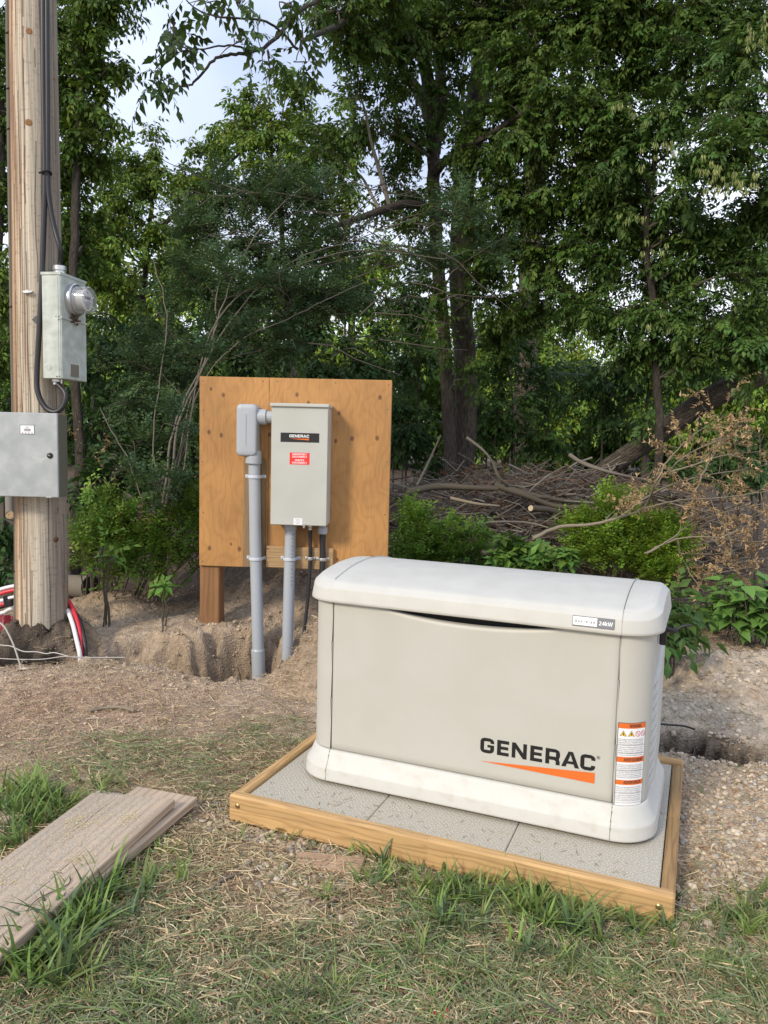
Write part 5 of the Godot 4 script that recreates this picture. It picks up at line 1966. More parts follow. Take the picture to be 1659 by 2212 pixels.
	for b in back:
		var l0: Array = b[1][0]
		var p := at(l0[0], l0[1], l0[2])
		o = thing("shade_shrub", b[0], "shrub", gnd(p.x, p.z))
		var st := []
		for l in b[1]:
			st.append([rooted([[l[0] + rf(-20, 20), l[1] + 120, l[2]], [l[0], l[1], l[2]]]), 0.016, 0.008])
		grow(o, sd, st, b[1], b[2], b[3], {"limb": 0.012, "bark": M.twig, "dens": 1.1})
		sd += 1
	# ---- sunlit trees well behind
	var far := [
		["sunlit yellow-green tree far behind the wood, left of centre", [[300, 640, 17, 150, 90], [420, 560, 17, 120, 90], [180, 560, 17, 120, 110], [480, 680, 17, 120, 80], [330, 780, 17, 180, 100]]],
		["sunlit yellow-green tree far behind the big trunk", [[760, 600, 19, 130, 100], [880, 700, 19, 130, 90], [700, 760, 19, 160, 90], [620, 660, 19, 120, 90]]],
		["sunlit yellow-green tree far behind the brush pile", [[1100, 720, 18, 110, 70], [1230, 760, 18, 120, 80], [1170, 860, 18, 140, 90], [1120, 960, 18, 110, 60], [1300, 860, 18, 110, 90]]],
		["sunlit yellow-green tree far behind the ash on the right", [[1400, 820, 18, 120, 90], [1530, 830, 18, 120, 90], [1640, 780, 18, 110, 100], [1460, 920, 18, 140, 80], [1600, 930, 18, 120, 80]]],
		["sunlit yellow-green tree far behind the left edge", [[20, 640, 17, 120, 120], [-40, 820, 17, 120, 100], [120, 800, 17, 120, 100]]],
	]
	for b in far:
		var l0: Array = b[1][0]
		var p := at(l0[0], l0[1], l0[2])
		o = thing("far_tree", b[0], "tree", gnd(p.x, p.z), 0.0, "sunlit trees far behind the wood")
		var st := []
		st.append([rooted([[l0[0], l0[1] + 100, l0[2]], [l0[0], l0[1], l0[2]]]), 0.12, 0.05])
		grow(o, sd, st, b[1], "elder", Color(0.22, 0.34, 0.05), {"limb": 0.03, "scale": 1.9, "dens": 1.3})
		sd += 1
	# farther wood closing the view
	var wd := Many.new()
	var wd2 := Many.new()
	rng.seed = 900
	for k in 26000:
		var a := rf(-0.75, 0.75)
		var r := rf(21.0, 27.0)
		var top := 3.6 + 1.6 * nz.get_noise_2d(a * 14.0, 3.0) + 0.8 * nz.get_noise_2d(a * 60.0, 9.0)
		var p := Vector3(sin(a) * r, rf(0.2, 1.0) * top + 0.3, -cos(a) * r)
		var m := rf(0.5, 1.4)
		(wd if k % 2 == 0 else wd2).add(aim(Vector3(rf(-1, 1), rf(-0.8, 0.3), rf(-1, 1)), Vector3(rf(-0.5, 0.5), 1, rf(-0.5, 0.5)), rf(2.2, 3.4)), p, Color(0.15 * m, 0.25 * m, 0.045 * m))
	var fw := thing("far_woodland", "far mass of light green woodland closing the view behind the trees", "woodland", Vector3(0, 0.3, -24))
	for w in [wd, wd2]:
		var mn: MultiMeshInstance3D = (w as Many).node(make_spray("elder", 0 if w == wd else 1), M.leaf)
		mn.position = -fw.position
		stuff("foliage", mn, fw)
	fw.set_meta("kind", "stuff")

func build_shrubs() -> void:
	# ---- tall pea shrub behind the backboard: tan fanning stems, fine leaves
	var root := gnd(at(345, 1220, 5.75).x, at(345, 1220, 5.75).z)
	var o := thing("pea_shrub", "tall fine-leaved shrub with bare tan stems fanning up behind the backboard", "shrub", root)
	var stems := []
	var fans := [
		[[352, 1180, 5.75], [372, 1000, 5.8], [390, 900, 5.85], [432, 810, 5.9], [468, 700, 6.0], [520, 560, 6.1], [600, 450, 6.2], [660, 400, 6.3]],
		[[345, 1190, 5.75], [360, 1020, 5.8], [372, 940, 5.9], [400, 860, 6.0], [460, 740, 6.1], [470, 620, 6.2], [500, 520, 6.3], [480, 420, 6.4]],
		[[360, 1190, 5.8], [395, 1010, 5.85], [430, 840, 5.9], [520, 735, 6.0], [620, 690, 6.05], [720, 640, 6.1], [790, 610, 6.2]],
		[[340, 1200, 5.75], [350, 1080, 5.7], [330, 960, 5.7], [345, 820, 5.8], [360, 680, 5.9], [330, 560, 6.0]],
		[[350, 1180, 5.8], [388, 960, 5.85], [440, 790, 5.9], [540, 640, 6.0], [640, 560, 6.1], [760, 520, 6.2], [900, 470, 6.3]],
		[[360, 1180, 5.85], [410, 890, 5.9], [470, 690, 6.0], [580, 600, 6.0], [700, 555, 6.1], [800, 540, 6.2], [960, 560, 6.3]],
		[[330, 1210, 5.75], [310, 1100, 5.7], [280, 1000, 5.7], [240, 930, 5.7], [215, 880, 5.7]],
	]
	var nn := 0
	for f in fans:
		stems.append([rooted(f), 0.012 if nn < 2 else 0.007, 0.003])
		nn += 1
	grow(o, 71, stems,
		[[500, 420, 6.4, 80, 60, 1.2], [600, 420, 6.4, 90, 60, 1.2], [690, 430, 6.4, 80, 60], [440, 500, 6.4, 80, 70, 1.3], [540, 520, 6.4, 90, 70, 1.3], [640, 540, 6.4, 100, 70, 1.2], [760, 520, 6.5, 90, 60], [420, 610, 6.3, 80, 70, 1.2], [520, 640, 6.4, 90, 70, 1.3], [620, 660, 6.4, 90, 70, 1.3], [730, 640, 6.4, 90, 60, 1.1], [460, 730, 6.3, 80, 60, 1.2], [600, 760, 6.4, 100, 50, 1.2], [360, 720, 6.3, 70, 70, 1.2], [310, 800, 6.2, 80, 60, 1.2], [390, 830, 6.3, 60, 60, 1.1], [280, 880, 6.2, 70, 50, 1.1], [1000, 460, 6.6, 70, 50], [1080, 560, 6.8, 60, 40, 0.8], [930, 560, 6.6, 80, 50, 0.8], [300, 960, 6.1, 80, 50], [400, 960, 6.1, 40, 50], [420, 760, 5.6, 60, 50, 0.7], [520, 700, 5.7, 60, 50, 0.7], [380, 900, 5.5, 40, 60, 0.8], [480, 580, 5.8, 70, 50, 0.8], [610, 600, 5.8, 70, 50, 0.7], [330, 1050, 5.45, 60, 50, 0.8], [400, 1080, 5.5, 30, 60, 0.8]],
		"pea", Color(0.096, 0.169, 0.068), {"limb": 0.006, "bark": M.grey_twig, "wood": M.twig, "dens": 1.8, "hang": 0.0})
	# a tangle of bare twigs in it
	rng.seed = 72
	var tg := Geo.new()
	for k in 95:
		var p := at(rf(430, 960), rf(400, 760), rf(5.9, 7.0))
		var d := Vector3(rf(-1, 1), rf(-0.25, 0.5), rf(-0.5, 0.5)).normalized()
		var l := rf(0.25, 0.9)
		var q := PackedVector3Array()
		for s in 5:
			q.append(p + d * l * s / 4.0 + Vector3(0, rf(-0.03, 0.03) - 0.08 * l * pow(s / 4.0, 2), rf(-0.02, 0.02)) - root)
		tg.tube(q, PackedFloat32Array([0.006, 0.005, 0.004, 0.003, 0.0015]), 4, false)
	var dd := Many.new()
	make_spray("dry", 1)
	rng.seed = 73
	for c in [[190, 960, 6.0, 40, 50, 5], [240, 1000, 5.8, 50, 60, 4], [300, 1080, 5.5, 40, 30, 4], [320, 1120, 5.4, 50, 30, 3]]:
		for k in c[5]:
			var m := rf(0.7, 1.3)
			dd.add(aim(Vector3(rf(-0.3, 0.3), -1, rf(-0.3, 0.3)), rdir(), rf(0.7, 1.1)), at(c[0] + rf(-1, 1) * c[3], c[1] + rf(-1, 1) * c[4], c[2]) - root, Color(0.27 * m, 0.18 * m, 0.10 * m))
	stuff("dead_leaves", dd.node(make_spray("dry", 1), M.dry), o)
	put("dead_twigs", tg, M.twig, o).set_meta("kind", "stuff")
	# ---- bright low bushes round the brush pile and the generator
	var low := [
		["bright green fine-leaved bush just right of the backboard", [[895, 1140, 6.6, 48, 50, 1.5], [870, 1180, 6.5, 40, 40, 1.4], [925, 1180, 6.6, 40, 45, 1.3], [900, 1210, 6.5, 50, 40, 1.2]], "pea", Color(0.14, 0.26, 0.035)],
		["small bright green bush between the backboard bush and the broad-leaved plants", [[1010, 1165, 6.4, 44, 30, 1.4], [985, 1190, 6.4, 40, 30, 1.2], [1040, 1195, 6.4, 40, 30, 1.2]], "pea", Color(0.13, 0.24, 0.035)],
		["largest bright green fine-leaved bush in front of the brush pile", [[1330, 1110, 6.0, 70, 45, 1.6], [1270, 1150, 6.0, 60, 40, 1.6], [1400, 1150, 5.9, 70, 55, 1.5], [1330, 1190, 5.9, 80, 45, 1.5], [1440, 1200, 5.8, 50, 45, 1.4], [1250, 1200, 5.9, 50, 30, 1.4], [1380, 1225, 5.8, 70, 35, 1.3]], "pea", Color(0.20, 0.33, 0.035)],
		["clump of low broad-leaved plants behind the generator lid", [[1105, 1180, 5.8, 40, 30, 1.5], [1150, 1200, 5.7, 50, 30, 1.6], [1205, 1210, 5.7, 45, 26, 1.5], [1110, 1215, 5.7, 50, 25, 1.4]], "broad", Color(0.12, 0.235, 0.045)],
		["bright green low bush with fine leaves left of the backboard post", [[200, 1120, 5.7, 50, 50, 1.0], [200, 1200, 5.4, 40, 40, 0.9], [440, 1180, 5.6, 30, 50, 0.9], [290, 1130, 5.6, 80, 50, 1.2], [240, 1170, 5.5, 70, 45, 1.2], [340, 1180, 5.5, 80, 50, 1.1], [270, 1220, 5.4, 90, 40, 0.9], [390, 1120, 5.6, 50, 60, 1.0]], "pea", Color(0.15, 0.26, 0.035)],
		["leafy green sprigs with bigger leaves beside the pole foot", [[235, 1210, 5.0, 40, 14, 0.5], [225, 1180, 5.0, 30, 16, 0.4]], "elder", Color(0.15, 0.27, 0.05), 2],
		["upright leafy green seedling in the dirt left of the backboard post", [[350, 1285, 4.95, 22, 26, 0.5]], "broad", Color(0.13, 0.25, 0.04), 2],
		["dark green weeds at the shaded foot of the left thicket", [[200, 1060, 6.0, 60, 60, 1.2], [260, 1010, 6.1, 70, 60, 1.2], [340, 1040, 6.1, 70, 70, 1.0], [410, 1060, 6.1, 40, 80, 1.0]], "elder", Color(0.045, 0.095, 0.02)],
		["small leafy weed at the right rear corner of the generator", [[1455, 1320, 4.2, 26, 24, 1.4], [1440, 1345, 3.9, 16, 26, 1.0]], "elder", Color(0.07, 0.14, 0.03)],
	]
	var sd := 80
	for b in low:
		var l0: Array = b[1][0]
		var p := at(l0[0], l0[1], l0[2])
		o = thing("low_bush" if b[2] != "broad" else "weed_clump", b[0], "bush" if b[2] != "broad" else "plant", gnd(p.x, p.z))
		var st := []
		for l in b[1]:
			for r in 3:
				var tip := at(l[0] + rf(-0.6, 0.6) * l[3], l[1] + rf(-0.7, 0.2) * l[4], l[2] + rf(-0.1, 0.1))
				var ft := gnd(lerpf(p.x, tip.x, 0.55), lerpf(p.z, tip.z, 0.7)) - Vector3(0, 0.03, 0)
				st.append([PackedVector3Array([ft, ft.lerp(tip, 0.5) + rdir() * 0.03, tip]), 0.006, 0.002])
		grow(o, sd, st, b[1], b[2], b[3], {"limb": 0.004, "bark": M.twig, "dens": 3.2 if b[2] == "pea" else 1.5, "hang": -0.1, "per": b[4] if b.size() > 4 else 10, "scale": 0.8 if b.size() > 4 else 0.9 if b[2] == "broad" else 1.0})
		sd += 1
	# ---- big-leaved plants at the lower right, every leaf a piece of its own
	var leaves := []
	rng.seed = 95
	for v in 4:
		var g := Geo.new()
		var m := 0.9 + 0.12 * v
		g.col = Color(0.125 * m, 0.24 * m, 0.05 * m)
		# a heart-shaped leaf, folded at the midrib
		var rows := []
		var prof := [[0.0, 0.006], [0.012, 0.030], [0.030, 0.036], [0.055, 0.031], [0.080, 0.019], [0.098, 0.008], [0.115, 0.001]]
		for q in prof:
			var x: float = q[0]
			var w: float = q[1]
			var y := -0.12 * x * x / 0.115 * 2.4
			rows.append(PackedVector3Array([Vector3(x, y + w * 0.22, -w), Vector3(x, y + w * 0.13, -w * 0.5), Vector3(x, y, 0), Vector3(x, y + w * 0.13, w * 0.5), Vector3(x, y + w * 0.22, w)]))
		g.grid(rows, -1.0)
		leaves.append(g.mesh())
	var spots := [
		[1600, 1385, 5.0, "tall broad-leaved green plant at the right edge, biggest of its patch", 110, 165.0, 80.0],
		[1545, 1360, 5.1, "broad-leaved plant left of the biggest one at the right edge", 60, 125.0, 50.0],
		[1655, 1390, 4.8, "broad-leaved plant cut off by the right picture edge", 80, 170.0, 55.0],
		[1520, 1350, 4.9, "low sprig of broad leaves on the mulch right of the generator lid", 22, 60.0, 40.0],
		[1300, 900, 6.6, "", 0, 0, 0],
	]
	for s in spots:
		if s[4] == 0:
			continue
		var ft := gp(s[0], s[1], 0.02)
		ft = gnd(ft.x, ft.z)
		o = thing("broadleaf_plant", s[3], "plant", ft, 0.0, "broad-leaved plants right of the generator")
		var d: float = (ft - CAM).length()
		var hgt: float = s[5] * d / FV
		var wid: float = s[6] * d / FV
		var stg := Geo.new()
		var ns: int = maxi(3, s[4] / 7)
		var k := 0
		for q in ns:
			var tip := Vector3(rf(-1, 1) * wid * 0.7, hgt * rf(0.55, 0.95), rf(-1, 1) * wid * 0.6)
			var fo := Vector3(rf(-0.3, 0.3) * wid, -0.02, rf(-0.3, 0.3) * wid)
			stg.tube(PackedVector3Array([fo, fo.lerp(tip, 0.5) + rdir() * 0.01, tip]), PackedFloat32Array([0.004, 0.003, 0.002]), 5, false)
			for w in 8:
				if k >= s[4]:
					break
				k += 1
				var f := 0.3 + 0.7 * (w + rf(0, 0.6)) / 8.0
				var dir := Vector3(rf(-1, 1), rf(-0.35, 0.25), rf(-1, 1)).normalized()
				var mi := MeshInstance3D.new()
				mi.mesh = leaves[rng.randi() % 4]
				mi.material_override = M.leaf
				mi.name = "leaf" if k == 1 else "leaf_%03d" % (k - 1)
				o.add_child(mi)
				mi.transform = Transform3D(aim(dir, Vector3(rf(-0.4, 0.4), 1, rf(-0.2, 0.6)), rf(0.75, 1.25)), fo.lerp(tip, f) + dir * 0.02)
		put("stems", stg, M.twig, o)

func build_brush() -> void:
	# ---- the brush pile
	rng.seed = 200
	var c := at(1160, 1085, 7.7)
	c = gnd(c.x, c.z)
	var o := thing("brush_pile", "heap of grey-brown cut twigs and brush behind the generator", "brush pile", c)
	var sticks := []
	for v in 4:
		var g := Geo.new()
		var p := PackedVector3Array()
		var y := 0.0
		var z := 0.0
		for k in 6:
			p.append(Vector3(k / 5.0 - 0.5, y, z))
			y += rf(-0.05, 0.05)
			z += rf(-0.06, 0.06)
		g.tube(p, PackedFloat32Array([0.0085, 0.0075, 0.0065, 0.005, 0.004, 0.002]), 5, true)
		if v > 0:
			for e in 2:
				var k := 2 + e
				var d := Vector3(0.6, rf(-0.5, 0.5), rf(-0.7, 0.7)).normalized() * rf(0.15, 0.3)
				g.tube(PackedVector3Array([p[k], p[k] + d * 0.5, p[k] + d + rdir() * 0.03]), PackedFloat32Array([0.004, 0.003, 0.0015]), 4, false)
		sticks.append(g.mesh())
	var mm := [Many.new(), Many.new(), Many.new(), Many.new()]
	for k in 3400:
		var a := rf(0, TAU)
		var r := sqrt(rf(0, 1))
		var x := cos(a) * r
		var z := sin(a) * r
		var hh := 0.86 * pow(1.0 - r * r, 0.55)
		var y := hh * rf(0.15, 1.0)
		var d := Vector3(rf(0.35, 1.0) * (1.0 if rf(0, 1) < 0.5 else -1.0), rf(-0.42, 0.42) - 0.15 * x, rf(-0.9, 0.9))
		var l := rf(0.3, 1.15)
		var m := rf(0.4, 1.35)
		var bs := aim(d, rdir(), 1.0)
		var th := rf(0.22, 0.8) if rf(0, 1) < 0.85 else rf(0.8, 1.5)
		bs = Basis(bs.x * l, bs.y * th, bs.z * th)
		var col := Color(0.165 * m, 0.14 * m, 0.115 * m)
		if rf(0, 1) < 0.25:
			col = Color(0.19 * m, 0.175 * m, 0.15 * m)
		elif rf(0, 1) < 0.3:
			col = Color(0.14 * m, 0.09 * m, 0.065 * m)
		(mm[k % 4] as Many).add(bs, Vector3(x * 2.05, y + 0.02, z * 1.0), col)
	for v in 4:
		stuff("twigs", (mm[v] as Many).node(sticks[v], M.tint), o)
	var dl := Many.new()
	for k in 520:
		var a := rf(0, TAU)
		var r := sqrt(rf(0, 1))
		var hh := 0.90 * pow(1.0 - r * r, 0.55)
		var m := rf(0.5, 1.3)
		dl.add(aim(Vector3(rf(-1, 1), rf(-1, 0.3), rf(-1, 1)), rdir(), rf(0.8, 1.3)), Vector3(cos(a) * r * 1.85, hh * rf(0.4, 1.05) + 0.03, sin(a) * r), Color(0.17 * m, 0.085 * m, 0.042 * m))
	stuff("dead_leaves", dl.node(make_spray("dry", 0), M.dry), o)
	# ---- cut branches lying on it
	var bl := [
		["longest dark bent branch lying across the middle of the brush pile", [[1069, 1048], [1129, 1068], [1199, 1093], [1274, 1094]], 6.9, 0.030, 0],
		["dark branch curving just above the longest one on the brush pile", [[1099, 1055], [1179, 1075], [1264, 1086], [1300, 1084]], 6.95, 0.022, 0],
		["grey cut limb at the top right of the brush pile", [[1230, 982], [1264, 1003], [1329, 1023], [1409, 1040]], 7.1, 0.020, 1],
		["thick brown limb at the left of the brush pile", [[880, 1064], [944, 1051], [1010, 1053], [1075, 1056]], 7.0, 0.036, 0],
		["short pale barkless stick in the left half of the brush pile", [[974, 1076], [1029, 1088], [1078, 1093]], 6.8, 0.016, 2],
		["upright crooked twig at the centre of the brush pile", [[1066, 1000], [1079, 1033], [1109, 1058]], 6.9, 0.016, 0],
		["thin grey pole slanting up at the left end of the brush pile", [[900, 1050], [925, 1000], [952, 940]], 7.4, 0.014, 1],
		["grey stick leaning from the brush towards the big trunk", [[1008, 945], [1046, 975], [1072, 1010]], 7.3, 0.015, 1],
		["low grey branch along the foot of the brush pile", [[945, 1150], [1040, 1130], [1130, 1128], [1185, 1140]], 6.6, 0.013, 1],
		["dark stick at the right foot of the brush pile", [[1300, 1075], [1370, 1060], [1450, 1075]], 6.9, 0.018, 0],
		["half hidden log lying behind the bush at the pile foot", [[1040, 1195], [1085, 1190], [1130, 1186]], 6.3, 0.026, 2],
	]
	for b in bl:
		var p := PackedVector3Array()
		for q in b[1]:
			p.append(at(q[0], q[1], b[2] + rf(-0.1, 0.1)))
		var sm := smooth(p, 5)
		var og := sm[0]
		var rr := PackedFloat32Array()
		for k in sm.size():
			rr.append(b[3] * lerpf(1.0, 0.55, float(k) / (sm.size() - 1)))
			sm[k] -= og
		var g := Geo.new()
		g.tube(sm, rr, 8)
		var n := put("cut_branch", g, [M.twig, M.grey_twig, M.pale_twig][b[4]])
		n.position = og
		tag(n, b[0], "branch", "cut branches on the brush pile")
	# the sawn log end
	var a0 := at(1147, 1098, 6.75)
	var a1 := at(1214, 1108, 6.95)
	o = thing("sawn_branch", "short sawn branch with a pale cut end facing the camera on the pile", "branch", a0, 0.0, "cut branches on the brush pile")
	var g2 := Geo.new()
	g2.tube(PackedVector3Array([Vector3.ZERO, (a1 - a0) * 0.5 + Vector3(0, 0.01, 0), a1 - a0]), PackedFloat32Array([0.027, 0.028, 0.026]), 12, false)
	put("bark", g2, M.twig, o)
	g2 = Geo.new()
	var ax := (a0 - a1).normalized()
	g2.lathe(Vector3.ZERO, (ax + Vector3(-0.5, 0.2, 0.9)).normalized(), [[0.026, -0.004], [0.025, 0.006], [0.0, 0.0065]], 16)
	put("cut_end", g2, mat(0.52, 0.42, 0.28, 0.85), o)
	# ---- the dead bough with brown leaves at the right
	var rt := at(1149, 1163, 5.7)
	o = thing("dead_bough", "fallen dead bough with dry tan leaves sprawling in from the right", "branch", gnd(rt.x, rt.z))
	var D := 5.6
	var fan := [
		[[1149, 1163], [1209, 1138], [1279, 1133], [1334, 1118], [1389, 1098], [1420, 1040], [1444, 993], [1499, 938], [1564, 898]],
		[[1389, 1098], [1430, 1030], [1490, 980], [1550, 950], [1600, 925]],
		[[1334, 1118], [1420, 1060], [1510, 1030], [1600, 1015], [1680, 1000]],
		[[1389, 1098], [1470, 1080], [1560, 1075], [1659, 1060]],
		[[1420, 1080], [1500, 1100], [1580, 1120], [1659, 1110]],
		[[1390, 1196], [1440, 1170], [1490, 1135], [1550, 1110], [1640, 1090]],
		[[1395, 1195], [1460, 1165], [1530, 1160], [1620, 1170], [1680, 1165]],
		[[1400, 1246], [1470, 1247], [1550, 1238], [1640, 1222]],
		[[1440, 1020], [1480, 1010], [1560, 985], [1640, 975]],
		[[1500, 1060], [1530, 1000], [1560, 950], [1580, 915]],
		[[1460, 1165], [1475, 1210], [1500, 1250], [1520, 1280]],
		[[1560, 1110], [1575, 1160], [1580, 1200], [1560, 1230]],
	]
	var stems := []
	var nn := 0
	for f in fan:
		var l := []
		for q in f:
			l.append([q[0], q[1], D + rf(-0.25, 0.25)])
		stems.append([path(l), 0.014 if nn == 0 else 0.007, 0.002])
		nn += 1
	grow(o, 210, stems, [],
		"dry", Color(0.50, 0.36, 0.20), {"limb": 0.005, "bark": M.pale_twig, "wood": M.pale_twig, "along": 11.0, "hang": 0.4})

# ------------------------------------------------------------------ ground cover
func weight(s: Vector3, blobs: Array) -> float:
	var w := 0.0
	for b in blobs:
		var q := Vector2((s.x - b[0]) / b[2], (s.y - b[1]) / b[3])
		var d := q.length_squared()
		if d < 1.0:
			w = maxf(w, b[4] * (1.0 - d * d))
	return w

func off_pad(x: float, z: float, m := 0.0) -> bool:
	var q := pad_uv(x, z)
	return not (absf(q.x + 0.024) < 0.70 + m and absf(q.y - 0.267) < 0.495 + m)

func spot(p := 1.25) -> Vector3:
	# a random place on the ground the photograph takes in, and a margin round it
	var z := -1.25 - 4.6 * pow(rf(0, 1), p)
	var x := rf(-1, 1) * (0.35 - z * 0.62)
	return Vector3(x, 0, z)

func build_cover() -> void:
	# straw: cut dry grass
	rng.seed = 300
	var bits := []
	for v in 3:
		var g := Geo.new()
		var y := 0.0
		var p := []
		for k in 4:
			p.append(Vector3(k / 3.0 - 0.5, y + 0.02, rf(-0.05, 0.05) * (k % 3)))
			y += rf(-0.08, 0.10)
		for k in 3:
			var a: Vector3 = p[k]
			var b: Vector3 = p[k + 1]
			var w := Vector3(0, 0.015, 0.035)
			g.quad(a - w, b - w, b + w, a + w, Vector3.UP)
		bits.append(g.mesh())
	var mm := [Many.new(), Many.new(), Many.new()]
	var straw := [[830, 2212, 1200, 420, 1.0], [300, 1950, 500, 260, 1.0], [700, 2000, 400, 200, 1.0], [1300, 2100, 500, 160, 0.9], [250, 1560, 420, 130, 0.28], [550, 1600, 260, 110, 0.3], [450, 1680, 420, 90, 0.9], [640, 1450, 90, 80, 0.9], [1560, 2000, 300, 200, 0.55], [1560, 1700, 160, 200, 0.12], [1550, 1480, 200, 140, 0.10], [300, 1440, 300, 60, 0.3], [1540, 1330, 160, 60, 0.9]]
	var tries := 0
	while (mm[0] as Many).count + (mm[1] as Many).count + (mm[2] as Many).count < 75000 and tries < 400000:
		tries += 1
		var p := spot(2.0)
		var s := px(p)
		var cl := 0.75 + 0.7 * nz.get_noise_2d(p.x * 3.0 + 20.0, p.z * 3.0)
		if rf(0, 1) > weight(s, straw) * cl or not off_pad(p.x, p.z):
			continue
		p.y = height(p.x, p.z)
		var l := rf(0.015, 0.055)
		if rf(0, 1) < 0.15:
			l *= 1.8
		var a := rf(0, TAU)
		var bs := aim(Vector3(cos(a), rf(-0.12, 0.18), sin(a)), Vector3(rf(-0.4, 0.4), 1, rf(-0.4, 0.4)), 1.0)
		var wd := rf(0.015, 0.042)
		bs = Basis(bs.x * l, bs.y * l * 0.6, bs.z * wd)
		var m := rf(0.6, 1.15)
		var k := rf(0, 1)
		var col := Color(0.66, 0.52, 0.30)
		if k < 0.20 and s.y > 1560:
			col = Color(0.27, 0.29, 0.14)
		elif k < 0.5:
			col = Color(0.36, 0.24, 0.135)
		elif k < 0.58:
			col = Color(0.62, 0.53, 0.36)
		(mm[tries % 3] as Many).add(bs, p + Vector3(0, rf(0.0, 0.018), 0), Color(col.r * m, col.g * m, col.b * m))
	for v in 3:
		stuff("straw", (mm[v] as Many).node(bits[v], M.straw))
	# chips and dead leaf bits
	var cg := Geo.new()
	cg.tri(Vector3(-0.5, 0, -0.2), Vector3(0.5, 0.08, -0.25), Vector3(0.3, 0.0, 0.3), Vector3.UP)
	cg.tri(Vector3(-0.5, 0, -0.2), Vector3(0.3, 0.0, 0.3), Vector3(-0.35, 0.12, 0.25), Vector3.UP)
	var ch := Many.new()
	var chip := [[220, 1560, 420, 120, 1.0], [120, 1480, 260, 80, 0.9], [500, 1520, 300, 90, 0.4], [640, 1440, 100, 80, 0.35], [1540, 1330, 200, 80, 1.0], [1500, 1270, 160, 60, 0.9], [350, 1300, 260, 50, 0.8], [1560, 1480, 200, 120, 0.12], [200, 1430, 300, 50, 0.35], [700, 2000, 500, 200, 0.3], [600, 1260, 200, 60, 0.3]]
	tries = 0
	while ch.count < 5500 and tries < 160000:
		tries += 1
		var z := -1.6 - 6.0 * rf(0, 1)
		var p := Vector3(rf(-1, 1) * (0.35 - z * 0.62), 0, z)
		if rf(0, 1) > weight(px(p), chip) or not off_pad(p.x, p.z):
			continue
		p.y = height(p.x, p.z) + rf(0.001, 0.009)
		var m := rf(0.45, 1.2)
		var a := rf(0, TAU)
		var col := Color(0.55, 0.41, 0.27) if rf(0, 1) < 0.75 else Color(0.33, 0.21, 0.13)
		if rf(0, 1) < 0.12:
			col = Color(0.58, 0.48, 0.34)
		var s := rf(0.006, 0.020)
		ch.add(Basis(aim(Vector3(cos(a), rf(-0.2, 0.25), sin(a)), Vector3(rf(-0.5, 0.5), 1, rf(-0.5, 0.5)), s)), p, Color(col.r * m, col.g * m, col.b * m))
	stuff("wood_chips", ch.node(cg.mesh(), M.tint))
	# gravel and crumbs of earth
	var stones := []
	for v in 4:
		stones.append(stone(v))
	var gm := [Many.new(), Many.new(), Many.new(), Many.new()]
	var grav := [[560, 1775, 150, 40, 1.0], [680, 1810, 130, 40, 1.0], [850, 1850, 150, 40, 0.6], [640, 1860, 160, 90, 0.22], [1560, 1750, 150, 190, 0.5], [1560, 1930, 170, 130, 0.6], [1300, 1970, 250, 50, 0.5], [1540, 1640, 150, 60, 0.45], [700, 1950, 200, 120, 0.10], [1000, 1960, 300, 60, 0.2], [480, 1745, 60, 40, 0.9], [830, 2000, 900, 300, 0.03]]
	tries = 0
	var n := 0
	while n < 6000 and tries < 200000:
		tries += 1
		var p := spot()
		if rf(0, 1) > weight(px(p), grav) or not off_pad(p.x, p.z, 0.004):
			continue
		p.y = height(p.x, p.z)
		var s := 0.0028 + 0.0085 * pow(rf(0, 1), 3.0)
		p.y += s * 0.25
		var m := rf(0.65, 1.15)
		var k := rf(0, 1)
		var col := Color(0.50, 0.39, 0.27)
		if k < 0.12:
			col = Color(0.36, 0.335, 0.30)
		elif k < 0.4:
			col = Color(0.60, 0.51, 0.39)
		elif k < 0.5:
			col = Color(0.38, 0.25, 0.16)
		(gm[tries % 4] as Many).add(Basis(rdir(), rf(0, TAU)).scaled(Vector3(s, s * rf(0.55, 0.85), s * rf(0.8, 1.2))), p, Color(col.r * m, col.g * m, col.b * m))
		n += 1
	for v in 4:
		stuff("gravel", (gm[v] as Many).node(stones[v], M.tint))
	# clods of soil
	var cm := [Many.new(), Many.new()]
	var clod := [[1550, 1480, 200, 130, 0.8], [560, 1330, 160, 110, 0.9], [480, 1420, 190, 50, 1.0], [640, 1420, 90, 70, 0.7], [240, 1330, 140, 70, 0.5], [100, 1395, 140, 30, 1.0], [1540, 1620, 160, 40, 0.6], [400, 1460, 300, 40, 0.35]]
	tries = 0
	n = 0
	while n < 8000 and tries < 160000:
		tries += 1
		var z := -2.6 - 3.6 * rf(0, 1)
		var p := Vector3(rf(-1, 1) * (0.35 - z * 0.6), 0, z)
		if rf(0, 1) > weight(px(p), clod) or not off_pad(p.x, p.z, 0.02):
			continue
		p.y = height(p.x, p.z)
		var s := 0.003 + 0.014 * pow(rf(0, 1), 5.0)
		var cc := soil(p.x, p.z, p.y)
		var m := rf(0.6, 0.98)
		(cm[tries % 2] as Many).add(Basis(rdir(), rf(0, TAU)).scaled(Vector3(s, s * 0.8, s * 1.25)), p, Color(cc.r * m, cc.g * m, cc.b * m))
		n += 1
	for v in 2:
		stuff("soil_clods", (cm[v] as Many).node(clod_mesh(v), M.tint))
	# straw and crumbs blown over the pavers
	var lit := Many.new()
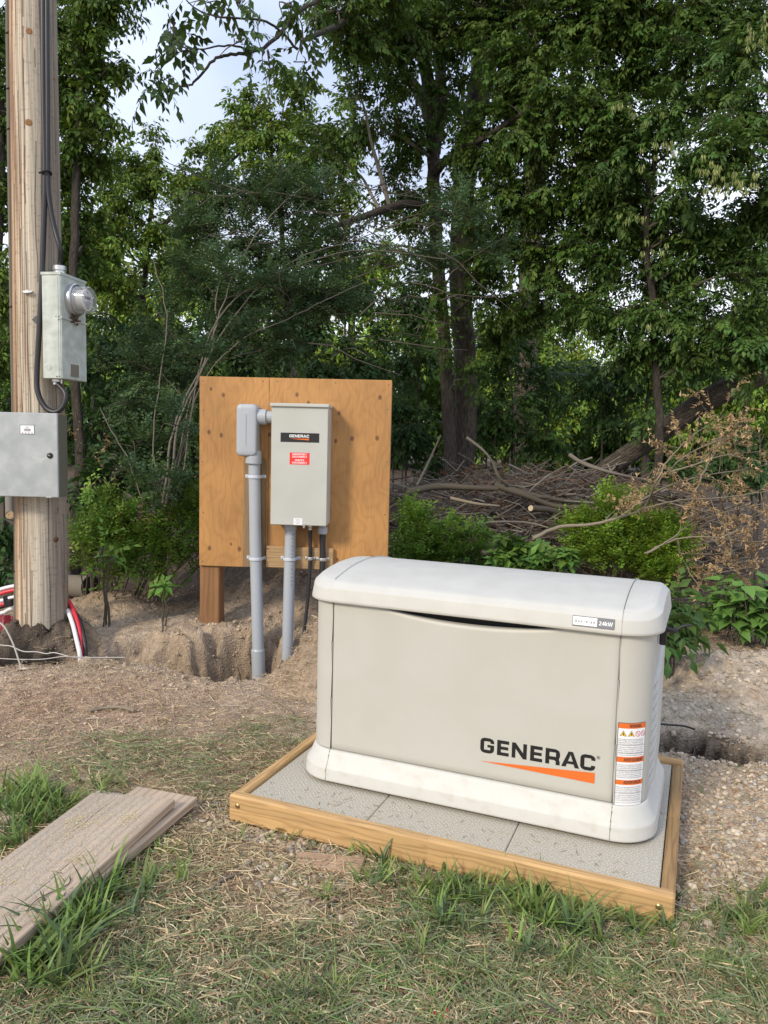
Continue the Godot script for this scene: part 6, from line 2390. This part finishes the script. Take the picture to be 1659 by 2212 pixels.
	for k in 260:
		var e := Vector2(rf(-0.66, 0.58), -0.19 + absf(rng.randfn(0, 0.16)))
		if rf(0, 1) < 0.3:
			e = Vector2(rf(-0.68, 0.63), rf(-0.19, 0.7))
		if absf(e.x) < 0.62 and e.y > -0.02 and e.y < 0.66:
			continue
		var w := Vector3(PAD.x + e.x * cos(PAD_YAW) + e.y * sin(PAD_YAW), 0.0695, PAD.z + e.x * sin(PAD_YAW) - e.y * cos(PAD_YAW))
		var a := rf(0, TAU)
		var l := rf(0.005, 0.026)
		var bs := aim(Vector3(cos(a), 0, sin(a)), Vector3(rf(-0.2, 0.2), 1, rf(-0.2, 0.2)), 1.0)
		var m := rf(0.35, 1.1)
		lit.add(Basis(bs.x * l, bs.y * l * 0.3, bs.z * rf(0.012, 0.035)), w, Color(0.50 * m, 0.40 * m, 0.25 * m))
	stuff("pad_litter", lit.node(bits[0], M.straw))
	# fine roots hanging out of the dug earth
	var rt := Geo.new()
	for k in 150:
		var x := rf(-1.25, -0.35)
		var z := rf(-4.85, -3.95)
		if k % 3 == 0:
			x = rf(1.1, 2.2)
			z = -3.42 + (x - 1.0) * 0.389 + rf(-0.12, 0.02)
		elif hole(x, z) < 0.06 or hole(x, z) > 0.8:
			continue
		var q := PackedVector3Array()
		var v := gnd(x, z) + Vector3(0, 0.004, 0)
		var d := Vector3(rf(-1, 1), rf(-0.2, 0.6), rf(0.1, 1)).normalized()
		for s in 5:
			q.append(v)
			v += d * rf(0.012, 0.03)
			d = (d + rdir() * 0.6 + Vector3(0, -0.35, 0)).normalized()
		rt.tube(q, PackedFloat32Array([0.0022, 0.0018, 0.0014, 0.001, 0.0006]), 4, false)
	var rn := put("fine_roots", rt, M.pale_twig)
	rn.set_meta("kind", "stuff")
	# grass: tufts of bent blades
	var tufts := []
	for v in 5:
		var g := Geo.new()
		rng.seed = 400 + v
		for k in 9:
			var a := rf(0, TAU)
			var ln := rf(0.5, 1.1)
			var b := Vector3(rf(-0.12, 0.12), -0.02, rf(-0.12, 0.12))
			var d := Vector3(cos(a), 0, sin(a))
			var sd := Vector3(-sin(a), 0, cos(a))
			var w := rf(0.020, 0.034) if v < 2 else rf(0.011, 0.022)
			var lean := rf(0.15, 0.55)
			var curl := rf(0.2, 0.9)
			var m := rf(0.7, 1.25)
			g.col = Color(m * rf(0.85, 1.25), m, m * rf(0.8, 1.1))
			var rows := []
			for s in 6:
				var f := s / 5.0
				var pt := b + Vector3.UP * ln * (f - curl * 0.55 * f * f) + d * ln * (lean * f + curl * 0.5 * f * f)
				var ww := w * (1.0 - f * f) + 0.001
				rows.append(PackedVector3Array([pt - sd * ww, pt + sd * ww]))
			g.grid(rows, 1.0)
		tufts.append(g.mesh())
	rng.seed = 410
	var gt := [Many.new(), Many.new(), Many.new(), Many.new(), Many.new()]
	# x, y, half width, half height, chance, blade length
	var long_ := [[90, 1735, 150, 65, 0.85, 0.15], [20, 1800, 60, 60, 0.7, 0.14], [330, 1860, 70, 60, 0.6, 0.11], [230, 1950, 80, 70, 0.75, 0.15], [90, 2060, 90, 90, 0.9, 0.19], [1040, 1930, 250, 95, 0.55, 0.14], [1230, 1975, 220, 75, 0.5, 0.13], [760, 1810, 190, 30, 0.35, 0.10], [900, 1845, 160, 40, 0.5, 0.12], [1380, 1990, 100, 40, 0.6, 0.10], [1620, 1990, 90, 70, 0.7, 0.10]]
	var short_ := [[400, 2170, 380, 110, 0.65, 0.10], [1200, 2120, 500, 150, 0.6, 0.095], [700, 2160, 400, 100, 0.6, 0.09], [1560, 2130, 200, 120, 0.75, 0.10], [500, 1640, 240, 50, 0.35, 0.05], [610, 1600, 80, 50, 0.6, 0.06], [200, 1640, 200, 40, 0.3, 0.06], [1000, 2000, 500, 90, 0.3, 0.07], [350, 2000, 300, 90, 0.12, 0.08], [660, 1560, 60, 60, 0.3, 0.06], [1530, 1690, 30, 40, 0.25, 0.12], [1500, 1500, 120, 120, 0.03, 0.09], [1480, 1600, 60, 120, 0.05, 0.12]]
	for grp in [long_, short_]:
		for b in grp:
			var cnt := int(b[2] * b[3] * b[4] * (0.0092 if grp == long_ else 0.0052) * (1.0 if b[1] > 1700 else 1.6))
			for k in cnt:
				var e := Vector2(rng.randfn(0, 0.5), rng.randfn(0, 0.5))
				var p := gp(b[0] + e.x * b[2], b[1] + e.y * b[3])
				if not off_pad(p.x, p.z, 0.004) or on_plank(p.x, p.z) or grp == short_ and nz.get_noise_2d(p.x * 3.3 + 4.0, p.z * 3.3) < rf(-0.35, 0.25):
					continue
				p = gnd(p.x, p.z)
				var l: float = b[5] * rf(0.55, 1.25)
				var m := rf(0.6, 1.25)
				var col := Color(0.195, 0.30, 0.068) if grp == long_ else Color(0.205, 0.275, 0.080)
				if rf(0, 1) < 0.28:
					col = Color(0.26, 0.33, 0.10)
				if rf(0, 1) < 0.22:
					col = Color(0.11, 0.175, 0.075)
				var a := rf(0, TAU)
				var flat := rf(0.2, 0.9) if grp == short_ else rf(0.4, 1.05)
				var wd := 0.0 + 0.115
				(gt[k % 2 if grp == long_ else 2 + k % 3] as Many).add(Basis(Vector3(cos(a) * l, 0, sin(a) * l), Vector3(rf(-0.3, 0.3) * l, l * flat, rf(-0.3, 0.3) * l), Vector3(-sin(a) * l, 0, cos(a) * l)), p, Color(col.r * m, col.g * m, col.b * m))
	for v in 5:
		stuff("grass", (gt[v] as Many).node(tufts[v], M.grass))
	# loose cut blades lying flat: greyish green hay
	rng.seed = 420
	var hay := Many.new()
	var hayb := [[830, 2150, 1100, 150, 1.0], [480, 1660, 260, 70, 0.5], [600, 1600, 120, 60, 0.6], [1150, 1990, 420, 80, 0.9], [300, 2000, 300, 100, 0.35], [250, 1640, 220, 60, 0.5]]
	tries = 0
	while hay.count < 6500 and tries < 80000:
		tries += 1
		var p := spot(1.6)
		if rf(0, 1) > weight(px(p), hayb) * (0.8 + 1.2 * nz.get_noise_2d(p.x * 2.6, p.z * 2.6)) or not off_pad(p.x, p.z):
			continue
		p.y = height(p.x, p.z) + rf(0.004, 0.02)
		var l := rf(0.04, 0.14)
		var a := rf(0, TAU)
		var bs := aim(Vector3(cos(a), rf(-0.08, 0.12), sin(a)), Vector3(rf(-0.5, 0.5), 1, rf(-0.5, 0.5)), 1.0)
		bs = Basis(bs.x * l, bs.y * l * 0.5, bs.z * rf(0.016, 0.036))
		var m := rf(0.6, 1.2)
		var col := Color(0.25, 0.28, 0.145) if rf(0, 1) < 0.65 else Color(0.15, 0.225, 0.07)
		hay.add(bs, p, Color(col.r * m, col.g * m, col.b * m))
	stuff("cut_grass", hay.node(bits[1], M.straw))

func clod_mesh(v: int) -> ArrayMesh:
	rng.seed = 530 + v
	var g := Geo.new()
	var pts := []
	for k in 8:
		pts.append(Vector3((1.0 if k & 1 else -1.0), (1.0 if k & 2 else -1.0), (1.0 if k & 4 else -1.0)).normalized() * rf(0.7, 1.3))
	for f in [[0, 1, 3, 2], [4, 5, 7, 6], [0, 1, 5, 4], [2, 3, 7, 6], [0, 2, 6, 4], [1, 3, 7, 5]]:
		var ctr: Vector3 = (pts[f[0]] + pts[f[1]] + pts[f[2]] + pts[f[3]]) * 0.25
		for k in 4:
			g.tri(ctr * 1.35, pts[f[k]], pts[f[(k + 1) % 4]], ctr)
	return g.mesh()

func stone(v: int) -> ArrayMesh:
	rng.seed = 500 + v
	var g := Geo.new()
	var rows := []
	var f := FastNoiseLite.new()
	f.seed = v
	f.frequency = 0.9
	for r in 6:
		var row := PackedVector3Array()
		for s in 9:
			var a := TAU * s / 8.0
			var b := PI * r / 5.0
			var d := Vector3(sin(b) * cos(a), cos(b), sin(b) * sin(a))
			row.append(d * (1.0 + 0.38 * f.get_noise_3dv(d)))
		rows.append(row)
	g.grid(rows, 1.0)
	for k in g.n.size():
		g.n[k] = g.v[k].normalized()
	return g.mesh()

func on_plank(x: float, z: float) -> bool:
	var q := Vector2(x + 0.671, z + 2.477)
	var d := Vector2(-0.247, 0.969)
	var s := Vector2(-0.969, -0.247)
	return q.dot(d) > -0.02 and q.dot(s) > 0.005 and q.dot(s) < 0.29

func build_loose() -> void:
	# ---- planks at the lower left
	rng.seed = 600
	var d := Vector3(-0.247, -0.018, 0.969).normalized()
	var s := Vector3(-0.969, 0, -0.247).normalized()
	var u := d.cross(s).normalized()
	if u.y < 0:
		u = -u
	var L := 1.6
	var far_r := Vector3(-0.671, 0.074, -2.477)
	var o := thing("plank", "upper of the two wide weathered planks, strewn with sand and sawdust", "plank", far_r + d * L * 0.5 + s * 0.143 - u * 0.028)
	o.basis = Basis(d, u, d.cross(u))
	var g := Geo.new()
	g.box(Vector3(0, 0.014, 0), Vector3(L, 0.028, 0.286), 0.003)
	for k in g.v.size():
		# the far end is sawn a little off square and chipped
		if g.v[k].x < -L * 0.49:
			g.v[k].x += g.v[k].z * 0.14 * (1.0 if (d.cross(u)).dot(s) > 0 else -1.0)
	put("board", g, M.oldwood, o)
	for q in [[-0.64, 0.045, 0.30], [-0.30, -0.055, 0.34]]:
		var ck := Geo.new()
		var pts := PackedVector3Array()
		for e in 9:
			pts.append(Vector3(q[0] + q[2] * (e / 8.0 - 0.5), 0.0277, q[1] + rf(-0.003, 0.003)))
		ck.tube(pts, PackedFloat32Array([0.0004, 0.0009, 0.0013, 0.0014, 0.0014, 0.0013, 0.0012, 0.0009, 0.0004]), 5, false)
		put("crack", ck, M.dark, o)
	# sand and sawdust on it
	var sand := Many.new()
	for k in 34000:
		var e := Vector2(rf(-0.5, 0.5) * L, rf(-0.5, 0.5) * 0.27)
		var across := e.y * (1.0 if (d.cross(u)).dot(s) > 0 else -1.0)
		if rf(0, 1) > 0.95 + 0.9 * nz.get_noise_2d(e.x * 4.0, e.y * 8.0) + across * 5.5:
			continue
		var m := rf(0.7, 1.15)
		var sz := rf(0.0008, 0.0019)
		sand.add(Basis(rdir(), rf(0, TAU)).scaled(Vector3(sz, sz * 0.7, sz)), Vector3(e.x, 0.0281, e.y), Color(0.47 * m, 0.42 * m, 0.345 * m))
	stuff("sand", sand.node(stone(1), M.tint), o)
	var saw := Many.new()
	var dg := Geo.new()
	dg.tri(Vector3(-0.5, 0, -0.3), Vector3(0.5, 0.1, 0), Vector3(-0.3, 0, 0.4), Vector3.UP)
	var side := 1.0 if (d.cross(u)).dot(s) > 0 else -1.0
	for c in [[-0.62, 0.03, 0.06], [-0.66, -0.07, 0.03], [-0.42, -0.06, 0.05], [-0.52, 0.05, 0.05], [-0.30, 0.06, 0.06], [-0.2, 0.09, 0.04], [-0.6, 0.08, 0.03]]:
		for k in 80:
			var m := rf(0.8, 1.15)
			var sz := rf(0.003, 0.008)
			saw.add(Basis(Vector3.UP, rf(0, TAU)).scaled(Vector3(sz, sz, sz)), Vector3(c[0] + rng.randfn(0, c[2] * 0.8), 0.0295 + rf(0, 0.003), c[1] * side + rng.randfn(0, c[2] * 0.45)), Color(0.66 * m, 0.54 * m, 0.27 * m))
	stuff("sawdust", saw.node(dg.mesh(), M.tint), o)
	g = Geo.new()
	g.tube(smooth(PackedVector3Array([Vector3(-0.17, 0.031, -0.09 * side), Vector3(-0.22, 0.033, -0.085 * side), Vector3(-0.30, 0.031, -0.115 * side), Vector3(-0.33, 0.033, -0.10 * side)]), 5), even(0.0016, 16), 4)
	put("twig", g, M.twig, o)
	var fr2 := Vector3(-0.612, 0.043, -2.578)
	var d2 := Vector3(-0.299, -0.010, 0.954).normalized()
	var s2 := Vector3(-0.954, 0, -0.299).normalized()
	var u2 := d2.cross(s2).normalized()
	if u2.y < 0:
		u2 = -u2
	o = thing("plank", "lower weathered plank sticking out from under the upper one", "plank", fr2 + d2 * 0.48 + s2 * 0.12 - u2 * 0.028)
	o.basis = Basis(d2, u2, d2.cross(u2))
	g = Geo.new()
	g.box(Vector3(0, 0.014, 0), Vector3(0.96, 0.028, 0.24), 0.003)
	put("board", g, M.oldwood, o)
	# end of another board in the grass at the left edge
	var p := gp(12, 1765, 0.02)
	o = thing("board_offcut", "end of a weathered board in the grass at the left edge", "board", Vector3(p.x - 0.06, 0.012, p.z), 0.55)
	g = Geo.new()
	g.box(Vector3.ZERO, Vector3(0.22, 0.025, 0.12), 0.003)
	put("board", g, M.oldwood, o)
	# brown offcut sunk in the earth before the pad
	p = gp(712, 1866, 0.0)
	o = thing("wood_offcut", "flat brown wood offcut sunk in the dirt in front of the pad", "wood offcut", Vector3(p.x, height(p.x, p.z) + 0.006, p.z), -0.14)
	g = Geo.new()
	g.box(Vector3.ZERO, Vector3(0.205, 0.022, 0.085), 0.004)
	var oc := mat(0.30, 0.185, 0.115, 0.9)
	oc.albedo_texture = M.oldwood.albedo_texture
	oc.albedo_color = lin(0.85, 0.72, 0.62)
	oc.uv1_triplanar = true
	oc.uv1_scale = Vector3(2, 6, 6)
	put("board", g, oc, o)
	p = gp(572, 2112, 0.0)
	o = thing("wood_scrap", "small split scrap of pale wood in the straw near the front", "wood scrap", Vector3(p.x, height(p.x, p.z) + 0.010, p.z), -0.25)
	g = Geo.new()
	g.box(Vector3.ZERO, Vector3(0.075, 0.012, 0.026), 0.003, Basis(Vector3(0, 0, 1), 0.06))
	g.box(Vector3(0.012, 0.007, 0.003), Vector3(0.05, 0.006, 0.012), 0.002)
	put("splinter", g, M.cleat, o)
	# sticks
	var st := [
		["long thin curved stick lying in the straw right of the planks", [[285, 2000], [330, 1998], [400, 1975], [450, 1938], [478, 1908], [560, 1880]], 0.0042, 1],
		["short pale stick on the dirt left of the hole", [[194, 1542], [230, 1536], [262, 1538], [290, 1544]], 0.0075, 2],
		["pale bent root on the ground between the hole and the pad", [[560, 1502], [600, 1522], [625, 1535], [637, 1556]], 0.005, 2],
		["short pale stick sticking up beside the upper plank end", [[168, 1690], [190, 1702], [206, 1712]], 0.007, 2],
		["thin twig in the bare dirt front centre", [[695, 1968], [730, 1950], [762, 1932]], 0.0045, 0],
		["brown stick at the very bottom right of centre", [[1165, 2180], [1205, 2205], [1240, 2240]], 0.009, 0],
		["long straw stalk lying across the hay near the bottom", [[860, 2125], [940, 2168], [1010, 2200]], 0.003, 2],
	]
	for b in st:
		var q := PackedVector3Array()
		for e in b[1]:
			var w := gp(e[0], e[1])
			q.append(gnd(w.x, w.z) + Vector3(0, b[2] + 0.004, 0))
		var n := cable("stick", b[0], "stick", q, b[2], [M.twig, M.grey_twig, M.pale_twig][b[3]], "", 7)
	# twig on the mulch that ends in a black rod
	p = at(1410, 1561, 3.3)
	cable("black_rod", "thin straight black rod sticking out of the soil behind the generator", "rod", PackedVector3Array([at(1395, 1561, 3.25), at(1440, 1565, 3.3), at(1476, 1568, 3.36), at(1500, 1575, 3.42)]), 0.0045, M.black)
	# red scrap
	p = gp(945, 2190)
	o = thing("red_litter", "crumpled scrap of shiny red plastic at the bottom edge", "litter", gnd(p.x, p.z))
	for c in [[-0.013, 0.0], [0.016, 0.006]]:
		g = Geo.new()
		var rows := []
		for r in 5:
			var row := PackedVector3Array()
			for q in 5:
				row.append(Vector3(c[0] + (r - 2) * 0.006 + rf(-0.002, 0.002), 0.008 + rf(0.0, 0.012), c[1] + (q - 2) * 0.007 + rf(-0.002, 0.002)))
			rows.append(row)
		g.grid(rows, -1.0)
		put("scrap", g, mat(0.65, 0.02, 0.035, 0.25), o)
	# pale litter flecks: crumpled leaf pieces
	for q in [[248, 2148, "crumpled pale scrap of plastic in the grass at the lower left", 0.03], [603, 2160, "curled pale dead leaf in the grass at the bottom", 0.022], [52, 1462, "pale dead leaf on the dirt below the white wires", 0.035], [75, 1430, "pale dead leaf right beside the white wires", 0.02]]:
		p = gp(q[0], q[1])
		g = Geo.new()
		var rows := []
		for r in 6:
			var row := PackedVector3Array()
			var f := r / 5.0 - 0.5
			var w: float = q[3] * (0.25 - f * f) * 1.6 + 0.001
			for k in 4:
				var e := k / 3.0 - 0.5
				row.append(Vector3(f * q[3] * 2.0, 0.012 + 0.6 * e * e * q[3] + rf(-0.002, 0.002), e * w * 2.0))
			rows.append(row)
		g.grid(rows, -1.0)
		var n := put("dead_leaf", g, mat(0.62, 0.52, 0.42, 0.8))
		n.position = gnd(p.x, p.z)
		n.rotation.y = rf(0, TAU)
		tag(n, q[2], "dead leaf" if q[0] != 248 else "litter")
	# ---- pebbles lying singly on the dirt before the pad
	var peb := []
	for v in 3:
		peb.append(stone(v + 5))
	for q in [[530, 1868, 15], [560, 1878, 14], [614, 1872, 14], [598, 1907, 13], [705, 1880, 10], [735, 1908, 11], [752, 1916, 10], [500, 2093, 9], [362, 2098, 11], [498, 2100, 10], [672, 2050, 9], [682, 2048, 9], [445, 2058, 9], [500, 2018, 8], [822, 1903, 10], [855, 1925, 10], [700, 1930, 9], [640, 2035, 8], [780, 2020, 9], [605, 2165, 10], [1545, 1850, 14], [1600, 1905, 15], [1520, 1880, 11], [1640, 1820, 12], [1500, 1960, 15], [1530, 1990, 16]]:
		p = gp(q[0], q[1])
		var n := MeshInstance3D.new()
		n.mesh = peb[rng.randi() % 3]
		var tone := rf(0.75, 1.1)
		n.material_override = mat(0.50 * tone, 0.44 * tone, 0.35 * tone, 0.8)
		n.name = numbered("pebble")
		add_child(n)
		var sz: float = q[2] * 0.5 * (p - CAM).length() / FV
		n.position = gnd(p.x, p.z) + Vector3(0, sz * 0.4, 0)
		n.basis = Basis(Vector3.UP, rf(0, TAU)).scaled(Vector3(sz * 1.2, sz * 0.75, sz))
		if q[0] > 1400:
			tag(n, "rounded pebble bigger than the gravel round it right of the pad", "pebble", "bigger pebbles right of the pad")
		elif q[0] > 640 and q[1] < 1940:
			tag(n, "small pale pebble on the dirt beside the brown wood offcut", "pebble", "pebbles beside the wood offcut")
		elif q[1] < 1940:
			tag(n, "pale pebble on bare dirt between the plank end and the pad corner", "pebble", "pebbles between the plank and the pad corner")
		else:
			tag(n, "small pale pebble in the straw of the foreground", "pebble", "pebbles in the foreground straw")

func build_pole_foot() -> void:
	# ---- coil of heavy cable behind the pole and loose wires before it
	var z := -5.0
	var red := mat(0.62, 0.03, 0.045, 0.4)
	var wht := mat(0.80, 0.80, 0.78, 0.4)
	var grp := "loose ends of heavy cable round the pole foot"
	cable("heavy_cable", "white heavy cable, topmost of those left of the pole foot", "cable", PackedVector3Array([atz(-40, 1288, z), atz(5, 1272, z), atz(40, 1265, z), atz(100, 1262, z), atz(140, 1290, z), atz(150, 1330, z)]), 0.0125, wht, grp)
	cable("heavy_cable", "red heavy cable, right under the topmost white one left of the pole", "cable", PackedVector3Array([atz(-40, 1298, z + 0.03), atz(5, 1281, z + 0.03), atz(40, 1274, z + 0.03), atz(100, 1272, z + 0.03), atz(145, 1300, z + 0.03)]), 0.0125, red, grp)
	cable("heavy_cable", "white heavy cable crossing behind the grey moulding at mid height", "cable", PackedVector3Array([atz(-40, 1310, z + 0.06), atz(5, 1297, z + 0.06), atz(45, 1288, z + 0.06), atz(110, 1290, z + 0.06)]), 0.0125, wht, grp)
	cable("heavy_cable", "white heavy cable, lowest of those left of the pole", "cable", PackedVector3Array([atz(-40, 1330, z + 0.10), atz(5, 1324, z + 0.10), atz(30, 1314, z + 0.10), atz(110, 1308, z + 0.10)]), 0.0125, wht, grp)
	cable("heavy_cable", "black heavy cable between the white ones left of the pole", "cable", PackedVector3Array([atz(-40, 1322, z + 0.02), atz(0, 1312, z + 0.02), atz(40, 1302, z + 0.02), atz(110, 1298, z + 0.02)]), 0.0125, M.rubber, grp)
	cable("heavy_cable", "short red heavy cable with a black taped end left of the pole", "cable", PackedVector3Array([atz(-40, 1320, z + 0.12), atz(0, 1307, z + 0.12), atz(14, 1303, z + 0.12)]), 0.0125, red, grp)
	var p := atz(20, 1302, z + 0.14)
	var o := thing("cable_connector", "black taped connector block on the cables left of the pole", "connector", p - Vector3(0, 0.03, 0))
	var g := Geo.new()
	g.box(Vector3(0, 0.03, 0), Vector3(0.055, 0.045, 0.04), 0.006, Basis(Vector3(0, 0, 1), 0.2))
	put("block", g, M.black, o)
	g = Geo.new()
	g.box(Vector3(-0.022, 0.045, 0.0), Vector3(0.012, 0.06, 0.044), 0.003, Basis(Vector3(0, 0, 1), 0.15))
	put("tape", g, M.rubber, o)
	# red bag cloth below them
	g = Geo.new()
	var rows := []
	rng.seed = 700
	for r in 7:
		var row := PackedVector3Array()
		for k in 9:
			var q := atz(lerpf(-30, 36, k / 8.0), lerpf(1330, 1372, r / 6.0), z + 0.12 + 0.02 * sin(k * 1.7) + 0.015 * r)
			row.append(q - p + Vector3(0, rf(-0.006, 0.006), rf(-0.012, 0.012)))
		rows.append(row)
	g.grid(rows, -1.0)
	var n := put("red_wrap", g, mat(0.20, 0.010, 0.016, 0.4))
	n.position = p
	tag(n, "shiny dark red plastic wrap under the cables left of the pole", "plastic wrap")
	# ends on the right side of the pole, plunging into the earth
	var zr := -4.52
	cable("heavy_cable", "white heavy cable going into the earth right of the pole foot", "cable", PackedVector3Array([atz(120, 1300, zr - 0.16), atz(143, 1316, zr - 0.10), atz(156, 1345, zr), atz(166, 1385, zr + 0.08), atz(172, 1412, zr + 0.12), atz(174, 1440, zr + 0.12)]), 0.0125, wht, grp)
	cable("heavy_cable", "red heavy cable between the white and the black one right of the pole", "cable", PackedVector3Array([atz(120, 1280, zr - 0.2), atz(146, 1296, zr - 0.14), atz(163, 1330, zr - 0.05), atz(173, 1370, zr + 0.03), atz(176, 1410, zr + 0.08), atz(176, 1440, zr + 0.1)]), 0.0125, red, grp)
	cable("heavy_cable", "black heavy cable, outermost of those right of the pole foot", "cable", PackedVector3Array([atz(120, 1285, zr - 0.2), atz(150, 1308, zr - 0.12), atz(170, 1338, zr - 0.05), atz(181, 1375, zr + 0.03), atz(185, 1410, zr + 0.08), atz(185, 1440, zr + 0.1)]), 0.0125, M.rubber, grp)
	# thin white wires over the pit
	var ww := mat(0.52, 0.49, 0.44, 0.7)
	var zw := -4.05
	cable("thin_wire", "thin crinkled white wire draped before the pole foot, upper one", "wire", PackedVector3Array([atz(-30, 1388, zw), atz(6, 1394, zw), atz(24, 1396, zw), atz(50, 1407, zw), atz(78, 1408, zw), atz(100, 1412, zw), atz(118, 1410, zw), atz(150, 1418, zw), atz(180, 1421, zw)]), 0.0030, ww, "thin white wires before the pole", 6)
	cable("thin_wire", "thin straight white wire along the ground before the pole, lower one", "wire", PackedVector3Array([atz(-30, 1420, zw + 0.05), atz(30, 1424, zw + 0.05), atz(90, 1424, zw + 0.05), atz(140, 1418, zw + 0.05), atz(190, 1420, zw), atz(270, 1420, zw)]), 0.0022, ww, "thin white wires before the pole", 6)
	cable("thin_wire", "pale stiff stem arching up at the left edge before the pole", "wire", PackedVector3Array([atz(0, 1345, zw + 0.1), atz(12, 1358, zw + 0.1), atz(28, 1390, zw + 0.1), atz(40, 1425, zw + 0.1), atz(46, 1446, zw + 0.1)]), 0.0042, ww, "thin white wires before the pole", 6)
	# ---- round timber lying behind the pole
	var a := at(196, 1268, 5.85)
	var b := at(20, 1258, 6.4)
	o = thing("timber_log", "grey round timber lying on the ground behind the pole, dark sawn end", "log", a - Vector3(0, 0.06, 0))
	var ax := (b - a)
	g = Geo.new()
	g.tube(PackedVector3Array([Vector3(0, 0.06, 0), Vector3(0, 0.06, 0) + ax * 0.5, Vector3(0, 0.06, 0) + ax]), PackedFloat32Array([0.085, 0.085, 0.084]), 20, false)
	var tm: StandardMaterial3D = mat(0.17, 0.145, 0.11, 0.9)
	put("bark", g, tm, o)
	g = Geo.new()
	g.lathe(Vector3(0, 0.06, 0), -ax.normalized(), [[0.085, -0.003], [0.080, 0.004], [0.0, 0.005]], 20)
	put("sawn_end", g, mat(0.045, 0.036, 0.028, 0.95), o)
	# pale sawn branch end left of the pole
	a = at(21, 1112, 5.6)
	o = thing("sawn_branch", "sawn branch with a round tan cut end at the left edge behind the pole", "branch", a)
	g = Geo.new()
	g.tube(PackedVector3Array([Vector3.ZERO, Vector3(-0.12, 0.10, -0.25), Vector3(-0.2, 0.3, -0.6)]), PackedFloat32Array([0.029, 0.03, 0.03]), 12, false)
	put("bark", g, M.grey_twig, o)
	g = Geo.new()
	g.lathe(Vector3.ZERO, Vector3(0.25, -0.1, 0.95).normalized(), [[0.030, -0.006], [0.029, 0.004], [0.008, 0.0045], [0.006, 0.002], [0.0, 0.002]], 16)
	put("cut_end", g, mat(0.50, 0.36, 0.21, 0.85), o)

# ------------------------------------------------------------------ everything
func _ready() -> void:
	var F := Vector3(0, -sin(PITCH), -cos(PITCH))
	var U := Vector3(0, cos(PITCH), -sin(PITCH))
	cf = F
	cr = Vector3.RIGHT * cos(ROLL) + U * sin(ROLL)
	cu = -Vector3.RIGHT * sin(ROLL) + U * cos(ROLL)
	var cam := Camera3D.new()
	cam.name = "camera"
	cam.fov = rad_to_deg(2.0 * atan(1106.0 / FV))
	cam.near = 0.05
	cam.far = 400.0
	cam.transform = Transform3D(Basis(cr, cu, -cf), CAM)
	add_child(cam)
	cam.current = true
	var env := Environment.new()
	env.background_mode = Environment.BG_SKY
	var sky := Sky.new()
	var sm := ProceduralSkyMaterial.new()
	sm.sky_top_color = Color(0.66, 0.725, 0.85)
	sm.sky_horizon_color = Color(0.855, 0.87, 0.895)
	sm.sky_curve = 0.16
	sm.ground_horizon_color = Color(0.45, 0.45, 0.38)
	sm.ground_bottom_color = Color(0.3, 0.28, 0.22)
	sm.sky_energy_multiplier = 1.0
	var cf_ := FastNoiseLite.new()
	cf_.seed = 8
	cf_.frequency = 0.006
	cf_.fractal_octaves = 5
	var ct := NoiseTexture2D.new()
	ct.width = 1024
	ct.height = 512
	ct.seamless = true
	ct.noise = cf_
	var cgr := Gradient.new()
	cgr.set_color(0, Color(1, 1, 1, 0.0))
	cgr.set_color(1, Color(1, 0.985, 0.95, 0.38))
	cgr.set_offset(0, 0.22)
	cgr.set_offset(1, 0.72)
	ct.color_ramp = cgr
	sm.sky_cover = ct
	sky.sky_material = sm
	env.sky = sky
	env.tonemap_mode = Environment.TONE_MAPPER_LINEAR
	env.tonemap_exposure = 1.48
	env.sdfgi_enabled = true
	env.ssao_enabled = true
	env.ssil_enabled = true
	var we := WorldEnvironment.new()
	we.name = "world_environment"
	we.environment = env
	add_child(we)
	var sun := DirectionalLight3D.new()
	sun.name = "sun"
	sun.light_energy = 0.6
	sun.light_color = Color(1.0, 0.95, 0.87)
	sun.light_angular_distance = 11.0
	sun.shadow_enabled = true
	add_child(sun)
	sun.look_at_from_position(Vector3(-0.56, 0.55, 0.70), Vector3.ZERO)
	nz.seed = 3
	nz.frequency = 1.0
	nz.fractal_octaves = 3
	nz2.seed = 9
	nz2.frequency = 1.0
	nz2.fractal_octaves = 2
	font_bold = SystemFont.new()
	font_bold.font_names = PackedStringArray(["Droid Sans"])
	font_bold.font_weight = 700
	font_reg = SystemFont.new()
	font_reg.font_names = PackedStringArray(["Droid Sans"])
	rng.seed = 1
	make_materials()
	build_ground()
	build_pad()
	build_generator()
	var T := build_board()
	build_gear(T)
	build_pole()
	build_meter()
	build_lower_cabinet()
	build_pole_foot()
	build_trees()
	build_shrubs()
	build_brush()
	build_loose()
	build_cover()
